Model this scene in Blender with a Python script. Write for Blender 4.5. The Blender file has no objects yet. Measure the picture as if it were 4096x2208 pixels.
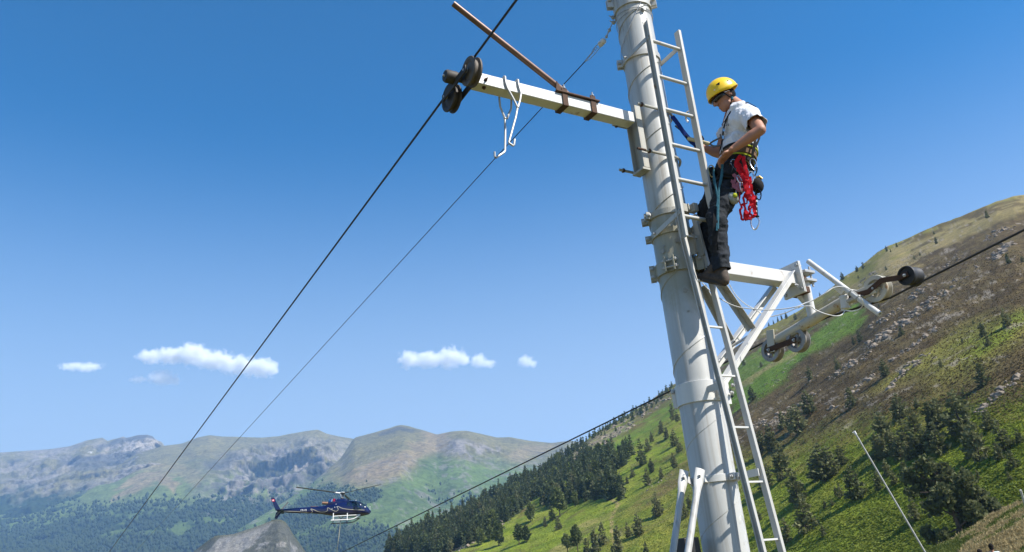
import bpy, bmesh, math, random
import numpy as np
from mathutils import Vector, Matrix
from mathutils.bvhtree import BVHTree
random.seed(7); np.random.seed(7)
R = math.radians
scene = bpy.context.scene
COL = scene.collection

# ------------------------------------------------------------------ camera, world, sun, exposure
PITCH, ROLL, FPX = R(20.92), R(5.44), 3275.0      # a 28.8 mm lens tilted up; eye level is z = 0
PW, PH = 4096.0, 2208.0
_cp, _sp, _cr, _sr = math.cos(PITCH), math.sin(PITCH), math.cos(ROLL), math.sin(ROLL)
CAMM = np.array([[_cr, -_sr, 0], [_sr, _cr, 0], [0, 0, 1]]) @ np.array([[1, 0, 0], [0, -_sp, _cp], [0, _cp, _sp]])
cam_d = bpy.data.cameras.new('camera'); cam = bpy.data.objects.new('camera', cam_d); COL.objects.link(cam)
cam_d.sensor_fit = 'HORIZONTAL'; cam_d.sensor_width = 36.0; cam_d.lens = FPX / PW * 36.0
cam_d.clip_start = 0.05; cam_d.clip_end = 60000
_m = Matrix(((*CAMM[0], 0), (*CAMM[1], 0), (*(-CAMM[2]), 0), (0, 0, 0, 1))).transposed()
cam.matrix_world = _m
scene.camera = cam

SUN_AZ, SUN_EL = R(119.0), R(47.0)                 # azimuth clockwise from +Y
SUN_DIR = Vector((math.sin(SUN_AZ) * math.cos(SUN_EL), math.cos(SUN_AZ) * math.cos(SUN_EL), math.sin(SUN_EL)))
world = bpy.data.worlds.new('World'); scene.world = world; world.use_nodes = True
wn = world.node_tree.nodes; wl = world.node_tree.links
sky = wn.new('ShaderNodeTexSky'); sky.sky_type = 'NISHITA'; sky.sun_disc = False
sky.sun_elevation = SUN_EL; sky.sun_rotation = SUN_AZ
sky.altitude = 1500; sky.air_density = 1.0; sky.dust_density = 3.0; sky.ozone_density = 6.0
bg = wn['Background']; bg.inputs['Strength'].default_value = 0.112
hs = wn.new('ShaderNodeHueSaturation'); hs.inputs['Saturation'].default_value = 1.5; hs.inputs['Hue'].default_value = 0.489
def _scale(sock, k):
    v = wn.new('ShaderNodeVectorMath'); v.operation = 'SCALE'; v.inputs['Scale'].default_value = k; wl.new(sock, v.inputs[0]); return v.outputs[0]
gm = wn.new('ShaderNodeGamma'); gm.inputs['Gamma'].default_value = 1.15                    # a clear high-altitude sky: deeper overhead
wl.new(_scale(sky.outputs['Color'], 0.22), gm.inputs['Color']); wl.new(_scale(gm.outputs['Color'], 1 / 0.22), hs.inputs['Color']); 
# the air near the horizon is paler, all the way round
tcw = wn.new('ShaderNodeTexCoord'); sx = wn.new('ShaderNodeSeparateXYZ'); wl.new(tcw.outputs['Generated'], sx.inputs[0])
el = wn.new('ShaderNodeMapRange'); el.interpolation_type = 'SMOOTHSTEP'; el.inputs['From Min'].default_value = 0.05; el.inputs['From Max'].default_value = 0.54; el.inputs['To Min'].default_value = 0.95; el.inputs['To Max'].default_value = 0.0
wl.new(sx.outputs['Z'], el.inputs['Value']); pale = wn.new('ShaderNodeMix'); pale.data_type = 'RGBA'; pale.inputs[7].default_value = (3.2, 3.8, 4.45, 1)
wl.new(el.outputs['Result'], pale.inputs[0]); wl.new(hs.outputs['Color'], pale.inputs[6]); wl.new(pale.outputs[2], bg.inputs['Color'])
sun_d = bpy.data.lights.new('sun', 'SUN'); sun_d.energy = 5.0; sun_d.angle = R(0.5); sun_d.color = (1.0, 0.95, 0.87)
sun = bpy.data.objects.new('sun', sun_d); COL.objects.link(sun)
sun.rotation_euler = (-SUN_DIR).to_track_quat('-Z', 'Y').to_euler()
scene.view_settings.view_transform = 'Standard'; scene.view_settings.look = 'None'
scene.view_settings.exposure = 0.72; scene.view_settings.gamma = 1.0; scene.view_settings.use_curve_mapping = False
scene.render.engine = 'CYCLES'
scene.cycles.use_denoising = True
scene.cycles.max_bounces = 8; scene.cycles.diffuse_bounces = 3; scene.cycles.glossy_bounces = 3
scene.cycles.transmission_bounces = 4; scene.cycles.volume_bounces = 5; scene.cycles.transparent_max_bounces = 6
scene.cycles.volume_step_rate = 0.6

# ------------------------------------------------------------------ survey helpers: from a sight line and a distance to a place
def rays(x, y):
    x = np.asarray(x, float); y = np.asarray(y, float)
    c = np.stack([(x - PW / 2) / FPX, -(y - PH / 2) / FPX, np.ones_like(x)], -1)
    return c @ CAMM
def at(x, y, depth): return Vector((rays(x, y) * depth).tolist())
def project(p):
    c = np.asarray(p, float) @ CAMM.T
    return np.stack([PW / 2 + FPX * c[..., 0] / c[..., 2], PH / 2 - FPX * c[..., 1] / c[..., 2], c[..., 2]], -1)

# ------------------------------------------------------------------ numpy noise
def _hash(ix, iy, iz):
    h = (ix.astype(np.int64) * 374761393 + iy.astype(np.int64) * 668265263 + iz.astype(np.int64) * 1440662683) & 0xffffffff
    h = ((h ^ (h >> 13)) * 1274126177) & 0xffffffff
    h = ((h ^ (h >> 16)) * 2246822519) & 0xffffffff
    return ((h ^ (h >> 15)) & 0xffffff) / float(0xffffff)
def vnoise(p):
    f = np.floor(p); t = p - f; t = t * t * t * (t * (t * 6 - 15) + 10); i = f.astype(np.int64)
    out = 0
    for dx in (0, 1):
        wx = t[:, 0] if dx else 1 - t[:, 0]
        for dy in (0, 1):
            wy = t[:, 1] if dy else 1 - t[:, 1]
            for dz in (0, 1):
                wz = t[:, 2] if dz else 1 - t[:, 2]
                out = out + wx * wy * wz * _hash(i[:, 0] + dx, i[:, 1] + dy, i[:, 2] + dz)
    return out
def fbm(p, octaves=4, gain=0.5, seed=0.0, ridge=False):
    p = np.asarray(p, float) + seed * 17.3; s = 0; a = 1.0; n = 0
    for _ in range(octaves):
        v = vnoise(p)
        if ridge: v = 1 - np.abs(2 * v - 1)
        s = s + a * v; n += a; a *= gain; p = p * 2.03 + 5.1
    return s / n
def sstep(a, b, x):
    t = np.clip((x - a) / (b - a), 0, 1); return t * t * (3 - 2 * t)

# ------------------------------------------------------------------ materials
def _nt(name):
    m = bpy.data.materials.new(name); m.use_nodes = True
    nt = m.node_tree; return m, nt, nt.nodes, nt.links, nt.nodes['Principled BSDF']
def noise_node(N, Lk, vec, scale, detail=4, rough=0.6):
    t = N.new('ShaderNodeTexNoise'); t.inputs['Scale'].default_value = scale
    t.inputs['Detail'].default_value = detail; t.inputs['Roughness'].default_value = rough
    Lk.new(vec, t.inputs['Vector']); return t.outputs['Fac']
def ramp(N, Lk, fac, stops):
    r = N.new('ShaderNodeValToRGB'); e = r.color_ramp.elements
    e[0].position, e[0].color = stops[0][0], (*stops[0][1], 1)
    e[1].position, e[1].color = stops[-1][0], (*stops[-1][1], 1)
    for p, c in stops[1:-1]:
        k = e.new(p); k.color = (*c, 1)
    Lk.new(fac, r.inputs['Fac']); return r.outputs['Color']
def mixc(N, Lk, fac, a, b, mode='MIX'):
    m = N.new('ShaderNodeMix'); m.data_type = 'RGBA'; m.blend_type = mode
    for sock, v in ((m.inputs[0], fac), (m.inputs[6], a), (m.inputs[7], b)):
        if isinstance(v, (int, float)): sock.default_value = v
        elif isinstance(v, tuple): sock.default_value = (*v, 1)
        else: Lk.new(v, sock)
    return m.outputs[2]
def bump_in(N, Lk, fac, bs, strength, dist):
    b = N.new('ShaderNodeBump'); b.inputs['Strength'].default_value = strength; b.inputs['Distance'].default_value = dist
    Lk.new(fac, b.inputs['Height']); Lk.new(b.outputs['Normal'], bs.inputs['Normal'])
def paint(name, base, rough=0.45, metal=0.0, var=0.12, scale=6.0, grime=None, grime_amt=0.5, bump=0.15, spec=0.5, streak=0.0):
    """a worn, slightly uneven surface: base colour, mottling, dirt or rust patches"""
    m, nt, N, Lk, bs = _nt(name)
    tc = N.new('ShaderNodeTexCoord'); v = tc.outputs['Object']
    n1 = noise_node(N, Lk, v, scale, 5, 0.65)
    c = ramp(N, Lk, n1, [(0.3, tuple(x * (1 - var) for x in base)), (0.7, tuple(min(1, x * (1 + var)) for x in base))])
    if grime:
        n2 = noise_node(N, Lk, v, scale * 1.7, 8, 0.72)
        mr = N.new('ShaderNodeMapRange'); mr.inputs['From Min'].default_value = 0.72 - 0.24 * grime_amt; mr.inputs['From Max'].default_value = 0.80 - 0.22 * grime_amt
        Lk.new(n2, mr.inputs['Value']); c = mixc(N, Lk, mr.outputs['Result'], c, grime)
    if streak:
        mp = N.new('ShaderNodeMapping'); mp.inputs['Scale'].default_value = (26, 26, 0.8); Lk.new(v, mp.inputs['Vector']); n4 = noise_node(N, Lk, mp.outputs['Vector'], 1.0, 5, 0.6)
        m4 = N.new('ShaderNodeMapRange'); m4.inputs['From Min'].default_value = 0.50; m4.inputs['From Max'].default_value = 0.68; m4.inputs['To Max'].default_value = streak; Lk.new(n4, m4.inputs['Value'])
        c = mixc(N, Lk, m4.outputs['Result'], c, (0.20, 0.15, 0.09))
    Lk.new(c, bs.inputs['Base Color'])
    bs.inputs['Metallic'].default_value = metal; bs.inputs['Specular IOR Level'].default_value = spec
    n3 = noise_node(N, Lk, v, scale * 9, 4, 0.6)
    rr = N.new('ShaderNodeMapRange'); rr.inputs['To Min'].default_value = max(0.05, rough - 0.12); rr.inputs['To Max'].default_value = min(1, rough + 0.15)
    Lk.new(n1, rr.inputs['Value']); Lk.new(rr.outputs['Result'], bs.inputs['Roughness'])
    if bump: bump_in(N, Lk, n3, bs, bump, 0.002)
    return m
def cloth(name, base, var=0.25, scale=40, bump=0.4, fold=9.0):
    m, nt, N, Lk, bs = _nt(name)
    tc = N.new('ShaderNodeTexCoord'); v = tc.outputs['Object']
    n1 = noise_node(N, Lk, v, scale, 4); n2 = noise_node(N, Lk, v, fold, 3)
    c = ramp(N, Lk, n1, [(0.3, tuple(x * (1 - var) for x in base)), (0.7, tuple(min(1, x * (1 + var)) for x in base))])
    Lk.new(c, bs.inputs['Base Color']); bs.inputs['Roughness'].default_value = 0.9; bs.inputs['Specular IOR Level'].default_value = 0.2
    bump_in(N, Lk, n2, bs, bump, 0.03)
    return m
def leaf_mat(name, c0, c1, scale=3.0):
    m, nt, N, Lk, bs = _nt(name)
    g = N.new('ShaderNodeNewGeometry'); oi = N.new('ShaderNodeObjectInfo')
    n1 = noise_node(N, Lk, g.outputs['Position'], scale, 3)
    a = N.new('ShaderNodeMath'); a.operation = 'MULTIPLY_ADD'; a.inputs[1].default_value = 0.55; Lk.new(oi.outputs['Random'], a.inputs[0])
    Lk.new(n1, a.inputs[2])
    c = ramp(N, Lk, a.outputs[0], [(0.35, c0), (0.95, c1)])
    Lk.new(c, bs.inputs['Base Color']); bs.inputs['Roughness'].default_value = 0.75; bs.inputs['Specular IOR Level'].default_value = 0.25
    tl = N.new('ShaderNodeBsdfTranslucent'); Lk.new(c, tl.inputs['Color']); mx = N.new('ShaderNodeMixShader'); mx.inputs[0].default_value = 0.33   # light comes through leaves
    Lk.new(bs.outputs[0], mx.inputs[1]); Lk.new(tl.outputs[0], mx.inputs[2]); Lk.new(mx.outputs[0], N['Material Output'].inputs['Surface'])
    return m
def cover_mat(name, bump_scales, dist, var=0.35, fine=1.0, rough=0.7):
    """terrain: the ground cover comes from the 'cover' colour attribute, broken up by noise, with relief"""
    m, nt, N, Lk, bs = _nt(name)
    at_ = N.new('ShaderNodeVertexColor'); at_.layer_name = 'cover'
    g = N.new('ShaderNodeNewGeometry'); v = g.outputs['Position']
    n1 = noise_node(N, Lk, v, fine, 8, rough)
    k = ramp(N, Lk, n1, [(0.28, (1 - var,) * 3), (0.5, (1.0, 1.0, 1.0)), (0.75, (1 + var * 0.9,) * 3)])
    c = mixc(N, Lk, 1.0, at_.outputs['Color'], k, 'MULTIPLY')
    n2 = noise_node(N, Lk, v, fine * 0.13, 4, 0.6)
    k2 = ramp(N, Lk, n2, [(0.3, (0.8, 0.82, 0.85)), (0.7, (1.2, 1.16, 1.05))])
    c = mixc(N, Lk, 1.0, c, k2, 'MULTIPLY')
    Lk.new(c, bs.inputs['Base Color']); bs.inputs['Roughness'].default_value = 0.95; bs.inputs['Specular IOR Level'].default_value = 0.1
    n3 = noise_node(N, Lk, v, bump_scales, 8, rough)
    bump_in(N, Lk, n3, bs, 1.0, dist)
    return m

# ------------------------------------------------------------------ object helpers
def world_origin(p):
    o = Vector((0, 0, 0))
    while p is not None: o += p.location; p = p.parent
    return o
def tag(o, label=None, category=None, group=None, kind=None):
    if label: o['label'] = label
    if category: o['category'] = category
    if group: o['group'] = group
    if kind: o['kind'] = kind
    return o
def empty(name, loc, parent=None):
    o = bpy.data.objects.new(name, None); COL.objects.link(o); o.empty_display_size = 0.1
    o.location = Vector(loc) - (world_origin(parent) if parent else Vector((0, 0, 0)))
    o.parent = parent; return o
def link_mesh(name, me, parent=None, loc=(0, 0, 0)):
    o = bpy.data.objects.new(name, me); COL.objects.link(o); o.location = loc; o.parent = parent; return o
def np_mesh(name, verts, faces, mat, smooth=False):
    me = bpy.data.meshes.new(name); verts = np.asarray(verts, np.float32); faces = np.asarray(faces, np.int32)
    nv, nf, k = len(verts), len(faces), faces.shape[1]
    me.vertices.add(nv); me.vertices.foreach_set('co', verts.ravel())
    me.loops.add(nf * k); me.loops.foreach_set('vertex_index', faces.ravel())
    me.polygons.add(nf); me.polygons.foreach_set('loop_start', np.arange(0, nf * k, k, dtype=np.int32))
    me.polygons.foreach_set('loop_total', np.full(nf, k, np.int32))
    me.polygons.foreach_set('use_smooth', np.full(nf, smooth))
    me.update(calc_edges=True); me.materials.append(mat); return me

class MB:
    """collects shapes; build() links them as one mesh object, its origin at the parent's"""
    def __init__(s, tf=None): s.v, s.f, s.tf = [], [], tf or (lambda p: Vector(p))
    def add(s, vs, fs):
        o = len(s.v); s.v += [Vector(p) for p in vs]; s.f += [tuple(o + i for i in f) for f in fs]; return s
    def hexa(s, c, ex, ey, ez):
        c, ex, ey, ez = map(Vector, (c, ex, ey, ez))
        vs = [s.tf(c + sx * ex + sy * ey + sz * ez) for sz in (-1, 1) for sx, sy in ((-1, -1), (1, -1), (1, 1), (-1, 1))]
        return s.add(vs, [(3, 2, 1, 0), (4, 5, 6, 7), (0, 1, 5, 4), (1, 2, 6, 5), (2, 3, 7, 6), (3, 0, 4, 7)])
    def box(s, lo, hi):
        lo, hi = Vector(lo), Vector(hi); h = (hi - lo) / 2
        return s.hexa((lo + hi) / 2, (h.x, 0, 0), (0, h.y, 0), (0, 0, h.z))
    def prof(s, p0, p1, poly, side):
        """extrude a 2-D polygon from p0 to p1; side: direction of the polygon's first axis"""
        p0, p1, side = Vector(p0), Vector(p1), Vector(side); d = (p1 - p0).normalized()
        e1 = (side - d * side.dot(d)).normalized(); e2 = d.cross(e1); n = len(poly)
        vs = [s.tf(p + e1 * x + e2 * y) for p in (p0, p1) for x, y in poly]
        fs = [(i, (i + 1) % n, n + (i + 1) % n, n + i) for i in range(n)] + [tuple(range(n - 1, -1, -1)), tuple(range(n, 2 * n))]
        return s.add(vs, fs)
    def beam(s, p0, p1, w, h, side): return s.prof(p0, p1, [(-w/2, -h/2), (w/2, -h/2), (w/2, h/2), (-w/2, h/2)], side)
    def tube(s, pts, r, n=8, closed=False):
        pts = [s.tf(p) for p in pts]; m = len(pts); rr = r if isinstance(r, (list, tuple)) else [r] * m
        vs, up = [], None
        for i, p in enumerate(pts):
            if closed: t = (pts[(i + 1) % m] - pts[i - 1])
            else: t = (pts[min(i + 1, m - 1)] - pts[max(i - 1, 0)])
            t.normalize()
            if up is None: up = t.orthogonal().normalized()
            up = (up - t * up.dot(t)); up = up.normalized() if up.length > 1e-6 else t.orthogonal().normalized()
            q = t.cross(up)
            vs += [p + (up * math.cos(2*math.pi*k/n) + q * math.sin(2*math.pi*k/n)) * rr[i] for k in range(n)]
        fs = []
        for i in range(m if closed else m - 1):
            j = (i + 1) % m
            fs += [(i*n + k, i*n + (k+1) % n, j*n + (k+1) % n, j*n + k) for k in range(n)]
        if not closed: fs += [tuple(range(n - 1, -1, -1)), tuple(range((m-1)*n, m*n))]
        return s.add(vs, fs)
    def lathe(s, c, axis, profile, n=24, closed=False):
        """revolve (radius, along) pairs round an axis (in local coordinates)"""
        c, ax = Vector(c), Vector(axis).normalized(); e1 = ax.orthogonal().normalized(); e2 = ax.cross(e1); m = len(profile)
        vs = [s.tf(c + ax * t + (e1 * math.cos(2*math.pi*k/n) + e2 * math.sin(2*math.pi*k/n)) * r) for r, t in profile for k in range(n)]
        fs = []
        for i in range(m if closed else m - 1):
            j = (i + 1) % m
            fs += [(i*n + k, i*n + (k+1) % n, j*n + (k+1) % n, j*n + k) for k in range(n)]
        if not closed: fs += [tuple(range(n - 1, -1, -1)), tuple(range((m-1)*n, m*n))]
        return s.add(vs, fs)
    def bolt(s, c, axis, r=0.012, h=0.012, shank=0.0):
        c, ax = Vector(c), Vector(axis).normalized()
        s.lathe(c, ax, [(r, 0), (r, h * 0.8), (r * 0.8, h)], 6)
        if shank: s.lathe(c + ax * h, ax, [(r * 0.5, 0), (r * 0.5, shank)], 6)
        return s
    def ball(s, c, rx, ry=None, rz=None, n=12, axes=None):
        c = Vector(c); ry = ry or rx; rz = rz or rx; X, Y, Z = axes or (Vector((1, 0, 0)), Vector((0, 1, 0)), Vector((0, 0, 1)))
        vs = [s.tf(c + Z * rz)]; m = max(4, n // 2)
        for i in range(1, m):
            t = math.pi * i / m
            vs += [s.tf(c + X * (rx*math.sin(t)*math.cos(2*math.pi*k/n)) + Y * (ry*math.sin(t)*math.sin(2*math.pi*k/n)) + Z * (rz*math.cos(t))) for k in range(n)]
        vs.append(s.tf(c - Z * rz)); L = len(vs) - 1
        fs = [(0, 1 + k, 1 + (k+1) % n) for k in range(n)]
        for i in range(m - 2): fs += [(1+i*n+k, 1+(i+1)*n+k, 1+(i+1)*n+(k+1) % n, 1+i*n+(k+1) % n) for k in range(n)]
        fs += [(L, 1+(m-2)*n+(k+1) % n, 1+(m-2)*n+k) for k in range(n)]
        return s.add(vs, fs)
    def mesh(s, name, mat, origin=Vector((0, 0, 0)), smooth=True, angle=40):
        me = bpy.data.meshes.new(name); me.from_pydata([tuple(v - origin) for v in s.v], [], s.f); me.update()
        bm = bmesh.new(); bm.from_mesh(me); bmesh.ops.recalc_face_normals(bm, faces=bm.faces); bm.to_mesh(me); bm.free()
        if mat: me.materials.append(mat)
        if smooth:
            me.polygons.foreach_set('use_smooth', [True] * len(me.polygons)); me.set_sharp_from_angle(angle=R(angle))
        return me
    def build(s, name, mat, parent=None, loc=None, smooth=True, bevel=0.0, angle=40):
        org = world_origin(parent) if parent else Vector(loc or (0, 0, 0))
        o = link_mesh(name, s.mesh(name, mat, org, smooth, angle), parent, (0, 0, 0) if parent else org)
        if bevel:
            b = o.modifiers.new('edge', 'BEVEL'); b.width = bevel; b.segments = 2; b.limit_method = 'ANGLE'; b.angle_limit = R(35)
        return o
# ------------------------------------------------------------------ terrain
def interp(pts, x): 
    a = np.array(pts, float); return np.interp(x, a[:, 0], a[:, 1])
def in_poly(px, py, poly):
    c = np.zeros(len(px), bool); n = len(poly)
    for i in range(n):
        x0, y0 = poly[i]; x1, y1 = poly[i - 1]
        c ^= ((y0 > py) != (y1 > py)) & (px < (x1 - x0) * (py - y0) / (y1 - y0 + 1e-9) + x0)
    return c
def loft(rows, xs, counts, back=(0.5, 0.12, 6), soft=0):
    """rows: polylines of (x, y, distance) sight lines from the crest downwards; straight slopes between them. Returns a grid of points;
    the crest is carried over to a far side that falls away."""
    xs = np.asarray(xs, float); Y = [interp([(p[0], p[1]) for p in r], xs) for r in rows]; Q = [interp([(p[0], 1 / p[2]) for p in r], xs) for r in rows]
    if soft:
        k = np.exp(-np.linspace(-2, 2, soft * 2 + 1) ** 2); k /= k.sum(); sm = lambda a: np.convolve(np.pad(a, soft, mode='edge'), k, 'valid')
        Y = [sm(a) for a in Y]; Q = [sm(a) for a in Q]
    G = []
    p0 = rays(xs, Y[0]) / Q[0][:, None]
    hor = p0 / np.linalg.norm(p0[:, :2], axis=1)[:, None]; hor[:, 2] = 0
    dist = 1 / Q[0]
    for k in range(back[2], 0, -1):
        t = (k / back[2]) ** 1.5
        q = p0 + hor * (dist * back[0] * t)[:, None]; q[:, 2] -= dist * back[1] * (t + t * t); G.append(q)
    for i in range(len(rows) - 1):
        n = counts[i]
        for k in range(n + (i == len(rows) - 2)):
            t = k / n
            y = Y[i] * (1 - t) + Y[i + 1] * t; q = Q[i] * (1 - t) + Q[i + 1] * t
            G.append(rays(xs, y) / q[:, None])
    return np.stack(G)
def grid_faces(nr, nc):
    i = np.arange(nr * nc).reshape(nr, nc)
    return np.stack([i[:-1, :-1].ravel(), i[1:, :-1].ravel(), i[1:, 1:].ravel(), i[:-1, 1:].ravel()], 1)
def terrain(name, G, mat, cover):
    nr, nc, _ = G.shape
    me = np_mesh(name, G.reshape(-1, 3), grid_faces(nr, nc), mat, True)
    ca = me.color_attributes.new('cover', 'FLOAT_COLOR', 'POINT')
    ca.data.foreach_set('color', np.concatenate([np.clip(cover, 0, 1), np.ones((len(cover), 1))], 1).astype(np.float32).ravel())
    return tag(link_mesh(name, me), kind='structure')
def soft_seg(px, py, pts, w):
    """closeness (1 on, 0 beyond w) to a polyline"""
    d = np.full(len(px), 1e9)
    for (x0, y0), (x1, y1) in zip(pts[:-1], pts[1:]):
        vx, vy = x1 - x0, y1 - y0; t = np.clip(((px - x0) * vx + (py - y0) * vy) / (vx * vx + vy * vy + 1e-9), 0, 1)
        d = np.minimum(d, np.hypot(px - x0 - t * vx, py - y0 - t * vy))
    return 1 - sstep(w * 0.45, w, d)
def blob(px, py, x, y, rx, ry, rot=0):
    c, s = math.cos(R(rot)), math.sin(R(rot)); dx, dy = px - x, py - y
    u, v = (dx * c + dy * s) / rx, (-dx * s + dy * c) / ry
    return 1 - sstep(0.45, 1.15, np.sqrt(u * u + v * v))
def lay(c, col, m): return c * (1 - m[:, None]) + np.array(col) * m[:, None]

HEATHER = (0.095, 0.067, 0.030); HEATHER2 = (0.14, 0.105, 0.045); BRACKEN = (0.205, 0.262, 0.026); BRACKEN2 = (0.125, 0.205, 0.024)
OLIVE = (0.235, 0.222, 0.046); DRY = (0.42, 0.31, 0.145); TAN = (0.29, 0.232, 0.105); STONE = (0.36, 0.31, 0.245)

# ---- the near hillside, from its crest to the bank beside the lift
crest = [(1000, 2520, 560), (1250, 2385, 600), (1480, 2258, 640), (1623, 2168, 680), (1705, 2122, 700), (1858, 2052, 750), (1909, 2020, 770), (2011, 1962, 800),
         (2113, 1914, 840), (2189, 1868, 880), (2291, 1795, 950), (2393, 1728, 1000), (2470, 1685, 1030), (2572, 1622, 1070), (2694, 1540, 1090), (2800, 1478, 1080),
         (2925, 1402, 1050), (3002, 1346, 1020), (3072, 1306, 1000), (3132, 1276, 980), (3197, 1240, 960), (3240, 1207, 945), (3305, 1163, 920), (3361, 1120, 900),
         (3426, 1080, 870), (3478, 1036, 850), (3512, 1008, 840), (3555, 982, 825), (3638, 949, 800), (3709, 919, 780), (3805, 884, 760), (3906, 843, 735), (3986, 808, 715),
         (4057, 788, 700), (4096, 783, 695), (4300, 730, 660), (4700, 660, 600)]
foot = [(1000, 2560, 520), (1250, 2420, 545), (1480, 2300, 560), (1800, 2215, 480), (2100, 2210, 380), (2400, 2210, 300), (2700, 2210, 250), (3000, 2210, 205), (3300, 2210, 165), (3600, 2210, 142),
        (3800, 2210, 128), (3950, 2210, 118), (4100, 2210, 110), (4300, 2210, 100), (4700, 2210, 88)]
under = [(1000, 2750, 430), (1480, 2600, 380), (2100, 2560, 280), (2700, 2560, 175), (3300, 2560, 112), (3600, 2560, 92), (3800, 2560, 80), (4000, 2560, 72), (4200, 2560, 64), (4700, 2560, 52)]
hx = np.concatenate([np.arange(1000, 4110, 7.0), np.arange(4110, 4710, 20.0)])
HG = loft([crest, foot, under], hx, [210, 26], (0.45, 0.10, 6))
_p = HG.reshape(-1, 3); _dep = project(_p)[:, 2]
_n = (fbm(_p / 60, 4, 0.5, 1) - 0.5) * 9 * np.clip(_dep / 400, 0.1, 1) + (fbm(_p / 9, 3, 0.5, 2) - 0.5) * 1.6 * np.clip(_dep / 250, 0.12, 1.2)
_cr = np.zeros(HG.shape[:2]); _cr[:7] = 1; _cr = _cr.ravel()
_n = _n * (1 - 0.5 * _cr)
HG = (_p + np.stack([0 * _n, 0 * _n, _n], 1)).reshape(HG.shape)

def hill_cover(P3):
    q = project(P3); n = fbm(P3 / 25, 4, 0.55, 5) - 0.5; n2 = fbm(P3 / 25, 4, 0.55, 9) - 0.5; dn = fbm(P3 / 6, 3, 0.6, 12)
    X, Y = q[:, 0] + n * 150, q[:, 1] + n2 * 110
    c = np.tile(np.array(HEATHER), (len(X), 1)); c = lay(c, HEATHER2, sstep(0.4, 0.65, dn))
    # grassy shoulder under the right-hand crest
    c = lay(c, OLIVE, sstep(40, -40, Y - np.interp(X, [3100, 3300, 3500, 3700, 4096], [1330, 1215, 1105, 985, 815])) * 0.8)
    c = lay(c, TAN, soft_seg(X, Y, [(3560, 1050), (3800, 930), (4096, 800)], 55) * 0.75)
    c = lay(c, TAN, soft_seg(X, Y, [(3420, 1165), (3640, 1040), (3800, 960)], 36) * 0.6)
    c = lay(c, HEATHER, soft_seg(X, Y, [(3620, 965), (3850, 875), (4060, 800)], 22) * 0.8)
    # bracken strip below the rollers, with a worn line along it
    c = lay(c, BRACKEN2, soft_seg(X, Y, [(2920, 1600), (3060, 1510), (3200, 1420), (3330, 1320), (3400, 1265)], 60) * 0.95)
    c = lay(c, BRACKEN2, soft_seg(X, Y, [(2850, 1560), (2960, 1480), (3060, 1430)], 45) * 0.8)
    c = lay(c, TAN, soft_seg(q[:, 0] + n * 40, q[:, 1] + n2 * 40, [(2930, 1560), (3100, 1460), (3250, 1370)], 13) * 0.7)
    # lower slope: grass and bracken
    low = np.interp(X, [1000, 2700, 2900, 3100, 3400, 3700, 4096], [1500, 1600, 1850, 1800, 1700, 1610, 1560])
    g = sstep(-70, 110, Y - low); c = lay(c, OLIVE, g * 0.9); c = lay(c, BRACKEN, g * sstep(0.42, 0.6, dn) * 0.85)
    c = lay(c, BRACKEN, sstep(60, 260, Y - low) * 0.55)
    c = lay(c, OLIVE, blob(X, Y, 3900, 1400, 320, 110, -28) * 0.75); c = lay(c, BRACKEN, blob(X, Y, 3980, 1330, 200, 50, -35) * 0.7)
    c = lay(c, OLIVE, blob(X, Y, 3650, 1480, 240, 50, -30) * 0.7)
    c = lay(c, HEATHER2, blob(X, Y, 4050, 1560, 160, 70, -30) * 0.7)
    # left part
    lf = sstep(2900, 2700, q[:, 0]); t1 = fbm(P3 / 9, 4, 0.6, 91); t2 = fbm(P3 * np.array([1, 1, 0.3]) / 22, 4, 0.6, 93)
    c = lay(c, BRACKEN, blob(X, Y, 2300, 2060, 420, 260, -32) * 0.75); c = lay(c, BRACKEN2, blob(X, Y, 2560, 1720, 330, 50, -36) * 0.9)
    c = lay(c, BRACKEN, blob(X, Y, 2560, 1850, 330, 40, -36) * 0.9)
    c = lay(c, HEATHER2, soft_seg(X, Y, [(2260, 1815), (2400, 1750), (2560, 1660), (2700, 1580), (2830, 1510)], 42) * 0.95)
    c = lay(c, STONE, soft_seg(X, Y, [(2260, 1820), (2400, 1765), (2520, 1690)], 26) * 0.5)
    c = lay(c, OLIVE, blob(X, Y, 2620, 2080, 260, 170, -30) * 0.55); c = lay(c, (0.2, 0.14, 0.06), blob(X, Y, 2680, 1925, 230, 40, -33) * 0.8)
    c = lay(c, DRY, soft_seg(X, Y, [(2200, 2230), (2330, 2130), (2430, 2070)], 22) * 0.5)
    c = lay(c, DRY, soft_seg(q[:, 0] + n * 20, q[:, 1] + n2 * 20, [(2390, 1985), (2450, 1995), (2470, 2020), (2445, 2075), (2450, 2140), (2470, 2208)], 9) * 0.85)
    c = lay(c, HEATHER2, soft_seg(X, Y, [(1790, 2210), (1870, 2150), (1950, 2105), (2080, 2010)], 22) * 0.8)
    c = lay(c, (0.11, 0.165, 0.02), lf * sstep(0.48, 0.6, t1) * 0.6); c = lay(c, (0.26, 0.25, 0.06), lf * sstep(0.52, 0.62, t2) * 0.35); c = lay(c, (0.15, 0.12, 0.05), lf * sstep(0.60, 0.68, fbm(P3 / 14, 4, 0.65, 95)) * 0.6)
    rk = sstep(0.60, 0.70, fbm(P3 / 5, 4, 0.65, 21)) * sstep(0.45, 0.6, fbm(P3 / 45, 2, 0.5, 33)) * (1 - g)
    c = lay(c, STONE, rk * 0.7)
    return c
M_hill = cover_mat('hillside_cover', 1.15, 0.9, 0.5, 0.85)
hill = terrain('hill', HG, M_hill, hill_cover(HG.reshape(-1, 3)))
HILL_BVH = BVHTree.FromPolygons([tuple(v) for v in HG.reshape(-1, 3)], grid_faces(*HG.shape[:2]).tolist())
def on_hill(x, y):
    d = Vector(rays(x, y).tolist()).normalized(); h = HILL_BVH.ray_cast(Vector((0, 0, 0)), d)
    return h[0]

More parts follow.
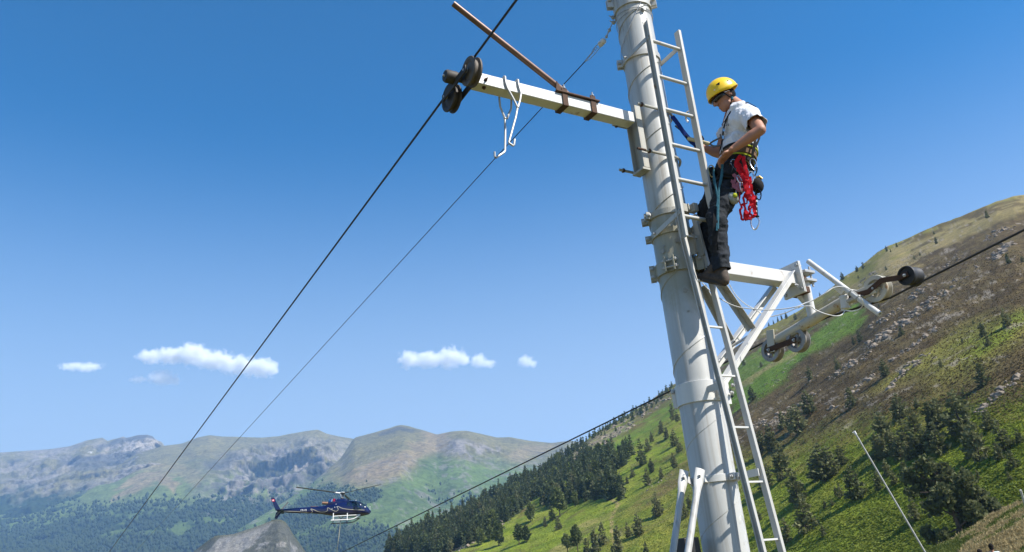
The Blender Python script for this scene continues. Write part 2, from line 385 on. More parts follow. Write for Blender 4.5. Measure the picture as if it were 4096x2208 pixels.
# ---- the dry grass bank in the corner, close by
bk_crest = [(3300, 2420, 62), (3480, 2310, 60), (3700, 2206, 56), (3800, 2168, 54), (3900, 2112, 52), (4000, 2055, 50), (4096, 2008, 48), (4300, 1930, 45), (4700, 1840, 40)]
bk_mid = [(3300, 2470, 40), (3700, 2330, 34), (4000, 2240, 30), (4300, 2200, 27), (4700, 2190, 24)]
bk_foot = [(3300, 2800, 17), (3700, 2800, 15), (4000, 2800, 13.5), (4300, 2800, 12.5), (4700, 2800, 12)]
BG_ = loft([bk_crest, bk_mid, bk_foot], np.arange(3300, 4700, 7.0), [60, 30], (0.35, 0.05, 5)); _p = BG_.reshape(-1, 3)
_n = (fbm(_p / 5, 4, 0.5, 14) - 0.5) * 1.0; _p = _p + np.stack([0 * _n, 0 * _n, _n], 1)
_d3 = fbm(_p / 1.3, 4, 0.6, 31); c = np.tile(np.array((0.34, 0.27, 0.135)), (len(_p), 1)); c = lay(c, (0.16, 0.14, 0.055), sstep(0.4, 0.6, fbm(_p / 3, 3, 0.6, 35)))
c = lay(c, BRACKEN2, sstep(0.47, 0.56, _d3) * 0.85); c = lay(c, (0.22, 0.17, 0.08), sstep(0.5, 0.62, fbm(_p / 6, 2, 0.6, 37)) * 0.6)
M_bank = cover_mat('bank_cover', 5.0, 0.16, 0.5, 4.0)
bank = terrain('bank', _p.reshape(BG_.shape), M_bank, c)
BANK_BVH = BVHTree.FromPolygons([tuple(v) for v in _p], grid_faces(*BG_.shape[:2]).tolist())

# ---- ground round the tower and the falling valley side
gx = np.concatenate([-np.geomspace(9000, 16, 26), np.linspace(-12, 24, 30)]); gy = np.concatenate([np.linspace(-60, 30, 40), np.geomspace(36, 11500, 30)])
GXX, GYY = np.meshgrid(gx, gy)
_d = np.hypot(np.minimum(GXX + 6, 0), np.maximum(GYY - 14, 0))
GZ = -1.62 - 0.42 * np.maximum(_d - 2, 0) * (1 / (1 + _d / 1100)) + 0.03 * GXX.clip(-5, 30)
GG = np.stack([GXX, GYY, GZ], -1); _q = GG.reshape(-1, 3)
GG[..., 2] += ((fbm(_q / 3, 3, 0.5, 4) - 0.5) * 0.15).reshape(GZ.shape)
_c = np.tile(np.array(OLIVE), (len(_q), 1)); _c = lay(_c, DRY, sstep(0.45, 0.6, fbm(_q / 2.5, 3, 0.5, 3)) * 0.7); _c = lay(_c, (0.05, 0.085, 0.03), sstep(100, 400, _d.ravel()))
terrain('ground', GG, M_hill, _c)

# ---- far mountains
ROCK = (0.31, 0.28, 0.25); MGRASS = (0.235, 0.212, 0.095); MGREEN = (0.155, 0.225, 0.058); MFOR = (0.04, 0.068, 0.024); MTAN = (0.34, 0.262, 0.15); MDARK = (0.12, 0.12, 0.11)
def relief(G, amp, scale, seed, rough=None, crest_rows=7, fine=0.35):
    p = G.reshape(-1, 3); s = np.array([1 / scale, 1 / scale, 1 / (scale * 1.6)])
    n = fbm(p * s, 5, 0.52, seed, ridge=True) - 0.6; a = amp * np.ones(len(p)) if rough is None else amp * rough
    w = np.ones(G.shape[:2]); w[:crest_rows] = 0.12
    for k in range(10): w[crest_rows + k] = 0.12 + 0.88 * (k + 1) / 11
    d = n * a * w.ravel(); v = p / np.linalg.norm(p, axis=1)[:, None]
    q = p - v * d[:, None] * 1.4; q[:, 2] += d * 0.55
    if fine:
        n2 = fbm(p * s * 4.3, 4, 0.55, seed + 3, ridge=True) - 0.6; d2 = n2 * a * w.ravel() * fine; q = q - v * (d2 * 1.4)[:, None]; q[:, 2] += d2 * 0.5
    return q.reshape(G.shape)
# the rocky range farthest off, behind the left shoulder
far_crest = [(-500, 1840, 7100), (0, 1811, 7100), (93, 1806, 7100), (186, 1799, 7100), (280, 1785, 7100), (345, 1762, 7100), (410, 1753, 7100), (429, 1764, 7100), (494, 1747, 6950), (503, 1753, 6950), (550, 1741, 6880),
             (587, 1739, 6880), (610, 1745, 6880), (624, 1759, 6880), (648, 1769, 6880), (657, 1783, 6880), (760, 1800, 6880), (1000, 1850, 6880)]
far_foot = [(-500, 2300, 4300), (0, 2150, 4700), (400, 2000, 5000), (700, 1900, 5300), (1000, 1900, 5300)]
FG = loft([far_crest, far_foot], np.arange(-500, 900, 6.0), [80], (0.3, 0.1, 5))
FG = relief(FG, 210, 480, 41, None, 6, 0.5)
_p = FG.reshape(-1, 3); _q = project(_p); X, Y = _q[:, 0], _q[:, 1]; f1 = fbm(_p / 260, 5, 0.6, 51); f2 = fbm(_p * np.array([1, 1, 0.4]) / 90, 4, 0.6, 55)
c = np.tile(np.array(MGRASS), (len(_p), 1)); c = lay(c, ROCK, sstep(0.42, 0.58, f1) * 0.85)
c = lay(c, (0.42, 0.38, 0.33), blob(X, Y, 520, 1790, 160, 40, -10) * sstep(0.35, 0.6, f2)); c = lay(c, MDARK, soft_seg(X, Y + (f1 - .5) * 60, [(250, 1840), (330, 1850), (420, 1845), (520, 1835)], 32) * 0.85)
c = lay(c, MDARK, soft_seg(X, Y + (f1 - .5) * 20, [(395, 1795), (470, 1765), (590, 1742), (615, 1748)], 13) * 0.85); c = lay(c, (0.8, 0.8, 0.78), blob(X, Y, 363, 1809, 13, 3, 5))
c = lay(c, MFOR, sstep(1930, 2010, Y + (f1 - .5) * 160)); c = lay(c, ROCK, sstep(0.52, 0.62, f2) * blob(X, Y, 160, 1900, 200, 110, -20) * 0.8)
c = lay(c, MDARK, blob(X, Y, 55, 1847, 40, 9, -12) * 0.9)
M_far = cover_mat('mountain_cover', 0.022, 36.0, 0.7, 0.03, 0.78)
terrain('far_mountain', FG, M_far, c)
# the long massif: grassy shoulder, rock face, wooded foot
mas_crest = [(-600, 2190, 5200), (-300, 2110, 5400), (0, 2023, 5600), (93, 1995, 5700), (186, 1962, 5800), (280, 1930, 5900), (400, 1874, 6000), (466, 1855, 6050), (559, 1811, 6100), (657, 1783, 6200), (727, 1775, 6300), (792, 1750, 6300), (838, 1740, 6300), (885, 1745, 6300),
             (978, 1748, 6300), (1048, 1750, 6300), (1118, 1744, 6300), (1216, 1727, 6200), (1272, 1719, 6200), (1305, 1736, 6200), (1361, 1748, 6200), (1417, 1757, 6200), (1500, 1790, 6300), (1700, 1850, 6300)]
mas_foot = [(-600, 2560, 2700), (0, 2480, 2800), (700, 2440, 2900), (1200, 2420, 3000), (1700, 2400, 3100)]
MG = loft([mas_crest, mas_foot], np.arange(-600, 1700, 5.0), [130], (0.25, 0.1, 6), 3)
_p = MG.reshape(-1, 3); _q = project(_p); rk = np.maximum(blob(_q[:, 0], _q[:, 1], 1150, 1880, 330, 150, -12), 0)
MG = relief(MG, 150, 560, 43, 0.55 + 1.3 * rk, fine=0.5)
_p = MG.reshape(-1, 3); _q = project(_p); X, Y = _q[:, 0], _q[:, 1]; f1 = fbm(_p / 240, 5, 0.6, 61); f2 = fbm(_p / 70, 4, 0.65, 63); f3 = fbm(_p / 500, 4, 0.55, 65)
Xn, Yn = X + (f1 - .5) * 130, Y + (f3 - .5) * 130
c = np.tile(np.array(MGRASS), (len(_p), 1)); c = lay(c, MGREEN, sstep(1840, 1940, Yn) * 0.8)
c = lay(c, MTAN, soft_seg(Xn, Yn, [(100, 2000), (300, 1935), (430, 1890)], 26) * 0.8); c = lay(c, MTAN, soft_seg(Xn, Yn, [(450, 1985), (560, 1935), (650, 1920), (700, 1940)], 24) * 0.85); c = lay(c, MTAN, soft_seg(Xn, Yn, [(440, 1900), (620, 1880), (800, 1910)], 30) * 0.5)
_rf = blob(Xn, Yn, 1120, 1885, 350, 140, -10); c = lay(c, ROCK, _rf * sstep(0.36, 0.52, f2)); c = lay(c, (0.46, 0.43, 0.39), _rf * sstep(0.56, 0.64, f2) * 0.45); c = lay(c, (0.075, 0.085, 0.06), _rf * sstep(0.52, 0.60, fbm(_p / 110, 5, 0.62, 67)) * 0.85); c = lay(c, MDARK, _rf * sstep(0.55, 0.66, f1) * 0.7)  # dark mottling: scrub, plus ravine shade painted into the rock colour
c = lay(c, MFOR, sstep(1990, 2070, Yn - np.interp(X, [0, 300, 600, 900, 1200], [60, 20, 0, -20, -30]))); c = lay(c, MGREEN, sstep(0.56, 0.64, f1) * blob(X, Y, 480, 2030, 260, 70, -8) * 0.9)
_clr = sstep(0.57, 0.63, fbm(_p / 130, 4, 0.6, 69)) * sstep(2010, 2060, Y) * sstep(2200, 2120, Y); c = lay(c, MGREEN, _clr * 0.8); c = lay(c, MGREEN, blob(Xn, Yn, 100, 2080, 260, 50, -15) * 0.5); c = lay(c, ROCK, sstep(0.62, 0.68, f2) * sstep(1900, 1960, Y) * sstep(2120, 2040, Y) * sstep(750, 900, X) * 0.8)
terrain('massif_mountain', MG, M_far, c)
MAS_MASK = (sstep(1960, 2070, Yn - np.interp(X, [0, 300, 600, 900, 1200], [60, 20, 0, -20, -30])) * (1 - 0.75 * sstep(0.56, 0.64, f1) * blob(X, Y, 480, 2030, 260, 70, -8)) * (1 - 0.9 * _clr), _p.copy())
# the nearer rounded mountain with its long spur
spur_crest = [(900, 2150, 3600), (1050, 2060, 3900), (1207, 1967, 4300), (1240, 1948, 4400), (1361, 1846, 4900), (1417, 1757, 5300), (1505, 1736, 5300), (1566, 1720, 5300), (1580, 1714, 5300), (1603, 1710, 5300), (1632, 1714, 5300), (1659, 1725, 5300), (1706, 1739, 5200), (1748, 1753, 5200),
              (1799, 1742, 5100), (1869, 1736, 5000), (1929, 1745, 5000), (1985, 1755, 5000), (2041, 1751, 5000), (2125, 1764, 5000), (2209, 1772, 5000), (2279, 1763, 5000), (2400, 1775, 5000), (2900, 1850, 5000)]
spur_foot = [(900, 2420, 2400), (1400, 2400, 2300), (1900, 2380, 2300), (2400, 2330, 2300), (2900, 2330, 2300)]
SG = loft([spur_crest, spur_foot], np.arange(900, 2900, 5.0), [130], (0.25, 0.1, 6), 3)
_p = SG.reshape(-1, 3); _q = project(_p); X, Y = _q[:, 0], _q[:, 1]
ridge = np.maximum.reduce([soft_seg(X, Y, [(1800, 1745), (1650, 1800), (1560, 1850), (1450, 1920), (1390, 1960)], 330 - 26 * k) for k in range(11)][:1]); ridge = np.mean([soft_seg(X, Y, [(1800, 1745), (1650, 1800), (1560, 1850), (1450, 1920), (1390, 1960)], w_) for w_ in (90, 150, 210, 270, 330)], 0)
_p = _p - (_p / np.linalg.norm(_p, axis=1)[:, None]) * (ridge * 260)[:, None] + np.array([0, 0, 1.0]) * (ridge * 20)[:, None]
SG = relief(_p.reshape(SG.shape), 110, 600, 47, 0.8 + 0.9 * blob(X, Y, 1880, 1800, 180, 60, 15))
_p = SG.reshape(-1, 3); _q = project(_p); X, Y = _q[:, 0], _q[:, 1]; f1 = fbm(_p / 200, 5, 0.6, 71); f2 = fbm(_p / 50, 4, 0.65, 73); f3 = fbm(_p / 420, 4, 0.55, 75)
Xn, Yn = X + (f1 - .5) * 110, Y + (f3 - .5) * 100
c = np.tile(np.array(MGRASS), (len(_p), 1)); c = lay(c, MTAN, soft_seg(Xn, Yn, [(1760, 1770), (1650, 1815), (1560, 1860), (1470, 1905), (1400, 1945)], 60) * 0.75)
c = lay(c, MTAN, soft_seg(Xn, Yn, [(1330, 1920), (1480, 1870), (1600, 1820)], 14) * 0.7); c = lay(c, MTAN, blob(Xn, Yn, 2120, 1815, 110, 30, -10) * 0.6)
c = lay(c, MGREEN, sstep(1850, 1930, Yn + np.interp(X, [1200, 1500, 1750, 1900, 2300], [-20, -50, 60, 60, 0]))); c = lay(c, (0.115, 0.17, 0.04), blob(Xn, Yn, 1740, 1860, 70, 70, 20) * 0.8); c = lay(c, (0.12, 0.16, 0.05), blob(Xn, Yn, 1800, 2000, 330, 60, 0) * 0.4)
c = lay(c, ROCK, blob(Xn, Yn, 1850, 1790, 110, 40, 10) * sstep(0.42, 0.54, f2)); c = lay(c, ROCK, blob(Xn, Yn, 1955, 1805, 80, 30, 12) * sstep(0.46, 0.56, f2)); c = lay(c, ROCK, sstep(0.60, 0.66, f2) * 0.6 * sstep(1780, 1850, Y))
c = lay(c, MDARK, soft_seg(X, Y, [(1520, 1738), (1560, 1726), (1600, 1713), (1650, 1724)], 9) * 0.8)
fo = np.maximum.reduce([blob(Xn, Yn, 1440, 1985, 100, 40, -15), blob(Xn, Yn, 1280, 2000, 150, 60, -18), sstep(2090, 2160, Yn) * sstep(1720, 1600, X) * 0.8, blob(Xn, Yn, 1230, 2060, 170, 60, -20) * 0.9])
c = lay(c, MFOR, fo); terrain('spur_mountain', SG, M_far, c)
SP_MASK = (np.maximum(fo, sstep(0.58, 0.66, f1) * sstep(1900, 1960, Y) * 0.35), _p.copy())
# the bare grey knoll below the helicopter
kn_crest = [(600, 2330, 1650), (773, 2208, 1600), (857, 2144, 1560), (932, 2137, 1540), (1025, 2106, 1520), (1090, 2082, 1510), (1118, 2076, 1500), (1150, 2092, 1500), (1169, 2134, 1510), (1200, 2176, 1520), (1240, 2230, 1540), (1330, 2330, 1560)]
kn_foot = [(600, 2480, 1260), (960, 2480, 1230), (1330, 2480, 1260)]
KG = loft([kn_crest, kn_foot], np.arange(600, 1330, 3.0), [110], (0.3, 0.12, 6), 8); KG = relief(KG, 13, 60, 49)
_p = KG.reshape(-1, 3); f2 = fbm(_p * np.array([1, 1, .7]) / 7, 5, 0.7, 83); f1 = fbm(_p / 60, 4, 0.6, 85); _q = project(_p)
c = np.tile(np.array((0.30, 0.285, 0.262)), (len(_p), 1)); c = lay(c, (0.38, 0.365, 0.34), sstep(0.45, 0.62, f2)); c = lay(c, (0.10, 0.105, 0.075), sstep(0.57, 0.64, f1) * 0.8); c = lay(c, (0.13, 0.13, 0.06), sstep(20, 0, _q[:, 1] - np.interp(_q[:, 0], [p_[0] for p_ in kn_crest], [p_[1] for p_ in kn_crest])) * 0.7)
M_knoll = cover_mat('knoll_rock', 0.16, 9.0, 0.7, 0.3, 0.8)
terrain('knoll_hill', KG, M_knoll, c)

# woods on the far slopes: thousands of crowns that read as one mass
M_farwood = leaf_mat('far_wood', (0.022, 0.042, 0.016), (0.05, 0.075, 0.025), 0.02)
def far_wood(name, mask, n, hmin, hmax, seed):
    rng = np.random.default_rng(seed); w, p = mask; q = project(p); ok = (q[:, 0] > -60) & (q[:, 0] < 2450) & (q[:, 1] < 2260)
    w = w * ok * (q[:, 2] ** 0.3); idx = rng.choice(len(p), n, p=w / w.sum()); c = p[idx] + rng.normal(0, 1, (n, 3)) * np.array([9, 9, 0])
    h = rng.uniform(hmin, hmax, n); r = h * rng.uniform(0.3, 0.55, n)
    base = np.array([[0, 0, 1.0]] + [[math.cos(a), math.sin(a), 0.35] for a in np.arange(5) * 2 * math.pi / 5] + [[0, 0, -0.3]])
    F = np.array([[0, 1 + i, 1 + (i + 1) % 5] for i in range(5)] + [[6, 1 + (i + 1) % 5, 1 + i] for i in range(5)])
    V = base[None] * np.stack([r, r, h], 1)[:, None, :] * rng.uniform(0.75, 1.25, (n, 7, 1)) + c[:, None, :]
    FF = (F[None] + (np.arange(n) * 7)[:, None, None]).reshape(-1, 3)
    return tag(link_mesh(name, np_mesh(name, V.reshape(-1, 3), FF, M_farwood, True)), kind='stuff')
tag(far_wood('massif_forest', MAS_MASK, 9000, 11, 24, 3), 'blue green woods covering the foot of the far massif', 'forest')
tag(far_wood('spur_forest', SP_MASK, 3500, 8, 17, 4), 'scattered woods on the green foot of the rounded mountain', 'forest')
# ------------------------------------------------------------------ trees, rocks and plants of the near hillside
M_bark = paint('bark', (0.10, 0.075, 0.055), 0.95, 0, 0.35, 12, bump=0.6, spec=0.1)
M_pine = leaf_mat('pine_needles', (0.07, 0.088, 0.034), (0.20, 0.205, 0.09), 1.2)
M_fir = leaf_mat('fir_needles', (0.045, 0.07, 0.034), (0.115, 0.14, 0.055), 1.0)
M_birch = leaf_mat('birch_leaves', (0.06, 0.085, 0.022), (0.16, 0.19, 0.06), 1.2)
M_rock = paint('hill_rock', (0.25, 0.205, 0.155), 0.9, 0, 0.4, 1.1, (0.16, 0.13, 0.09), 0.45, 0.5, 0.2)

def sprays(centres, sizes, dirs, rng, per=3, asp=0.55, lie=False):
    """clusters of needle or leaf sprays: small kite-shaped faces round each centre"""
    n = len(centres); C = np.repeat(np.asarray(centres), per, 0); S = np.repeat(np.asarray(sizes), per); D = np.repeat(np.asarray(dirs), per, 0)
    d = D + rng.normal(0, 0.55, C.shape); d /= np.linalg.norm(d, axis=1)[:, None] + 1e-9
    u = np.cross(d, rng.normal(0, 1, C.shape)); u /= np.linalg.norm(u, axis=1)[:, None] + 1e-9
    if lie:                                                       # low plants: fronds spread level rather than on edge
        d = rng.normal(0, 1, C.shape) * np.array([1, 1, 0.38]); d /= np.linalg.norm(d, axis=1)[:, None] + 1e-9
        u = np.cross(d, np.array([0, 0, 1.0]) + rng.normal(0, 0.28, C.shape)); u /= np.linalg.norm(u, axis=1)[:, None] + 1e-9
    C = C + rng.normal(0, 0.35, C.shape) * S[:, None]
    V = np.stack([C - d * (S * 0.6)[:, None], C + u * (S * asp)[:, None], C + d * (S * 0.9)[:, None], C - u * (S * asp)[:, None]], 1)
    return V.reshape(-1, 3), np.arange(len(C) * 4).reshape(-1, 4)
def conifer_mesh(name, seed, spread=0.24, whorls=13, per=7, droop=0.25, pointy=1.0, base=0.08, gap=0.12, mat=None, spray=0.055, kids=3):
    rng = np.random.default_rng(seed); C, S, D = [], [], []
    limbs = MB()
    lean = rng.normal(0, 0.012, 2)
    for w in range(whorls):
        z = base + (1 - base) * (w + rng.uniform(-0.3, 0.3)) / whorls
        if z > 0.985: continue
        L = spread * ((1 - z) ** pointy) * rng.uniform(0.75, 1.2) + 0.012
        if z < base + 0.18: L *= 0.75 + 0.25 * (z - base) / 0.18
        k = max(4, int(per * (0.5 + 0.5 * L / spread)))
        a0 = rng.uniform(0, 6.28)
        for j in range(k):
            if rng.random() < gap: continue
            a = a0 + 6.283 * j / k + rng.normal(0, 0.2); l = L * rng.uniform(0.65, 1.2)
            dx, dy = math.cos(a), math.sin(a); rise = 0.30 - droop * 2 * (1 - z)
            tip = np.array([dx * l + lean[0], dy * l + lean[1], z + l * rise])
            if l > 0.07: limbs.tube([(lean[0] * z, lean[1] * z, z), tuple(tip * np.array([0.9, 0.9, 1]))], [0.006, 0.002], 3)
            m = 2 + int(l / 0.06)
            for q in range(m):
                t = 0.3 + 0.7 * (q + rng.uniform(0, 1)) / m
                C.append([dx * l * t, dy * l * t, z + l * rise * t + rng.normal(0, 0.006)]); S.append(spray * rng.uniform(0.7, 1.25) * (0.65 + 0.5 * (1 - z))); D.append([dx, dy, rise + 0.25])
    C.append([0, 0, 0.985]); S.append(spray * 0.7); D.append([0, 0, 1])
    V, F = sprays(C, S, D, rng, kids)
    crown = np_mesh(name + '_crown', V, F, mat)
    t = MB(); t.tube([(0, 0, -0.06), (0, 0, 0.1), (lean[0], lean[1], 0.5), (lean[0], lean[1], 0.97)], [0.021, 0.017, 0.011, 0.002], 6)
    t.v += []; n0 = len(t.v); t.f += [tuple(i + n0 for i in f) for f in limbs.f]; t.v += limbs.v
    return crown, t.mesh(name + '_trunk', M_bark)
def leafy_mesh(name, seed, lobes, mat, spray=0.05, n=420, trunk_r=0.02, kids=3):
    rng = np.random.default_rng(seed); C, S, D = [], [], []
    w = np.array([l[3] ** 2 for l in lobes]); w = w / w.sum()
    for _ in range(n):
        x, y, z, r = lobes[rng.choice(len(lobes), p=w)]; d = rng.normal(0, 1, 3); d /= np.linalg.norm(d); rad = r * rng.uniform(0.35, 1.05)
        C.append([x + d[0] * rad, y + d[1] * rad, z + d[2] * rad * 1.15]); S.append(spray * rng.uniform(0.6, 1.3)); D.append(d + np.array([0, 0, 0.3]))
    V, F = sprays(C, S, D, rng, kids, 0.7)
    crown = np_mesh(name + '_crown', V, F, mat)
    t = MB(); t.tube([(0, 0, -0.06), (0, 0, 0.2), (0.01, 0, 0.55), (0, 0.01, 0.9)], [trunk_r, trunk_r * 0.8, trunk_r * 0.5, 0.002], 6)
    for (x, y, z, r) in lobes: t.tube([(0, 0, max(0.12, z - r * 1.5)), (x * 0.5, y * 0.5, z - r * 0.5), (x, y, z)], [trunk_r * 0.5, trunk_r * 0.35, 0.003], 4)
    return crown, t.mesh(name + '_trunk', M_bark)
FIRS = [conifer_mesh('fir', 11 + i, sp, wh, 7, dr, po, 0.06, 0.1, M_fir, 0.05) for i, (sp, wh, dr, po) in enumerate([(0.20, 14, 0.3, 0.9), (0.17, 14, 0.28, 0.85), (0.23, 12, 0.2, 0.8), (0.19, 15, 0.35, 1.0)])]
PINES = [conifer_mesh('pine', 31 + i, sp, wh, 7, dr, po, 0.05, 0.16, M_pine, 0.07) for i, (sp, wh, dr, po) in enumerate([(0.30, 10, 0.12, 0.75), (0.26, 11, 0.1, 0.7), (0.34, 9, 0.08, 0.7), (0.28, 10, 0.15, 0.6), (0.24, 12, 0.1, 0.8)])]
BIRCH = [leafy_mesh('birch', 51, [(0, 0, .75, .16), (.08, .05, .6, .17), (-.1, 0, .55, .17), (0, -.08, .42, .18), (.04, .02, .9, .09)], M_birch), leafy_mesh('birch', 52, [(0, 0, .8, .14), (.06, .05, .62, .18), (-.07, .03, .45, .2), (.05, -.05, .3, .18)], M_birch)]
BUSH = [leafy_mesh('bush', 61, [(-.25, 0, .45, .35), (.2, .1, .55, .4), (0, -.2, .35, .35)], M_pine, 0.14, 160), leafy_mesh('bush', 62, [(0, 0, .5, .45), (.3, .1, .35, .3)], M_birch, 0.14, 140)]
big_crown, big_trunk = leafy_mesh('old_pine', 77, [(-.30, .05, .80, 0.104), (-.10, -.05, .88, 0.112), (.06, .1, .74, 0.136), (-.18, .1, .66, 0.112), (.22, -.08, .58, 0.136), (-.36, -.05, .62, 0.080), (-.06, -.16, .50, 0.136), (.34, .08, .42, 0.120), (.10, .02, .38, 0.144), (-.22, -.1, .40, 0.096), (.20, -.15, .24, 0.112), (.42, 0, .26, 0.088), (-.34, .0, .12, 0.088), (-.2, -.12, .07, 0.080), (.12, .15, .2, 0.112)], M_pine, 0.032, 1500, 0.03, 5)

def plant_tree(kind, proto, p, h, rng, label, group=None, cat='tree', wide=1.0):
    t = empty(kind, p); rz = rng.uniform(0, 6.28); s = (h * wide * rng.uniform(0.85, 1.15), h * wide * rng.uniform(0.85, 1.15), h)
    for nm, me in (('crown', proto[0]), ('trunk', proto[1])):
        o = link_mesh(nm, me, t); o.scale = s; o.rotation_euler = (rng.normal(0, 0.02), rng.normal(0, 0.02), rz)
    return tag(t, label, cat, group)

rng = random.Random(5)
class _R:
    def uniform(s, a, b): return rng.uniform(a, b)
    def normal(s, m, d): return rng.gauss(m, d)
RN = _R()
def c10(x, y, h): return 2900 + x / 1.719, 1400 + y / 1.719, h / 1.719
def c11(x, y, h): return 3200 + x / 1.984, 750 + y / 1.984, h / 1.984
def c5(x, y, h): return 2700 + x / 2.3145, 980 + y / 2.3145, h / 2.3145
def c6(x, y, h): return 2600 + x / 1.719, 1400 + y / 1.719, h / 1.719
def c12(x, y, h): return 1450 + x / 1.9616, 1500 + y / 1.9616, h / 1.9616
ORD = 'first second third fourth fifth sixth seventh eighth ninth tenth eleventh twelfth thirteenth fourteenth fifteenth sixteenth seventeenth eighteenth nineteenth twentieth'.split()
ORD += ['twenty-' + o for o in ORD[:9]] + ['thirtieth'] + ['thirty-' + o for o in ORD[:9]] + ['fortieth'] + ['forty-' + o for o in ORD[:9]]
def stand(spec, kind='pine_tree', protos=None, wide=1.0, label=None, group=None, cat='tree', lbls=None):
    spec = [(*s[:1], s[1] + 0.01 * i, *s[2:]) for i, s in enumerate(spec)]; order = sorted([s[0](*s[1:4])[0] for s in spec if len(s) <= 4])
    for i, s in enumerate(spec):
        (x, y, h) = s[0](*s[1:4]); p = on_hill(x, y)
        if p is None: continue
        d = project(np.array(p))[2]; pr = (protos or PINES)[rng.randrange(len(protos or PINES))]
        plant_tree(kind, pr, p + Vector((0, 0, -0.02 * h * d / FPX)), h * d / FPX * 1.14, RN, (s[4] if len(s) > 4 else label.format(ORD[order.index(x)])), group, cat, wide)
G_SKY = 'small trees along the crest of the hill'; G_MID = 'pines scattered on the brown slope'; G_LOW = 'pines on the lower green slope'; G_L = 'trees on the green slope left of the tower'
stand([(c11, 1490, 242, 62, 'lone pine on the tan grass strip near the highest part of the crest'), (c11, 1085, 447, 55, 'round pine alone on the grassy shoulder above the black roller'),
       (c11, 1065, 372, 30, 'tiny tree just above the round pine on the grassy shoulder'), (c11, 770, 472, 35, 'small pine on the crest rocks, right of a similar pair'),
       (c11, 690, 507, 42, 'taller of the close pair of pines on the crest rocks'), (c11, 720, 512, 24, 'shorter of the close pair of pines on the crest rocks'),
       (c11, 910, 572, 36, 'small green tree in mid grass strip above the black roller'), (c11, 955, 540, 25, 'tiny bush-like tree right of the small green tree in the grass strip'),
       (c11, 505, 642, 48, 'pine against the rocks on the crest above the white guide bar'), (c11, 455, 668, 45, 'pine just left of the crest rocks above the white guide bar'),
       (c11, 340, 732, 58, 'dark tree on the skyline beside the upper end of the white guide bar'), (c11, 685, 657, 34, 'small pine between the crest and the black roller'), (c11, 465, 722, 28, 'small pine behind the white guide bar')], protos=PINES, group=G_SKY)
stand([(c11, 235, 797, 38), (c11, 200, 822, 36), (c11, 160, 862, 30), (c11, 130, 872, 26), (c5, 1385, 425, 36), (c5, 1310, 472, 26), (c5, 1340, 455, 24), (c5, 1430, 392, 30)], 'fir_tree', FIRS, 1.2, 'small dark skyline fir behind the roller frame, {} from the left', G_SKY)
stand([(c5, 1035, 682, 62), (c5, 990, 694, 52), (c5, 955, 709, 46), (c5, 915, 734, 38), (c5, 870, 749, 32), (c5, 825, 772, 22), (c5, 800, 780, 20)], 'fir_tree', FIRS, 1.2, 'small dark skyline fir left of the hanging tube, {} from the left', G_SKY)
stand([(c5, 1120, 692, 60, 'round dark tree just below the crest left of the hanging tube'), (c5, 640, 1115, 62, 'dark round tree between the braces and the lowest roller'), (c5, 800, 1130, 50, 'small dark tree below the lowest roller'),
       (c11, 810, 1172, 72, 'pine beside pale rock band, casting a shadow, mid brown slope'), (c11, 480, 1222, 90, 'tall pine above the pale rock band on the brown slope'), (c11, 430, 1243, 55, 'smaller pine left of the tall pine on the brown slope'),
       (c11, 1460, 1182, 110, 'tall thin pine in the yellow green patch at right'), (c11, 1650, 1102, 140, 'largest pine in the yellow green patch at right'), (c11, 1500, 1252, 82, 'short pine below the tall thin pine in the yellow green patch'),
       (c11, 1290, 1232, 40, 'bush-sized pine left of the yellow green patch'), (c11, 1660, 602, 82, 'dark pine beside the rocks at the right edge'), (c11, 1770, 592, 50, 'pine cut by the right edge under the black cable'),
       (c11, 1380, 1082, 40, 'small green bush-like pine in mid brown slope'), (c11, 960, 1215, 30, 'tiny pine between two pale rock bands'), (c11, 630, 952, 30, 'tiny pine under the lower end of the white guide bar'),
       (c10, 1105, 182, 112, 'upright pine with long shadow between two rock bands'), (c10, 875, 392, 124, 'pine with long dark shadow beside a grey boulder'), (c10, 590, 207, 92, 'pine among the dark heather left of the rock band'),
       (c10, 780, 132, 84, 'pine behind the upper end of the long rock band'), (c10, 190, 347, 92, 'fir on the edge of the bright bracken strip, right of the ladder'), (c10, 50, 327, 62, 'dark tree in the bracken strip, seen close beside the ladder'),
       (c10, 1780, 242, 142, 'wide pine at right with a long shadow on brown heather'), (c10, 1490, 122, 60, 'small pine in the olive grass, upper right'), (c10, 1640, 302, 40, 'small pine tip above the tall grey green pine')], protos=PINES, group=G_MID)
stand([(c10, 585, 442, 152, 'tallest pine of the clump on the rocks right of the ladder'), (c10, 520, 562, 172, 'broad dark pine of the clump on the rocks right of the ladder'), (c10, 470, 555, 140, 'middle pine of the clump on the rocks right of the ladder'), (c10, 400, 542, 112, 'lowest pine of the clump on the rocks right of the ladder'),
       (c10, 325, 692, 165, 'green pine in a pair below the rock clump'), (c10, 255, 722, 150, 'slim pine in a pair below the rock clump')], protos=PINES, wide=1.15, group=G_MID)
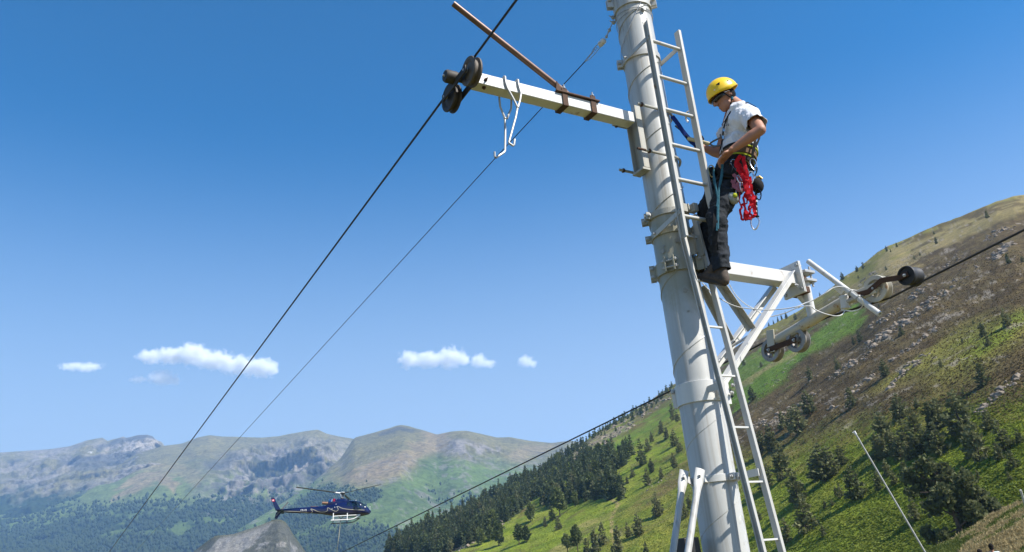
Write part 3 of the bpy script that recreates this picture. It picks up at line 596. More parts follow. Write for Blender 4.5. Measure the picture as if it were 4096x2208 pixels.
stand([(c10, 1210, 472, 162, 'lone pine at the top of the thicket, right of its upper left corner'), (c10, 1325, 392, 62), (c10, 1310, 562, 152), (c10, 1440, 562, 205), (c10, 1490, 532, 185), (c10, 1640, 592, 285, 'tallest grey green pine behind the thicket'), (c10, 1820, 552, 135),
       (c10, 1110, 642, 195), (c10, 1060, 762, 172), (c10, 1160, 722, 155), (c10, 1260, 692, 195), (c10, 1420, 702, 155), (c10, 1480, 722, 205), (c10, 1380, 692, 135), (c10, 1100, 740, 140), (c10, 1330, 735, 150), (c10, 1270, 760, 120), (c10, 1210, 750, 140),
       (c10, 1760, 762, 255, 'broad dark pine right of the thicket'), (c10, 1700, 740, 190, 'pine between the thicket and the broad dark pine'), (c10, 1930, 692, 195, 'slim pine standing right of the broad dark pine'), (c10, 2030, 642, 92, 'pale small pine near the right edge'), (c10, 1985, 812, 112, 'bushy small pine near the right edge, casting a shadow'), (c10, 1890, 760, 110)],
      protos=PINES, wide=1.2, label='dark pine in the dense thicket behind the leaning white pole, {} from its left side', group='pines of the dense thicket')
stand([(c10, 400, 892, 222, 'tall pine, highest of the row right of the ladder'), (c10, 690, 902, 232, 'tall dark pine in the middle of the lower slope'), (c10, 740, 872, 185), (c10, 635, 890, 170), (c10, 810, 792, 122, 'pine top right behind the tall dark pine pair'),
       (c10, 510, 1062, 205, 'wide pine below the tall pine right of the ladder'), (c10, 560, 1252, 225, 'grey green pine low on the slope, wide at the foot'), (c10, 430, 1322, 142, 'dark bushy pine at the foot of the ladder'), (c10, 910, 1032, 212, 'leaning round pine left of the white pole'),
       (c10, 1120, 872, 105, 'dark young pine beside the white pole'), (c10, 1170, 922, 84, 'small dark pine right of the white pole'), (c10, 1060, 962, 112, 'grey young pine left of the white pole'), (c10, 800, 1012, 82, 'small pale pine left of the leaning round pine'), (c10, 770, 1002, 60),
       (c10, 690, 1092, 52), (c10, 740, 1072, 42), (c10, 1310, 1172, 142, 'small grey pine under the old pine boughs'), (c10, 1745, 892, 62, 'bush-sized pine right of the old pine'), (c10, 285, 952, 132, 'pine beside the ladder, half hidden by it'), (c10, 300, 882, 92), (c10, 240, 1172, 62), (c10, 680, 1282, 72),
       (c10, 1250, 900, 120, 'brownish young pine left of the old pine'), (c10, 1960, 900, 60)], protos=PINES, wide=1.15, label='small young pine on the lower green slope, {} of its size from the left', group=G_LOW)
# the old spreading pine
_x, _y, _h = c10(1640, 1292, 585); _pp = on_hill(_x, _y); _dd = project(np.array(_pp))[2]
_bt = plant_tree('pine_tree', (big_crown, big_trunk), _pp, _h * _dd / FPX, RN, 'large spreading old pine at lower right', None, 'tree')
for _o in _bt.children: _o.rotation_euler = (0, R(-7), R(-18)); _o.scale = (_h * _dd / FPX,) * 3
stand([(c6, 170, 662, 105), (c6, 205, 702, 85), (c6, 175, 807, 72), (c6, 80, 572, 72), (c6, 115, 612, 75), (c6, 160, 482, 62), (c6, 190, 492, 64), (c6, 15, 632, 62), (c6, 15, 842, 85), (c6, 80, 882, 62), (c6, 60, 1132, 132), (c6, 245, 1152, 92), (c6, 275, 1092, 82),
       (c12, 2240, 862, 112), (c12, 2120, 802, 72), (c12, 2270, 762, 94), (c12, 2345, 792, 62), (c12, 2240, 602, 94), (c12, 2270, 522, 72), (c12, 2350, 442, 84), (c12, 2390, 492, 74), (c12, 1980, 962, 60), (c12, 2080, 852, 54), (c12, 2090, 1272, 102), (c12, 2170, 1262, 152), (c12, 2320, 1112, 165),
       (c12, 1435, 1192, 74), (c12, 1490, 1142, 92), (c12, 1540, 1212, 92), (c12, 1830, 1402, 172), (c12, 1890, 1332, 152), (c12, 2010, 1389, 192), (c12, 1760, 1425, 125), (c12, 2230, 1400, 80), (c12, 2430, 300, 70), (c12, 2440, 700, 80)],
      protos=PINES, label='dark pine scattered on the green slope left of the tower, {} from the left', group=G_L)
stand([(c12, 1320, 1152, 142, 'pale leafy birch above its long shadow at the wood edge'), (c12, 1230, 1332, 142, 'left leafy birch of a close pair on bright grass'), (c12, 1290, 1312, 122, 'right leafy birch of a close pair on bright grass'), (c12, 1550, 1112, 202, 'tall pale birch in front of the dark wood'), (c12, 1670, 1032, 112, 'slim birch right of the tall pale birch'),
       (c12, 930, 1335, 122, 'low leafy tree on the rocks at the wood edge'), (c12, 1070, 1342, 182, 'tall leafy tree on the rocks at the wood edge'), (c12, 1000, 1302, 112, 'leafy tree behind the tall one on the rocks'), (c12, 1690, 1385, 182, 'broad leafy tree at the bottom of the slope'), (c12, 1610, 1392, 132, 'leafy tree left of the broad one at the bottom')], 'birch_tree', BIRCH, 1.1, group=G_L)

# the wood: 300 firs one by one, the rest behind them as one mass
WOOD = [[(40, 1395), (200, 1300), (340, 1240), (700, 1100), (1000, 940), (1300, 780), (1450, 690), (1650, 560), (1700, 545), (1650, 620), (1450, 760), (1410, 890), (1250, 1050), (1130, 1130), (970, 1235), (860, 1310), (720, 1365), (660, 1410)],
        [(1450, 760), (1600, 665), (1900, 580), (2080, 580), (2100, 660), (1950, 810), (1750, 890), (1480, 880)], [(1400, 900), (1560, 930), (1520, 1010), (1420, 980)], [(1680, 870), (2050, 900), (2000, 960), (1850, 960), (1690, 930)], [(1380, 850), (1700, 880), (2000, 900), (1850, 990), (1600, 1010), (1400, 1010)]]
def in_wood(n, seed):
    r = np.random.default_rng(seed); out = []
    wts = [0.76, 0.12, 0.03, 0.04, 0.05]
    for poly, w in zip(WOOD, wts):
        a = np.array(poly, float); k = 0
        while k < n * w:
            x = r.uniform(a[:, 0].min(), a[:, 0].max(), 64); y = r.uniform(a[:, 1].min(), a[:, 1].max(), 64); ok = in_poly(x, y, poly)
            for i in np.nonzero(ok)[0]:
                p = on_hill(*c12(x[i] + r.normal(0, 45 if poly is WOOD[1] else 16), y[i] + abs(r.normal(0, 22)) * (0.4 if poly is WOOD[0] else 1), 0)[:2])
                if p is not None and k < n * w: out.append(p); k += 1
    return out
pts = in_wood(300, 21)
for i, p in enumerate(pts):
    k = rng.random(); pr = FIRS[rng.randrange(4)] if k < 0.7 else (PINES[rng.randrange(5)] if k < 0.88 else BIRCH[rng.randrange(2)])
    plant_tree('fir_tree' if k < 0.7 else ('pine_tree' if k < 0.88 else 'birch_tree'), pr, p, rng.uniform(9, 16.5) * (0.82 if k > 0.7 else 1), RN, 'tree of the dense dark wood running down the slope to the valley', 'trees of the dense wood', 'tree', 1.15)
def mass_of_trees(name, pts, hmin, hmax, seed, mat, label):
    r = np.random.default_rng(seed); src = conifer_mesh(name, seed, 0.24, 8, 5, 0.3, 0.9, 0.05, 0.1, mat, 0.11, 2)[0]
    v = np.empty(len(src.vertices) * 3, np.float32); src.vertices.foreach_get('co', v); v = v.reshape(-1, 3); nf = len(v) // 4
    V = []
    for p in pts:
        h = r.uniform(hmin, hmax); a = r.uniform(0, 6.28); ca, sa = math.cos(a), math.sin(a)
        V.append(np.stack([(v[:, 0] * ca - v[:, 1] * sa) * h + p[0], (v[:, 0] * sa + v[:, 1] * ca) * h + p[1], v[:, 2] * h + p[2] - 0.2], 1))
    V = np.concatenate(V)
    return tag(link_mesh(name, np_mesh(name, V, np.arange(len(V)).reshape(-1, 4), mat)), label, 'forest', kind='stuff')
mass_of_trees('hill_forest', in_wood(1150, 22), 6, 12, 23, M_fir, 'dense dark wood behind its front trees, on the slope above the valley')
_r = np.random.default_rng(9); ridge_pts = []
for x in np.linspace(2290, 2690, 70):
    p = on_hill(x + _r.normal(0, 4), interp([(q[0], q[1]) for q in crest], x) + abs(_r.normal(6, 14)))
    if p is not None: ridge_pts.append(p)
mass_of_trees('ridge_forest', ridge_pts, 5, 10, 24, M_fir, 'thin fringe of small firs on the skyline left of the tower')

# rocks: broken bands of pale stone, each outcrop one heap
def rock_verts(r, s):
    b = bmesh.new(); bmesh.ops.create_icosphere(b, subdivisions=1, radius=1.0); v = np.array([p.co[:] for p in b.verts]); f = [[q.index for q in p.verts] for p in b.faces]; b.free()
    v = v * r.uniform(0.62, 1.2, (len(v), 1)); return v * s * np.array([r.uniform(0.8, 1.5), r.uniform(0.7, 1.1), r.uniform(0.5, 0.95)]), f
def outcrop(label, path, width, n, smin, smax, seed):
    r = np.random.default_rng(seed); V, F, k = [], [], 0; a = np.array(path, float)
    seg = np.hypot(*(a[1:] - a[:-1]).T); cum = np.concatenate([[0], np.cumsum(seg)])
    for i in range(n):
        t = r.uniform(0, cum[-1]); x = np.interp(t, cum, a[:, 0]) + r.normal(0, width); y = np.interp(t, cum, a[:, 1]) + r.normal(0, width * 0.6); p = on_hill(x, y)
        if p is None: continue
        s = smin + (smax - smin) * r.random() ** 2.2; v, f = rock_verts(r, s); an = r.uniform(0, 6.28); ca, sa = math.cos(an), math.sin(an)
        v = np.stack([v[:, 0] * ca - v[:, 1] * sa, v[:, 0] * sa + v[:, 1] * ca, v[:, 2]], 1) + np.array(p) + np.array([0, 0, -0.12 * s])
        F += [[q + k for q in g] for g in f]; V.append(v); k += len(v)
    org = np.concatenate(V).mean(0)
    o = link_mesh('rock_outcrop', np_mesh('rock_outcrop', np.concatenate(V) - org, F, M_rock), None, Vector(org.tolist()))
    return tag(o, label, 'rock outcrop', 'rock outcrops on the hillside', 'stuff')
def q11(*pts): return [c11(x, y, 0)[:2] for x, y in pts]
def q10(*pts): return [c10(x, y, 0)[:2] for x, y in pts]
def q12(*pts): return [c12(x, y, 0)[:2] for x, y in pts]
outcrop('largest pale rock band running diagonally down the brown slope', q11((1180, 800), (1060, 890), (960, 970), (850, 1040), (700, 1150), (600, 1220), (520, 1280)), 13, 150, 0.4, 2.0, 1)
outcrop('pale rock band below the largest, ending at the bracken strip', q11((560, 1300), (470, 1370), (400, 1420)) + q10((860, 90), (780, 160), (720, 200)), 9, 60, 0.4, 1.7, 2)
outcrop('thin rock band right of and below the largest band', q11((1090, 1110), (1000, 1180), (900, 1250), (780, 1330), (720, 1380)), 7, 70, 0.35, 1.4, 3)
outcrop('rock band under the lower end of the white guide bar', q11((820, 940), (740, 1000), (680, 1040), (600, 1080), (560, 1110)), 8, 60, 0.4, 1.5, 4)
outcrop('short rock band directly below the black roller', q11((1020, 770), (960, 820), (900, 860), (860, 880)), 8, 50, 0.4, 1.7, 5)
outcrop('rocks near the right edge under the black cable', q11((1690, 430), (1620, 490), (1560, 540), (1520, 570)), 10, 60, 0.5, 2.2, 6)
outcrop('rock patches above the black cable near the right edge', q11((1700, 320), (1580, 340), (1540, 390), (1480, 430)), 10, 50, 0.5, 1.9, 7)
outcrop('rocks along the crest above the white guide bar', q11((700, 465), (640, 500), (590, 525), (540, 570), (490, 620)), 5, 60, 0.5, 2.1, 8)
outcrop('rocks strewn below the crest between guide bar and roller', q11((620, 660), (560, 690), (500, 740), (470, 770)), 7, 40, 0.4, 1.6, 9)
outcrop('rocks by the olive strip right of the thin band', q10((1390, 20), (1340, 80), (1280, 110), (1220, 170), (1130, 260)), 7, 70, 0.3, 1.4, 10)
outcrop('grey boulders beside the pine with the long shadow', q10((1030, 170), (980, 200), (800, 350), (720, 410)), 7, 34, 0.4, 1.6, 11)
outcrop('pale rocks around the pine clump right of the ladder', q10((640, 270), (540, 360), (460, 400), (390, 440), (320, 500), (230, 500), (200, 520)), 9, 90, 0.35, 1.5, 12)
outcrop('rocks behind the thicket at the right edge', q10((2050, 150), (1980, 220), (1900, 270), (1830, 350), (1740, 440)), 9, 80, 0.3, 1.3, 13)
outcrop('grey scree under the skyline left of the tower', q12((2400, 150), (2280, 230), (2150, 330), (2000, 440), (1880, 530), (1750, 600), (1640, 650)), 16, 300, 0.7, 3.2, 14)
outcrop('warm rocks along the lower edge of the wood', q12((1480, 760), (1400, 820), (1220, 920), (1130, 1160), (1000, 1210), (880, 1290), (760, 1350), (700, 1385)), 9, 170, 0.6, 3.0, 15)
outcrop('scattered stones over the mid brown slope', q11((1300, 740), (1200, 770), (1420, 650), (1300, 560), (1130, 640), (1320, 520), (1100, 520)), 16, 90, 0.3, 1.2, 16)
outcrop('loose stones in the heather below the rollers', q10((700, 90), (640, 130), (560, 220), (470, 140), (300, 250), (160, 380)), 16, 80, 0.3, 1.1, 17)
outcrop('stones in the brown patch left of the pole', q12((2350, 850), (2250, 900), (2440, 780), (2150, 930)), 12, 40, 0.2, 0.8, 18)

# bracken and heather clumps over the slope: nobody could count them
def clumps(name, n, region, smin, smax, mat, seed, label, cat, per=4, pick=None):
    r = np.random.default_rng(seed); xs, ys = r.uniform(region[0], region[2], n * 3), r.uniform(region[1], region[3], n * 3); C, S = [], []
    for x, y in zip(xs, ys):
        if len(C) >= n: break
        if pick and not pick(x, y, r): continue
        p = on_hill(x, y)
        if p is None: continue
        d = project(np.array(p))[2]
        if d > 640: continue
        C.append(p); S.append(r.uniform(smin, smax))
    C = np.array(C); S = np.array(S); D = np.tile([0, 0, 1.0], (len(C), 1))
    V, F = sprays(C + np.array([0, 0, 1]) * (S * 0.3)[:, None], S, D, r, per, 0.7, True)
    return tag(link_mesh(name, np_mesh(name, V, F, mat)), label, cat, kind='stuff')
M_brk = leaf_mat('bracken_fronds', (0.11, 0.16, 0.018), (0.25, 0.29, 0.04), 0.6)
M_hth = leaf_mat('heather_sprigs', (0.075, 0.056, 0.026), (0.16, 0.122, 0.052), 0.6)
lowline = lambda x: np.interp(x, [1000, 2700, 2900, 3100, 3400, 3700, 4096], [1700, 1720, 1870, 1820, 1730, 1640, 1590])
clumps('bracken', 60000, (2000, 1500, 4120, 2215), 0.10, 0.30, M_brk, 3, 'bright green bracken covering the lower slope', 'bracken', 3, lambda x, y, r: y > lowline(x) + r.normal(0, 50))
clumps('heather', 26000, (2900, 1000, 4120, 2000), 0.12, 0.32, M_hth, 4, 'dark brown heather covering the upper slope', 'heather', 3, lambda x, y, r: y < lowline(x) + r.normal(0, 60))
# dry grass and weeds on the bank
_r = np.random.default_rng(12); C, S = [], []
for _ in range(26000):
    x, y = _r.uniform(3560, 4110), _r.uniform(1990, 2230); h = BANK_BVH.ray_cast(Vector((0, 0, 0)), Vector(rays(x, y).tolist()).normalized())[0]
    if h is not None and project(np.array(h))[2] < 60: C.append(h); S.append(_r.uniform(0.04, 0.14))
C = np.array(C); S = np.array(S); h0 = fbm(C / 2.2, 3, 0.6, 77)
for nm, sel, c0, c1, lb in (('dry_grass', h0 < 0.5, (0.22, 0.17, 0.075), (0.46, 0.37, 0.19), 'dry straw coloured grass on the bank'), ('bank_weeds', h0 >= 0.5, (0.07, 0.10, 0.02), (0.2, 0.22, 0.06), 'green weeds on the dry bank')):
    V, F = sprays(C[sel] + np.array([0, 0, 1]) * (S[sel] * 0.4)[:, None], S[sel], np.tile([0, 0, 1.0], (sel.sum(), 1)), _r, 4, 0.2)
    tag(link_mesh(nm, np_mesh(nm, V, F, leaf_mat(nm + '_blades', c0, c1, 1.5))), lb, 'grass', kind='stuff')
# ------------------------------------------------------------------ the lift tower
TB = Vector((1.325, 6.159, 0.0))                                # the pole's axis; h is height above the eye
TA = Vector((math.sin(R(58.25)), math.cos(R(58.25)), 0)); TBv = Vector((math.sin(R(148.25)), math.cos(R(148.25)), 0)); TU = Vector((0, 0, 1))
def L(p): return TB + TA * p[0] + TBv * p[1] + TU * p[2]         # a: along the cross-arms, b: along the cables uphill, h: up
def sol(x, y, **k):
    d = Vector(rays(x, y).tolist()); (n, v), = k.items(); ax = {'a': TA, 'b': TBv, 'h': TU}[n]
    w = d * ((v + TB.dot(ax)) / d.dot(ax)) - TB
    return Vector((w.dot(TA), w.dot(TBv), w.dot(TU)))
def T(): return MB(L)
PR = 0.163
M_pole = paint('pole_paint', (0.43, 0.43, 0.405), 0.38, 0, 0.07, 2.2, (0.22, 0.19, 0.14), 0.42, 0.12, streak=0.4)
def dirty_band(m, z0, z1, col, amt):
    """grimy stretch of a mast between two heights: old grease and lichen"""
    nt = m.node_tree; N, Lk = nt.nodes, nt.links; bs = N['Principled BSDF']; src = bs.inputs['Base Color'].links[0].from_socket
    tc = N.new('ShaderNodeTexCoord'); sx = N.new('ShaderNodeSeparateXYZ'); Lk.new(tc.outputs['Object'], sx.inputs[0]); nz = noise_node(N, Lk, tc.outputs['Object'], 5.0, 6, 0.7)
    ad = N.new('ShaderNodeMath'); ad.operation = 'MULTIPLY_ADD'; Lk.new(nz, ad.inputs[0]); ad.inputs[1].default_value = 0.5; Lk.new(sx.outputs['Z'], ad.inputs[2])
    fs = []
    for a, b in ((z0, z0 + 0.25), (z1 + 0.25, z1)):
        r = N.new('ShaderNodeMapRange'); r.inputs['From Min'].default_value = a + 0.25; r.inputs['From Max'].default_value = b + 0.25; Lk.new(ad.outputs[0], r.inputs['Value']); fs.append(r.outputs['Result'])
    mu = N.new('ShaderNodeMath'); mu.operation = 'MULTIPLY'; Lk.new(fs[0], mu.inputs[0]); Lk.new(fs[1], mu.inputs[1])
    mv = N.new('ShaderNodeMath'); mv.operation = 'MULTIPLY'; Lk.new(mu.outputs[0], mv.inputs[0]); mv.inputs[1].default_value = amt
    Lk.new(mixc(N, Lk, mv.outputs[0], src, col), bs.inputs['Base Color'])
dirty_band(M_pole, 3.45, 4.25, (0.26, 0.245, 0.165), 0.75)
M_white = paint('white_steel', (0.58, 0.575, 0.55), 0.4, 0, 0.07, 3.0, (0.26, 0.16, 0.09), 0.42, 0.15, streak=0.1)
M_grey = paint('grey_paint', (0.33, 0.325, 0.285), 0.5, 0, 0.1, 4.0, (0.22, 0.13, 0.07), 0.5, 0.2, streak=0.5)
M_galv = paint('galvanised_steel', (0.40, 0.40, 0.39), 0.45, 0.35, 0.12, 7.0, (0.30, 0.17, 0.08), 0.2, 0.2)
M_rust = paint('rusty_steel', (0.075, 0.038, 0.022), 0.8, 0.2, 0.35, 9.0, (0.20, 0.095, 0.04), 0.5, 0.5)
M_brown = paint('brown_tube_paint', (0.13, 0.075, 0.055), 0.36, 0.3, 0.18, 8.0, (0.10, 0.06, 0.05), 0.5, 0.2)
M_dark = paint('greasy_iron', (0.045, 0.04, 0.035), 0.65, 0.3, 0.3, 9.0, (0.15, 0.09, 0.05), 0.4, 0.4)
M_sheave = paint('worn_sheave', (0.27, 0.25, 0.225), 0.5, 0.35, 0.2, 10.0, (0.13, 0.07, 0.04), 0.5, 0.3)
M_sheave2 = paint('dark_worn_sheave', (0.10, 0.085, 0.07), 0.65, 0.2, 0.3, 12.0, (0.22, 0.15, 0.09), 0.4, 0.3)
M_black = paint('black_rubber', (0.018, 0.018, 0.018), 0.55, 0, 0.2, 10.0, bump=0.2)
M_cream = paint('stained_white_tube', (0.50, 0.46, 0.37), 0.5, 0, 0.1, 5.0, (0.28, 0.15, 0.06), 0.6, 0.25)
M_rope = paint('steel_rope', (0.028, 0.027, 0.026), 0.45, 0.4, 0.3, 60, bump=0.6)
M_wire = paint('white_cable_sheath', (0.62, 0.62, 0.61), 0.5, 0, 0.05, 20, bump=0)
M_mark = paint('marking_outline', (0.50, 0.50, 0.47), 0.5, 0, 0.05, 5, bump=0)
M_stain = paint('bare_patch', (0.27, 0.265, 0.235), 0.6, 0, 0.3, 14.0, (0.55, 0.55, 0.5), 0.3, 0.3)

tower = empty('lift_tower', L((0, 0, -1.6)))
tag(tower, 'tall pale grey steel ski lift tower with two cross-arms and ladders', 'lift tower')
def pol(phi, r=PR): return (math.cos(R(phi)) * r, math.sin(R(phi)) * r)   # round the pole; 134 faces the camera, 44 its right edge
m = T(); m.lathe((0, 0, 0), (0, 0, 1), [(PR, -1.75), (PR, 1.19), (PR - 0.003, 1.20), (PR - 0.003, 2.30), (PR - 0.006, 2.31), (PR - 0.006, 5.5)], 64)
pole = m.build('pole', M_pole, tower, angle=60)
m = T(); pts = [(*pol(134 - 360 * (h - 0.35) / 0.62, PR - 0.0015), h) for h in np.arange(-1.4, 5.4, 0.012)]; m.tube(pts, 0.0042, 4); m.build('weld_seam', M_pole, pole)
m = T(); m.lathe((0, 0, -1.66), (0, 0, 1), [(0.32, 0), (0.32, 0.05), (0.18, 0.051), (0.17, 0.2)], 40); m.build('base_flange', M_pole, tower)
def wrap_patch(phi0, h0, w, hh, seed):
    """an irregular flake on the pole's skin"""
    r = np.random.default_rng(seed); n = 18; vs = [L((*pol(phi0, PR + 0.0012), h0))]
    for k in range(n):
        a = 2 * math.pi * k / n; rr = r.uniform(0.55, 1.1); vs.append(L((*pol(phi0 + math.degrees(math.cos(a) * w * rr / PR), PR + 0.0012), h0 + math.sin(a) * hh * rr)))
    q = MB(); q.add(vs, [(0, 1 + k, 1 + (k + 1) % n) for k in range(n)]); q.build('bare_patch', M_stain, pole)
for i, (ph, h, w, hh) in enumerate([(113, 2.47, 0.045, 0.042), (168, 2.40, 0.03, 0.025), (122, 2.04, 0.022, 0.026), (150, 1.225, 0.028, 0.024), (128, 4.27, 0.03, 0.012), (160, 2.44, 0.014, 0.012), (150, 2.385, 0.01, 0.012), (124, 1.87, 0.012, 0.01)]): wrap_patch(ph, h, w, hh, i)
# the painted outline of a figure 2 on the right of the pole
TWO = [(-.5, .62), (-.38, .88), (-.1, 1.0), (.2, .97), (.45, .8), (.5, .52), (.36, .22), (.05, -.15), (-.3, -.5), (-.52, -.78), (-.52, -1.0), (.55, -1.0), (.55, -.76), (-.16, -.76), (.1, -.48), (.5, -.08), (.76, .3), (.74, .78), (.5, 1.1), (.1, 1.25), (-.36, 1.15), (-.68, .88), (-.76, .62)]
m = T(); m.tube([(*pol(72 - math.degrees(x * 0.05 / PR), PR + 0.0002), 0.24 + y * 0.088) for x, y in TWO], 0.0012, 4, closed=True); m.build('number_marking', M_mark, pole)

def collar(h, hh, t=0.008, mat=None, lugs=(), name='collar', gap=None):
    m = T(); m.lathe((0, 0, h - hh / 2), (0, 0, 1), [(PR - 0.001, 0), (PR + t, 0.0), (PR + t, hh), (PR - 0.001, hh)], 56)
    c = m.build(name, mat or M_pole, tower, bevel=0.0015)
    for (phi, out, wide, dh, bolts) in lugs:
        for s in (-1, 1):
            d = Vector((*pol(phi, 1), 0)); e = Vector((-d.y, d.x, 0)); q = T(); q.hexa(d * (PR + t + out / 2 - 0.002) + e * (s * wide) + Vector((0, 0, h)), d * (out / 2), e * 0.006, (0, 0, dh / 2)); q.build('clamp_lug', mat or M_pole, c, bevel=0.001)
        for bz in bolts:
            q = T(); d = Vector((*pol(phi, 1), 0)); e = Vector((-d.y, d.x, 0)); p = d * (PR + t + out * 0.55) + Vector((0, 0, h + bz))
            q.lathe(p - e * (wide + 0.03), e, [(0.008, 0), (0.008, 2 * wide + 0.06)], 8); q.bolt(p + e * (wide + 0.006), e, 0.016, 0.014); q.bolt(p - e * (wide + 0.006), -e, 0.016, 0.014); q.build('clamp_bolt', M_galv, c)
    return c
collar(4.90, 0.22, 0.010, M_pole, [(205, 0.06, 0.02, 0.10, (0.02,)), (48, 0.05, 0.02, 0.2, (-0.04,))])
collar(4.26, 0.055, 0.006, M_pole, [(215, 0.05, 0.018, 0.075, (0,))])
collar(2.73, 0.05, 0.010, M_grey, [(190, 0.045, 0.016, 0.06, (0,)), (225, 0.05, 0.018, 0.055, (0,)), (80, 0.06, 0.02, 0.06, (0,))])
collar(2.565, 0.05, 0.006, M_pole, [(222, 0.045, 0.016, 0.055, (0,))])
collar(2.265, 0.105, 0.013, M_pole, [(148, 0.05, 0.036, 0.125, (0.028, -0.028)), (222, 0.045, 0.02, 0.13, (0.035, -0.035)), (60, 0.06, 0.05, 0.12, (0.03,))])
collar(1.25, 0.155, 0.011, M_white, [(78, 0.05, 0.022, 0.13, (0.035, -0.035)), (232, 0.03, 0.016, 0.15, (0.05,))])
low = collar(0.615, 0.05, 0.009, M_white, [(88, 0.05, 0.016, 0.05, (0,)), (66, 0.045, 0.014, 0.05, (0,))])
# thin wire rings and tie wires near the top
for k, (h0, tl) in enumerate([(4.83, 0.02), (4.74, -0.015), (4.685, 0.03)]):
    m = T(); m.tube([(*pol(a, PR + 0.004), h0 + tl * math.sin(R(a))) for a in range(0, 360, 10)], 0.0032, 5, closed=True); m.build('wire_ring', M_galv, tower)
m = T(); q0 = sol(2588, -40, b=0.17); m.tube([q0] + [Vector((*pol(a, PR + 0.006), h)) for a, h in ((112, 4.74), (130, 4.64), (150, 4.55), (172, 4.46), (198, 4.40), (220, 4.36), (240, 4.33))], 0.0036, 5); m.build('tie_wire', M_galv, tower)
for p in (sol(2452, 70, a=-0.15), sol(2454, 90, a=-0.15), sol(2575, 36, b=0.17)):
    m = T(); m.hexa(p, (0.012, 0, 0), (0, 0.012, 0), (0, 0, 0.014)); m.bolt(p + Vector((-0.012, 0, 0)), (-1, 0, 0.2), 0.008, 0.012, 0.02); m.build('wire_clip', M_galv, tower)

# ---- left cross-arm
def box_beam(p0, p1, w, h, wall, side):
    m = T(); m.beam(p0, p1, w, h, side); return m
AW, AH0, AH1 = 0.105, 3.558, 3.658
am = (AH0 + AH1) / 2
m = T(); m.beam((-0.235, 0, am), (-1.77, 0, am), AW, AH1 - AH0, (0, 1, 0)); larm = m.build('cross_arm', M_white, tower, bevel=0.006); larm['label'] = 'left cross-arm of white square tube with rusty clamps'
m = T(); m.beam((-1.772, 0, am), (-1.778, 0, am), AW - 0.02, AH1 - AH0 - 0.02, (0, 1, 0)); m.build('end_cap', M_rust, larm)
m = T(); m.prof((-0.205, 0, 3.13), (-0.205, 0, 3.72), [(-.07, -.032), (.07, -.032), (.07, .028), (.06, .028), (.06, -.02), (-.06, -.02), (-.06, .028), (-.07, .028)], (0, 1, 0)); m.build('mounting_channel', M_grey, larm, bevel=0.002)
for h in (3.655, 3.215):
    m = T(); pts = [(-0.29, PR + 0.012, h)] + [(*pol(a, PR + 0.012), h + 0.004 * math.sin(R(a) * 2)) for a in range(90, -91, -10)] + [(-0.29, -PR - 0.012, h)]; m.tube(pts, 0.0115, 8); u = m.build('u_bolt', M_grey, larm)
    for b in (PR + 0.012, -PR - 0.012):
        q = T(); q.bolt((-0.242, b, h), (-1, 0, 0), 0.02, 0.018); q.build('nut', M_rust, u)
m = T(); m.lathe((-0.242, PR + 0.012, 3.215), (-1, 0, 0), [(0.010, 0), (0.010, 0.13)], 8); m.build('threaded_rod', M_rust, larm)
for h in (3.13,):
    m = T(); m.box((-0.25, -0.07, 3.108), (-0.17, 0.07, 3.128)); m.build('channel_foot', M_grey, larm, bevel=0.002)
m = T(); m.bolt((-1.66, AW / 2, 3.60), (0, 1, 0), 0.014, 0.012, 0.02); m.build('bolt', M_rust, larm)
m = T(); m.bolt((-1.66, 0.02, AH0), (0, 0, -1), 0.016, 0.012, 0.008); m.build('bolt', M_rust, larm)
# brown guide bar bolted on the arm
gb0, gb1 = sol(2268, 372, b=0.0), sol(1812, 14, b=0.0)
gb0.z = AH1 + 0.03; gb0.x = -0.83
def hollow(m, p0, p1, r, n=20, wall=0.008):
    p0, p1 = Vector(p0), Vector(p1); d = (p1 - p0); l = d.length; m.lathe(p0, d, [(r, 0), (r, l), (r - wall, l), (r - wall, 0)], n, closed=True); return m
m = T(); hollow(m, gb0, gb1, 0.024); gbar = m.build('guide_bar', M_brown, tower); gbar['label'] = 'long brown tube slanting up from the left cross-arm'
m = T(); m.beam((-0.60, 0, AH1 + 0.009), (-1.02, 0, AH1 + 0.009), 0.15, 0.012, (0, 1, 0)); m.build('plate', M_rust, gbar, bevel=0.001)
m = T(); m.add([L((-1.0, 0.03, AH1 + 0.016)), L((-0.9, 0.03, AH1 + 0.016)), L((-0.98, 0.03, AH1 + 0.13)), L((-1.0, 0.022, AH1 + 0.016)), L((-0.9, 0.022, AH1 + 0.016)), L((-0.98, 0.022, AH1 + 0.13))], [(0, 1, 2), (5, 4, 3), (0, 3, 4, 1), (1, 4, 5, 2), (2, 5, 3, 0)]); m.build('gusset', M_rust, gbar)
for a in (-0.66, -0.94):
    m = T(); o = 0.008; w = AW / 2 + o
    m.beam((a, w, AH0 - o), (a, w, AH1 + 0.05), 0.05, 0.008, (1, 0, 0)); m.beam((a, -w, AH0 - o), (a, -w, AH1 + 0.05), 0.05, 0.008, (1, 0, 0)); m.beam((a, -w - 0.004, AH0 - o), (a, w + 0.004, AH0 - o), 0.05, 0.008, (1, 0, 0)); st = m.build('strap', M_rust, gbar, bevel=0.001)
    for b in (w, -w):
        q = T(); q.bolt((a, b, AH1 + 0.05), (0, 0, 1), 0.011, 0.014, 0.02); q.build('bolt', M_galv, st)
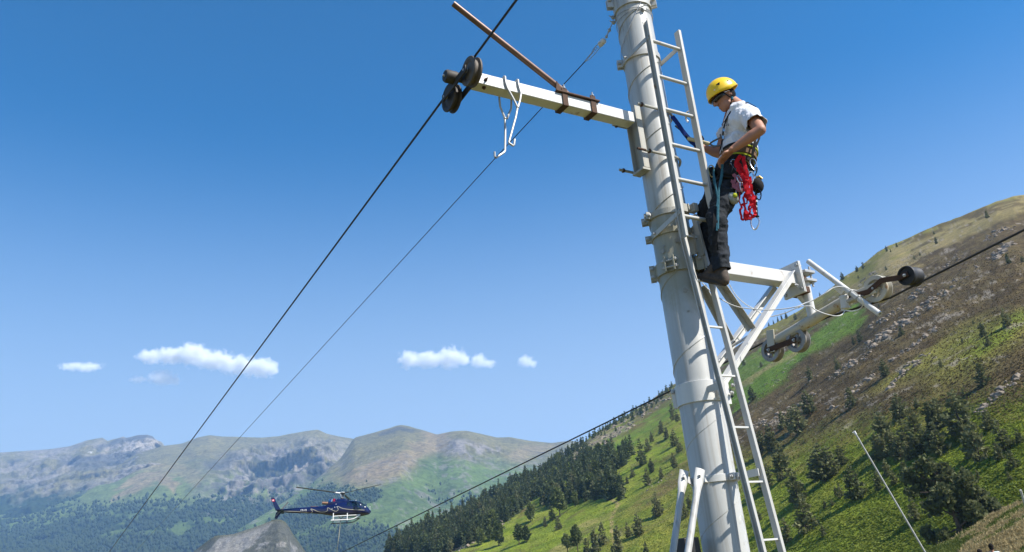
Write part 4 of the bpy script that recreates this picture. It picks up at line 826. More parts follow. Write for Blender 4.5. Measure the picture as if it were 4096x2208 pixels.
# pair of sheaves at the end of the left arm
SA = -1.85
def cable_h(a, b): return 4.006 - (-1.6 - a) * 1.5725 + 0.061 * b
def sheave(m, c, r, w, axis=(1, 0, 0), n=36):
    g = r * 0.80
    m.lathe(Vector(c), axis, [(0.018, -w/2), (r * 0.62, -w/2 + 0.012), (r * 0.78, -w/2), (r * 0.97, -w/2), (r, -w/2 + 0.006), (r * 0.99, -w/2 + 0.014), (g, -w * 0.14), (g, w * 0.14), (r * 0.99, w/2 - 0.014), (r, w/2 - 0.006), (r * 0.97, w/2), (r * 0.78, w/2), (r * 0.62, w/2 - 0.012), (0.018, w/2)], n)
    return m
lsh = empty('sheave_train', L((SA, 0, 3.55)), tower); lsh['label'] = 'pair of dark grooved wheels at the end of the left cross-arm'
for b in (0.184, -0.15):
    c = Vector((SA, b, cable_h(SA, b) - 0.088)); m = T(); sheave(m, c, 0.112, 0.066); w = m.build('sheave', M_dark if b < 0 else M_sheave2, lsh, angle=30)
    for sg in (-1, 1): m = T(); m.bolt(c + Vector((sg * 0.042, 0, 0)), (sg, 0, 0), 0.02, 0.016, 0.014); m.build('axle_nut', M_galv, lsh)
for s in (-1, 1):
    m = T(); ap = SA + s * 0.062
    m.beam((ap, 0.215, cable_h(SA, 0.184) - 0.09), (ap, -0.18, cable_h(SA, -0.15) - 0.09), 0.012, 0.055, (1, 0, 0)); m.build('rocker_plate', M_dark, lsh, bevel=0.002)
m = T(); m.lathe((-1.78, 0.017, 3.575), (-1, 0, 0), [(0.024, 0), (0.024, 0.10), (0.046, 0.102), (0.05, 0.12), (0.05, 0.19), (0.042, 0.205)], 20); m.build('pivot_hub', M_dark, lsh)
m = T(); m.lathe((-1.99, 0.017, 3.575), (-1, 0, 0), [(0.008, -0.01), (0.008, 0.006), (0.004, 0.012)], 10); m.build('grease_nipple', M_galv, lsh)

# ---- right cross-arm, its braces and the roller train
m = T(); m.beam((0.16, 0, 2.33), (1.325, 0, 2.33), 0.125, 0.115, (0, 1, 0)); rarm = m.build('cross_arm', M_white, tower, bevel=0.006); rarm['label'] = 'right cross-arm of white square tube with diagonal braces'
for a0, a1 in ((1.325, 1.337), (1.341, 1.353)):
    m = T(); m.box((a0, -0.115, 2.185), (a1, 0.115, 2.475)); m.build('end_plate', M_white, rarm, bevel=0.002)
for b in (-0.09, 0.09):
    for h in (2.22, 2.44):
        m = T(); m.bolt((1.325, b, h), (-1, 0, 0), 0.017, 0.013); m.bolt((1.353, b, h), (1, 0, 0), 0.017, 0.013, 0.015); m.build('bolt', M_galv, rarm)
def angle_bar(p0, p1, w, t, side): m = T(); m.prof(p0, p1, [(0, 0), (w, 0), (w, t), (t, t), (t, w), (0, w)], side); return m
fr1, fr0 = sol(3152, 1092, b=0.085), sol(2868, 1530, b=0.085)
angle_bar(fr0, fr1, 0.075, 0.008, (0.7, 0, -0.7)).build('brace', M_white, rarm, bevel=0.001)
angle_bar(sol(2850, 1452, b=-0.105), sol(3088, 1132, b=-0.105), 0.07, 0.008, (0.7, 0, -0.7)).build('brace', M_white, rarm, bevel=0.001)
mid = fr0.lerp(fr1, 0.46)
angle_bar((0.33, 0.072, 2.22), (mid.x, 0.072, mid.z), 0.055, 0.007, (-0.7, 0, -0.7)).build('brace', M_grey, rarm, bevel=0.001)
angle_bar((0.33, -0.095, 2.2), (mid.x - 0.06, -0.095, mid.z - 0.1), 0.05, 0.007, (-0.7, 0, -0.7)).build('brace', M_grey, rarm, bevel=0.001)
m = T(); m.beam((mid.x - 0.03, 0.08, mid.z - 0.06), (mid.x - 0.12, -0.10, mid.z - 0.12), 0.045, 0.007, (0.7, 0, 0.7)); m.build('brace', M_white, rarm)
for p in ((1.245, 0.10, 2.235), (0.235, 0.10, 1.25), (0.26, 0.10, 1.31), (mid.x, 0.10, mid.z), (1.07, -0.09, 2.19)):
    m = T(); m.bolt(p, (0, 1, 0), 0.016, 0.013, 0.01); m.build('bolt', M_galv, rarm)
m = T(); m.box((0.165, 0.06, 1.17), (0.24, 0.083, 1.34)); m.build('gusset', M_white, rarm); m = T(); m.box((0.165, -0.105, 1.17), (0.24, -0.083, 1.34)); m.build('gusset', M_white, rarm)
RA = 1.45
rtr = empty('roller_train', L((RA, 0, 1.95)), tower); rtr['label'] = 'white tube with rollers hanging from the right cross-arm'
m = T(); m.box((1.353, -0.07, 2.25), (1.40, 0.07, 2.43)); m.box((1.40, -0.1, 2.30), (1.53, 0.11, 2.325)); m.box((1.40, -0.1, 2.38), (1.53, 0.11, 2.405)); m.build('clamp_block', M_galv, rtr, bevel=0.003)
for b in (-0.08, 0.0, 0.08):
    m = T(); m.lathe((1.50, b, 2.26), (0, 0, 1), [(0.009, 0), (0.009, 0.19)], 8); m.bolt((1.50, b, 2.405), (0, 0, 1), 0.015, 0.014); m.bolt((1.50, b, 2.30), (0, 0, -1), 0.015, 0.014); m.build('bolt', M_galv, rtr)
m = T(); m.box((1.36, -0.06, 2.19), (1.42, 0.1, 2.245)); m.lathe((1.41, -0.09, 2.33), (0, 1, 0), [(0.03, 0), (0.03, 0.17)], 12); m.build('rusty_pivot', M_rust, rtr, bevel=0.003)
tu0, tu1 = sol(3108, 1362, a=RA), sol(3395, 1196, a=RA)
pp0 = Vector((RA, 0.045, 2.32)); pp1 = tu0.lerp(tu1, 0.52)
m = T(); m.tube([pp0, pp1], 0.037, 18); m.build('hanger_post', M_white, rtr)
m = T(); m.tube([(1.40, -0.02, 2.22), (RA, (pp0.y + pp1.y) / 2 - 0.03, 2.10)], [0.03, 0.02], 10); m.build('gusset', M_white, rtr)
m = T(); hollow(m, tu0, tu1, 0.048); ct = m.build('carrier_tube', M_cream, rtr)
# the hauling cable on this side, as it bends over and under the rollers
cable_pts = [sol(1370, 2208, a=RA), sol(2684, 1563, a=RA), sol(3050, 1373, a=RA), sol(3150, 1333, a=RA), sol(3330, 1262, a=RA), sol(3560, 1192, a=RA), sol(3694, 1123, a=RA), sol(4096, 920, a=RA)]
def cab(b):
    for p, q in zip(cable_pts[:-1], cable_pts[1:]):
        if p.y <= b <= q.y: return p.lerp(q, (b - p.y) / (q.y - p.y)).z
    return cable_pts[-1].z
b1 = sol(3091, 1400, a=RA).y; b2 = sol(3195, 1372, a=RA).y; b3 = sol(3513, 1162, a=RA).y; b4 = sol(3640, 1103, a=RA).y
def spoked(name, b, r, side, mat):
    c = Vector((RA, b, cab(b) + side * (r * 0.8 + 0.011))); w = 0.075; m = T()
    m.lathe(c, (1, 0, 0), [(r * 0.66, -w/2), (r * 0.97, -w/2), (r, -w/2 + 0.008), (r * 0.8, -0.01), (r * 0.8, 0.01), (r, w/2 - 0.008), (r * 0.97, w/2), (r * 0.66, w/2)], 36, closed=True)
    m.lathe(c, (1, 0, 0), [(0.034, -w/2), (0.034, w/2)], 14)
    for k in range(5):
        a = 2 * math.pi * k / 5 + 0.3; d = Vector((0, math.cos(a), math.sin(a))); m.beam(c + d * 0.03, c + d * (r * 0.7), 0.02, 0.028, (1, 0, 0))
    m.build(name, mat, rtr, angle=30); m = None
    for sg in (-1, 1): m = T(); m.bolt(c + Vector((sg * w / 2, 0, 0)), (sg, 0, 0), 0.02, 0.02, 0.014); m.build('axle_nut', M_galv, rtr)
    return c
w1 = spoked('sheave', b1, 0.108, -1, M_sheave); w2 = spoked('sheave', b2, 0.108, -1, M_sheave); w3 = spoked('sheave', b3, 0.112, 1, M_cream)
m = T(); m.beam(w1 + Vector((-0.052, -0.02, 0.0)), w2 + Vector((-0.052, 0.02, 0)), 0.01, 0.05, (1, 0, 0)); m.build('rocker_plate', M_rust, rtr, bevel=0.002)
m = T(); p = tu0 + Vector((0, 0, 0)); m.beam(p + Vector((-0.05, -0.045, -0.10)), p + Vector((-0.05, -0.01, 0.10)), 0.012, 0.085, (1, 0, 0)); m.add([], []); m.build('end_bracket', M_cream, rtr, bevel=0.003)
m = T(); hollow(m, p + Vector((-0.055, -0.04, -0.065)), p + Vector((0.05, -0.04, -0.065)), 0.026, 14); m.build('pivot_bush', M_rust, rtr)
# arm to the hold-down roller, and the roller drum itself
m = T(); c4 = Vector((RA, b4, cab(b4) + 0.083))
arm = [tu1 + Vector((-0.055, -0.02, 0.0)), w3 + Vector((-0.06, -0.05, -0.012)), w3 + Vector((-0.06, 0.09, 0.035)), c4 + Vector((-0.062, -0.05, 0.0)), c4 + Vector((-0.062, 0.02, 0.006))]
for p, q in zip(arm[:-1], arm[1:]): m.beam(p, q + (q - p).normalized() * 0.006, 0.012, 0.042, (1, 0, 0))
m.build('roller_arm', M_rust, rtr, bevel=0.002)
m = T(); m.beam(tu1 + Vector((-0.02, -0.05, -0.01)), w3 + Vector((-0.045, 0.015, 0.0)), 0.03, 0.085, (1, 0, 0)); m.build('swing_bracket', M_cream, rtr, bevel=0.006)
m = T(); m.lathe(c4 + Vector((-0.055, 0, 0)), (1, 0, 0), [(0.062, 0.012), (0.064, 0), (0.075, 0.0), (0.078, 0.01), (0.074, 0.03), (0.068, 0.055), (0.074, 0.085), (0.078, 0.12), (0.072, 0.13), (0.02, 0.13), (0.02, 0.05), (0.05, 0.045)], 32); m.build('roller', M_black, rtr, angle=30)
m = T(); m.bolt(c4 + Vector((-0.068, 0.0, 0)), (-1, 0, 0), 0.014, 0.01, 0.012); m.build('axle_nut', M_galv, rtr)
# white guide bar crossing in front, its U-bolts and the junction canister
ga = RA - 0.10
g0, g1 = sol(3233, 1045, a=ga), sol(3520, 1257, a=ga)
m = T(); hollow(m, g0, g1, 0.0225); gb = m.build('guide_bar', M_white, rtr); gb['label'] = 'white tube slanting across the roller train'
for t in (0.62, 0.72):
    c = g0.lerp(g1, t); d = (g1 - g0).normalized(); e = Vector((1, 0, 0)); f = d.cross(e)
    m = T(); m.tube([c + e * 0.10 + f * 0.026] + [c - e * (0.026 * math.sin(R(a))) + f * (0.026 * math.cos(R(a))) for a in range(0, 181, 20)] + [c + e * 0.10 - f * 0.026], 0.006, 6); m.build('u_bolt', M_galv, gb)
cc = sol(3378, 1210, a=RA - 0.09); m = T(); ax = Vector((0, 0.12, 1)).normalized()
m.lathe(cc - ax * 0.055, ax, [(0.030, 0), (0.036, 0.004), (0.036, 0.02), (0.033, 0.022), (0.033, 0.085), (0.037, 0.088), (0.037, 0.106), (0.028, 0.112)], 22); m.build('junction_canister', M_white, rtr)
m = T(); m.lathe(cc + Vector((0, 0.02, 0.0)), (0.2, 1, 0.1), [(0.018, 0), (0.018, 0.055), (0.026, 0.056), (0.026, 0.08), (0.014, 0.082), (0.014, 0.11)], 14); m.build('cable_gland', M_galv, rtr)
m = T(); m.beam(sol(3338, 1142, a=ga), sol(3372, 1168, a=RA - 0.06), 0.05, 0.008, (0, 0.5, 0.5)); m.build('bar_bracket', M_white, rtr)
# signal wires
def wire5(pts, a0, a1, r=0.0042):
    n = len(pts); m = T(); P_ = [sol(2700 + x / 2.3145, 980 + y / 2.3145, a=a0 + (a1 - a0) * i / (n - 1)) for i, (x, y) in enumerate(pts)]
    Q = []
    for i in range(len(P_) - 1):
        p0, p1, p2, p3 = P_[max(i - 1, 0)], P_[i], P_[i + 1], P_[min(i + 2, len(P_) - 1)]
        for k in range(5):
            t = k / 5; Q.append(0.5 * ((2 * p1) + (p2 - p0) * t + (2 * p0 - 5 * p1 + 4 * p2 - p3) * t * t + (3 * p1 - p0 - 3 * p2 + p3) * t ** 3))
    m.tube(Q + [P_[-1]], r, 6); return m.build('signal_wire', M_wire, tower)
wire5([(300, 330), (390, 380), (480, 340), (560, 460), (650, 545), (730, 590), (810, 640), (850, 655)], 0.36, 0.85)
wire5([(250, 350), (320, 420), (440, 510), (570, 570), (720, 592), (850, 602), (1000, 592), (1130, 570), (1200, 540), (1280, 510), (1400, 440), (1470, 395), (1560, 388), (1650, 430), (1720, 490), (1742, 545), (1710, 592), (1640, 612), (1540, 600)], 0.25, RA - 0.13)
wire5([(760, 600), (840, 660), (900, 660), (1020, 630), (1140, 578), (1250, 566), (1300, 600), (1400, 640), (1500, 658), (1550, 640), (1572, 608)], 0.8, RA - 0.13)
for x, y, a in ((735, 594, 0.76), (1150, 572, 1.05)):
    m = T(); c = sol(2700 + x / 2.3145, 980 + y / 2.3145, a=a); m.tube([c + Vector((0, -0.01, -0.004)), c + Vector((0, 0.01, 0.004))], 0.008, 6); m.build('cable_tie', M_black, tower)

# ---- ladders
M_lad = paint('ladder_paint', (0.44, 0.435, 0.405), 0.45, 0, 0.08, 5.0, (0.25, 0.16, 0.09), 0.4, 0.15, streak=0.3)
lu = empty('ladder', L((0, 0.32, 2.4)), tower); lu['label'] = 'upper ladder with round rungs, where the worker stands'
def rail(p0, p1, w, t, sgn): m = T(); m.prof(p0, p1, [(0, 0), (w, 0), (w, t * 0.25), (t * 0.25 * 1.0, t * 0.25), (t * 0.25, t), (0, t)] if sgn > 0 else [(0, 0), (0, t), (-t * 0.25, t), (-t * 0.25, t * 0.25), (-w, t * 0.25), (-w, 0)], (0, 1, 0)); return m
def channel(p0, p1, depth, flange, th, open_dir):
    """a U-channel rail: web across b, flanges along a"""
    o = open_dir; m = T(); P0, P1 = Vector(p0), Vector(p1)
    m.beam(P0, P1, depth, th, (0, 1, 0))
    for s in (-1, 1): m.beam(P0 + Vector((o * flange / 2, s * (depth / 2 - th / 2), 0)), P1 + Vector((o * flange / 2, s * (depth / 2 - th / 2), 0)), th, flange - th * 0.9, (0, 1, 0))
    return m
channel((-0.165, 0.32, 2.40), (-0.165, 0.32, 4.43), 0.060, 0.026, 0.006, -1).build('rail', M_lad, lu, bevel=0.0008)
channel((0.165, 0.32, 2.40), (0.165, 0.32, 4.415), 0.060, 0.026, 0.006, 1).build('rail', M_lad, lu, bevel=0.0008)
RH = [sol(x, y, b=0.32).z for x, y in ((2640, 173), (2652, 309), (2672, 440), (2697, 580), (2727, 720), (2757, 868))]
for h in RH:
    m = T(); m.tube([(-0.172, 0.32, h), (0.172, 0.32, h)], 0.0155, 14); m.build('rung', M_lad, lu)
for h, ph in ((4.26, 0), (2.565, 1)):                              # stand-off bars from the collars to the rails
    for s in (-1, 1):
        m = T(); m.beam((s * (PR + 0.01), -0.02, h - 0.01), (s * (PR + 0.01), 0.345, h + (0.0 if ph == 0 else 0.06)), 0.008, 0.042, (1, 0, 0)); q = m.build('standoff_bar', M_lad, lu, bevel=0.001)
        m = T(); m.bolt((s * (PR + 0.013), 0.33, h + (0.0 if ph == 0 else 0.06)), (s, 0, 0), 0.013, 0.01, 0.008); m.bolt((s * (PR + 0.013), 0.0, h), (s, 0, 0), 0.013, 0.01, 0.008); m.build('bolt', M_galv, q)
ll = empty('ladder', L((0, 0.3, -1.5)), tower); ll['label'] = 'lower narrow ladder with thin flat rungs'
def lb(h): return 0.2 + (2.65 - h) * 0.0885
for a in (-0.078, 0.080):
    s = -1 if a < 0 else 1; m = T(); p0, p1 = Vector((a, lb(-1.5), -1.5)), Vector((a, lb(2.68), 2.68))
    m.beam(p0, p1, 0.046, 0.007, (0, 1, 0)); m.beam(p0 + Vector((s * 0.010, 0.021, 0)), p1 + Vector((s * 0.010, 0.021, 0)), 0.007, 0.024, (0, 1, 0)); m.beam(p0 + Vector((s * 0.010, -0.021, 0)), p1 + Vector((s * 0.010, -0.021, 0)), 0.007, 0.024, (0, 1, 0)); m.build('rail', M_lad, ll, bevel=0.0008)
for k in range(-2, 8):
    h = 1.70 - 0.384 * k; m = T(); m.beam((-0.082, lb(h), h), (0.084, lb(h), h), 0.022, 0.012, (0, 1, 0)); m.build('rung', M_white, ll)
for a, b, h, dz in ((0.0, 0.215, 2.41, 0.085), (0.045, 0.235, 2.40, 0.09)):
    m = T(); m.prof((a, b, h - dz), (a, b, h + dz), [(-.03, -.02), (.03, -.02), (.03, .02), (.024, .02), (.024, -.014), (-.024, -.014), (-.024, .02), (-.03, .02)], (0.7, 0.7, 0)); m.build('joint_channel', M_grey, ll, bevel=0.001)
for a, b, h in ((-0.02, 0.20, 2.72), (0.085, 0.215, 2.735)):
    m = T(); m.box((a - 0.022, b - 0.03, h - 0.035), (a + 0.022, b + 0.03, h + 0.035)); m.bolt((a + 0.022, b, h), (1, 0, 0), 0.013, 0.01, 0.012); m.build('joint_block', M_grey, ll, bevel=0.003)
m = T(); m.beam((-0.06, 0.165, 1.25), (-0.06, 0.335, 1.25), 0.008, 0.05, (1, 0, 0)); m.build('standoff_bar', M_lad, ll); m = T(); m.beam((0.06, 0.165, 0.615), (0.06, 0.385, 0.615), 0.008, 0.05, (1, 0, 0)); m.build('standoff_bar', M_white, ll)
m = T(); m.beam((0.085, 0.13, 2.56), (0.10, 0.26, 2.62), 0.006, 0.045, (1, 0, 0)); m.build('standoff_bar', M_grey, ll)

# ---- two props from the lowest collar, and the black box behind them
def prop(px0, px1, b0, b1):
    p, q = sol(*px0, b=b0), sol(*px1, b=b1); d = (q - p); q2 = p + d * (abs(p.z + 1.6) / abs(d.z)); f = (q2 - p).normalized()
    m = T(); side = Vector((1, 0.35, 0)).normalized(); n = 14; e1 = side - f * side.dot(f); e1.normalize(); e2 = f.cross(e1); ln = (q2 - p).length
    rings = []
    for t, ra, rb in ((0, 0.034, 0.007), (0.10, 0.034, 0.007), (0.17, 0.026, 0.021), (0.24, 0.0235, 0.0235), (ln, 0.0235, 0.0235)):
        rings.append([L(p + f * (t - 0.06) + e1 * (ra * math.cos(2*math.pi*k/n)) + e2 * (rb * math.sin(2*math.pi*k/n))) for k in range(n)])
    vs = [v for r_ in rings for v in r_]; fs = [(i*n+k, i*n+(k+1) % n, (i+1)*n+(k+1) % n, (i+1)*n+k) for i in range(len(rings)-1) for k in range(n)] + [tuple(range(n-1, -1, -1)), tuple(range((len(rings)-1)*n, len(rings)*n))]
    m.add(vs, fs); o = m.build('prop_tube', M_pole, tower); q = T(); q.bolt(p + e2 * -0.006, -e2, 0.013, 0.012, 0.012); q.bolt(p + e2 * 0.006, e2, 0.013, 0.012); q.build('bolt', M_galv, o)
    return p
pA = prop((2733, 1912), (2692, 2208), 0.02, 0.08); pB = prop((2797, 1905), (2752, 2208), 0.19, 0.27)
m = T(); m.beam(pA + Vector((0, 0.01, 0)), (*pol(205, PR), 0.615), 0.05, 0.012, (0, 0, 1)); m.beam(pB + Vector((0, -0.02, 0)), (*pol(150, PR), 0.615), 0.05, 0.012, (0, 0, 1)); m.build('prop_ear', M_white, tower)
bx = sol(2738, 2190, b=-0.05); m = T(); m.box((bx.x - 0.06, -0.12, bx.z - 0.30), (bx.x + 0.075, 0.03, bx.z + 0.06)); m.build('switch_box', M_black, tower, bevel=0.006)

# ------------------------------------------------------------------ cables, wire, hooks
def rope(name, pts, r, label, cat, grp=None, mat=None, n=8):
    m = T(); m.tube(pts, r, n); o = m.build(name, mat or M_rope, loc=L(pts[len(pts) // 2])); return tag(o, label, cat, grp)
cl = [(SA, b, cable_h(SA, b)) for b in (-420, -200, -100, -50, -25, -12, -6, -3, -1, -0.15, 0.184, 1, 3, 6, 12, 30)]
rope('lift_cable', cl, 0.0092, 'black steel cable running over the left pair of wheels', 'cable', 'hauling cables')
fd = (cable_pts[0] - cable_pts[1]).normalized(); nd = (cable_pts[-1] - cable_pts[-2]).normalized()
cr = [cable_pts[0] + fd * 400, cable_pts[0] + fd * 100] + cable_pts + [cable_pts[-1] + nd * 4, cable_pts[-1] + nd * 30]
rope('lift_cable', cr, 0.0086, 'black steel cable passing behind the pole and through the right roller train', 'cable', 'hauling cables')
wp = [sol(x, y, a=-0.17) for x, y in ((2340, 246), (2000, 612), (540, 2208))]
rope('telephone_wire', [wp[2] + (wp[2] - wp[1]).normalized() * 200, wp[2], wp[1], wp[0]], 0.0050, 'thin wire strung from the pole top down towards the valley', 'wire', None, M_rope, 6)
ins = empty('insulator', L(sol(2408, 170, a=-0.17))); tag(ins, 'small white egg insulator on the thin wire beside the pole', 'insulator')
p0, p1, p2, p3 = sol(2340, 246, a=-0.17), sol(2388, 188, a=-0.17), sol(2408, 170, a=-0.17), sol(2424, 150, a=-0.17)
d = (p3 - p1).normalized(); e = Vector((1, 0, 0))
m = T(); m.lathe(p2 - d * 0.045, d, [(0.012, 0), (0.026, 0.012), (0.030, 0.03), (0.024, 0.045), (0.030, 0.06), (0.026, 0.078), (0.012, 0.09)], 16); m.build('egg', M_wire, ins)
m = T(); f = d.cross(e).normalized(); ln = (p1 - p0).length; dd = (p1 - p0).normalized()
for ph in (0, math.pi): m.tube([p0 + dd * (ln * t / 30) + (e * math.cos(t * 0.9 + ph) + f * math.sin(t * 0.9 + ph)) * (0.006 + 0.012 * (t / 30) * (t > 20)) for t in range(31)], 0.0032, 5)
m.tube([p1 + e * 0.02, p2 + e * 0.03 - f * 0.01, p2 + d * 0.05, p2 - e * 0.03 + f * 0.01, p1 - e * 0.02], 0.003, 5); m.build('twisted_tie', M_galv, ins)
m = T(); m.tube([p0, p0.lerp(p1, 0.4) - Vector((0, 0.0, 0.035)), p0.lerp(p1, 0.8) - Vector((0, 0, 0.04)), p2 - Vector((0, 0, 0.03))], 0.003, 5); m.build('slack_tie', M_galv, ins)
m = T(); e_ = sol(2453, 85, a=-0.16)
for o_ in (0.008, -0.008): m.tube([p3 + e * o_, p3.lerp(e_, 0.5) + e * o_ * 0.3, e_], 0.0032, 5)
m.hexa(p3.lerp(e_, 0.45), (0.010, 0, 0), (0, 0.012, 0), (0, 0, 0.012)); m.hexa(p3.lerp(e_, 0.05), (0.010, 0, 0), (0, 0.010, 0), (0, 0, 0.010)); m.build('pole_tie', M_galv, ins)

hk = empty('saddle_hook', L((-1.42, 0, 3.68))); tag(hk, 'two-legged bent rod hook hung over the left cross-arm', 'hook')
def k1(x, y, b): return sol(1700 + x / 1.984, y / 1.984, b=b)
bf, bb = AW / 2 + 0.012, -AW / 2 - 0.012
zt = AH1 + 0.012
f1 = [k1(640, 655, bf), k1(655, 700, bf), k1(700, 780, bf), k1(735, 852, bf)]; f2 = [k1(742, 672, bf), k1(762, 740, bf), k1(755, 790, bf), k1(738, 852, bf)]
b1_ = [k1(590, 785, bb), k1(596, 845, bb), k1(635, 940, bb)]; b2_ = [k1(685, 805, bb), k1(684, 862, bb), k1(650, 942, bb)]
for n_, (ft, bk) in enumerate(((f1, b1_), (f2, b2_))):
    a_f, a_b = ft[0].x, bk[0].x
    m = T(); m.tube(list(reversed(ft)) + [(a_f, bf, zt), (a_f, bf - 0.01, zt + 0.008), (a_b, bb + 0.01, zt + 0.008), (a_b, bb, zt)] + bk, 0.0085, 8); m.build('saddle_rod', M_galv, hk)
m = T(); m.tube([f1[-1], k1(720, 930, bf), k1(690, 1040, bf), k1(665, 1128, bf), k1(672, 1140, bf), k1(700, 1157, bf), k1(707, 1150, bf), k1(712, 1105, bf)], 0.0085, 8); m.build('hook_stem', M_galv, hk)
m = T(); m.tube([b1_[-1], k1(637, 1050, bb), k1(635, 1198, bb), k1(625, 1210, bb), k1(562, 1252, bb), k1(554, 1246, bb), k1(552, 1205, bb)], 0.0085, 8); m.build('hook_stem', M_galv, hk)
for ft in (f1, b1_):
    m = T(); m.ball(ft[-1], 0.013); m.build('weld_bead', M_galv, hk)
# ------------------------------------------------------------------ the helicopter
M_navy = paint('navy_blue_paint', (0.006, 0.010, 0.055), 0.12, 0.0, 0.1, 1.5, bump=0, spec=0.7)
M_navyd = paint('painted_belly_shade', (0.012, 0.012, 0.03), 0.25, 0, 0.1, 1.5, bump=0)
M_hwhite = paint('white_paint_and_shine', (0.72, 0.72, 0.70), 0.4, 0, 0.05, 2, bump=0)
M_hgrey = paint('grey_fittings_and_shade', (0.10, 0.10, 0.10), 0.5, 0.2, 0.1, 2, bump=0)
M_blade = paint('rotor_blade_grey', (0.10, 0.11, 0.115), 0.5, 0, 0.1, 2, bump=0)
M_cream2 = paint('cream_stripe', (0.40, 0.37, 0.29), 0.4, 0, 0.03, 2, bump=0)
M_red = paint('red_paint', (0.62, 0.02, 0.03), 0.4, 0, 0.03, 2, bump=0)
M_cyan = paint('light_blue_paint', (0.02, 0.16, 0.55), 0.4, 0, 0.03, 2, bump=0)
M_burnt = paint('burnt_exhaust', (0.20, 0.12, 0.08), 0.5, 0.6, 0.25, 6, bump=0.1)
mg, nt, N, Lk, bs = _nt('tinted_glass'); bs.inputs['Base Color'].default_value = (0.02, 0.04, 0.07, 1); bs.inputs['Roughness'].default_value = 0.03
tr = N.new('ShaderNodeBsdfTransparent'); tr.inputs['Color'].default_value = (0.62, 0.74, 0.82, 1); mx = N.new('ShaderNodeMixShader'); mx.inputs[0].default_value = 0.42
Lk.new(tr.outputs[0], mx.inputs[1]); Lk.new(bs.outputs[0], mx.inputs[2]); Lk.new(mx.outputs[0], N['Material Output'].inputs['Surface']); M_glass = mg
HD = 92.0; HK = HD / FPX / 4.82
HO = at(1050 + 1530 / 4.82, 1920 + 500 / 4.82, HD)
_v = HO.normalized(); HX = Vector(CAMM[0].tolist()); HX = (HX - _v * HX.dot(_v)).normalized(); _u = HX.cross(_v).normalized()
HY = (_v * math.cos(R(10.5)) - _u * math.sin(R(10.5))).normalized(); HZ = HX.cross(HY).normalized()
def HL(p): return HO + HX * p[0] + HY * p[1] + HZ * p[2]           # x to the nose, y to the far side, z up; metres from the mast
def hx(cx): return (cx - 1530) * HK
def hz_(cy): return -(cy - 500) * HK
def HM(): return MB(HL)
heli = empty('helicopter', HL((0, 0, -2.2))); tag(heli, 'dark blue single-rotor helicopter hovering over the valley with a sling rope', 'helicopter')
ST = [(2090, 605, 615, .03), (2083, 593, 628, .16), (2068, 575, 645, .32), (2040, 545, 660, .5), (1990, 500, 672, .7), (1940, 463, 683, .82), (1880, 428, 692, .9), (1800, 407, 697, .93), (1700, 405, 698, .93), (1600, 410, 696, .92), (1500, 420, 694, .88), (1400, 440, 690, .78), (1300, 470, 675, .6),
      (1200, 500, 655, .42), (1080, 510, 643, .32), (900, 522, 638, .27), (700, 535, 635, .23), (550, 548, 628, .19), (430, 558, 620, .15), (415, 562, 616, .10)]
_s = np.array(sorted(ST))
def station(cx): return tuple(np.interp(cx, _s[:, 0], _s[:, k]) for k in (1, 2, 3))
def side_y(cx, cy, off=0.0):
    t, b, w = station(cx); m_, h = (t + b) / 2, (b - t) / 2 + 1e-6; q = min(1, abs((cy - m_) / h)); return -(w * (1 - q ** 2.6) ** (1 / 2.6) + off)
WIN = [[(1702, 440), (1765, 433), (1830, 432), (1862, 480), (1872, 528), (1800, 532), (1712, 534)], [(1622, 446), (1684, 442), (1692, 500), (1694, 528), (1650, 532), (1626, 520)], [(1862, 428), (1905, 450), (1960, 486), (2008, 518), (1960, 530), (1912, 540), (1890, 505)],
       [(1738, 552), (1775, 550), (1778, 584), (1745, 588)], [(1805, 556), (1870, 552), (1915, 560), (1910, 594), (1830, 598)]]
cxs = sorted(set([s[0] for s in ST] + list(np.linspace(1600, 2085, 66)) + list(np.linspace(430, 1600, 26)))); nseg = 72
vs, fs = [], []
for cx in cxs:
    t, b, w = station(cx); mz, h = (t + b) / 2, (b - t) / 2
    for k in range(nseg):
        a = 2 * math.pi * k / nseg; c, s = math.cos(a), math.sin(a)
        vs.append(HL((hx(cx), w * math.copysign(abs(c) ** (2 / 2.6), c), hz_(mz - h * math.copysign(abs(s) ** (2 / 2.6), s)))))
for i in range(len(cxs) - 1):
    for k in range(nseg):
        j = (k + 1) % nseg; cxm = (cxs[i] + cxs[i + 1]) / 2; a = 2 * math.pi * (k + 0.5) / nseg; t, b, w = station(cxm); s = math.sin(a); cym = (t + b) / 2 - (b - t) / 2 * math.copysign(abs(s) ** (2 / 2.6), s)
        if any(in_poly(np.array([cxm]), np.array([cym]), W_)[0] for W_ in WIN): continue
        fs.append((i * nseg + k, i * nseg + j, (i + 1) * nseg + j, (i + 1) * nseg + k))
fs += [tuple(range(nseg)), tuple(range((len(cxs) - 1) * nseg, len(cxs) * nseg))]
m = MB(); m.add(vs, fs); fus = m.build('fuselage', M_navy, heli, angle=50)
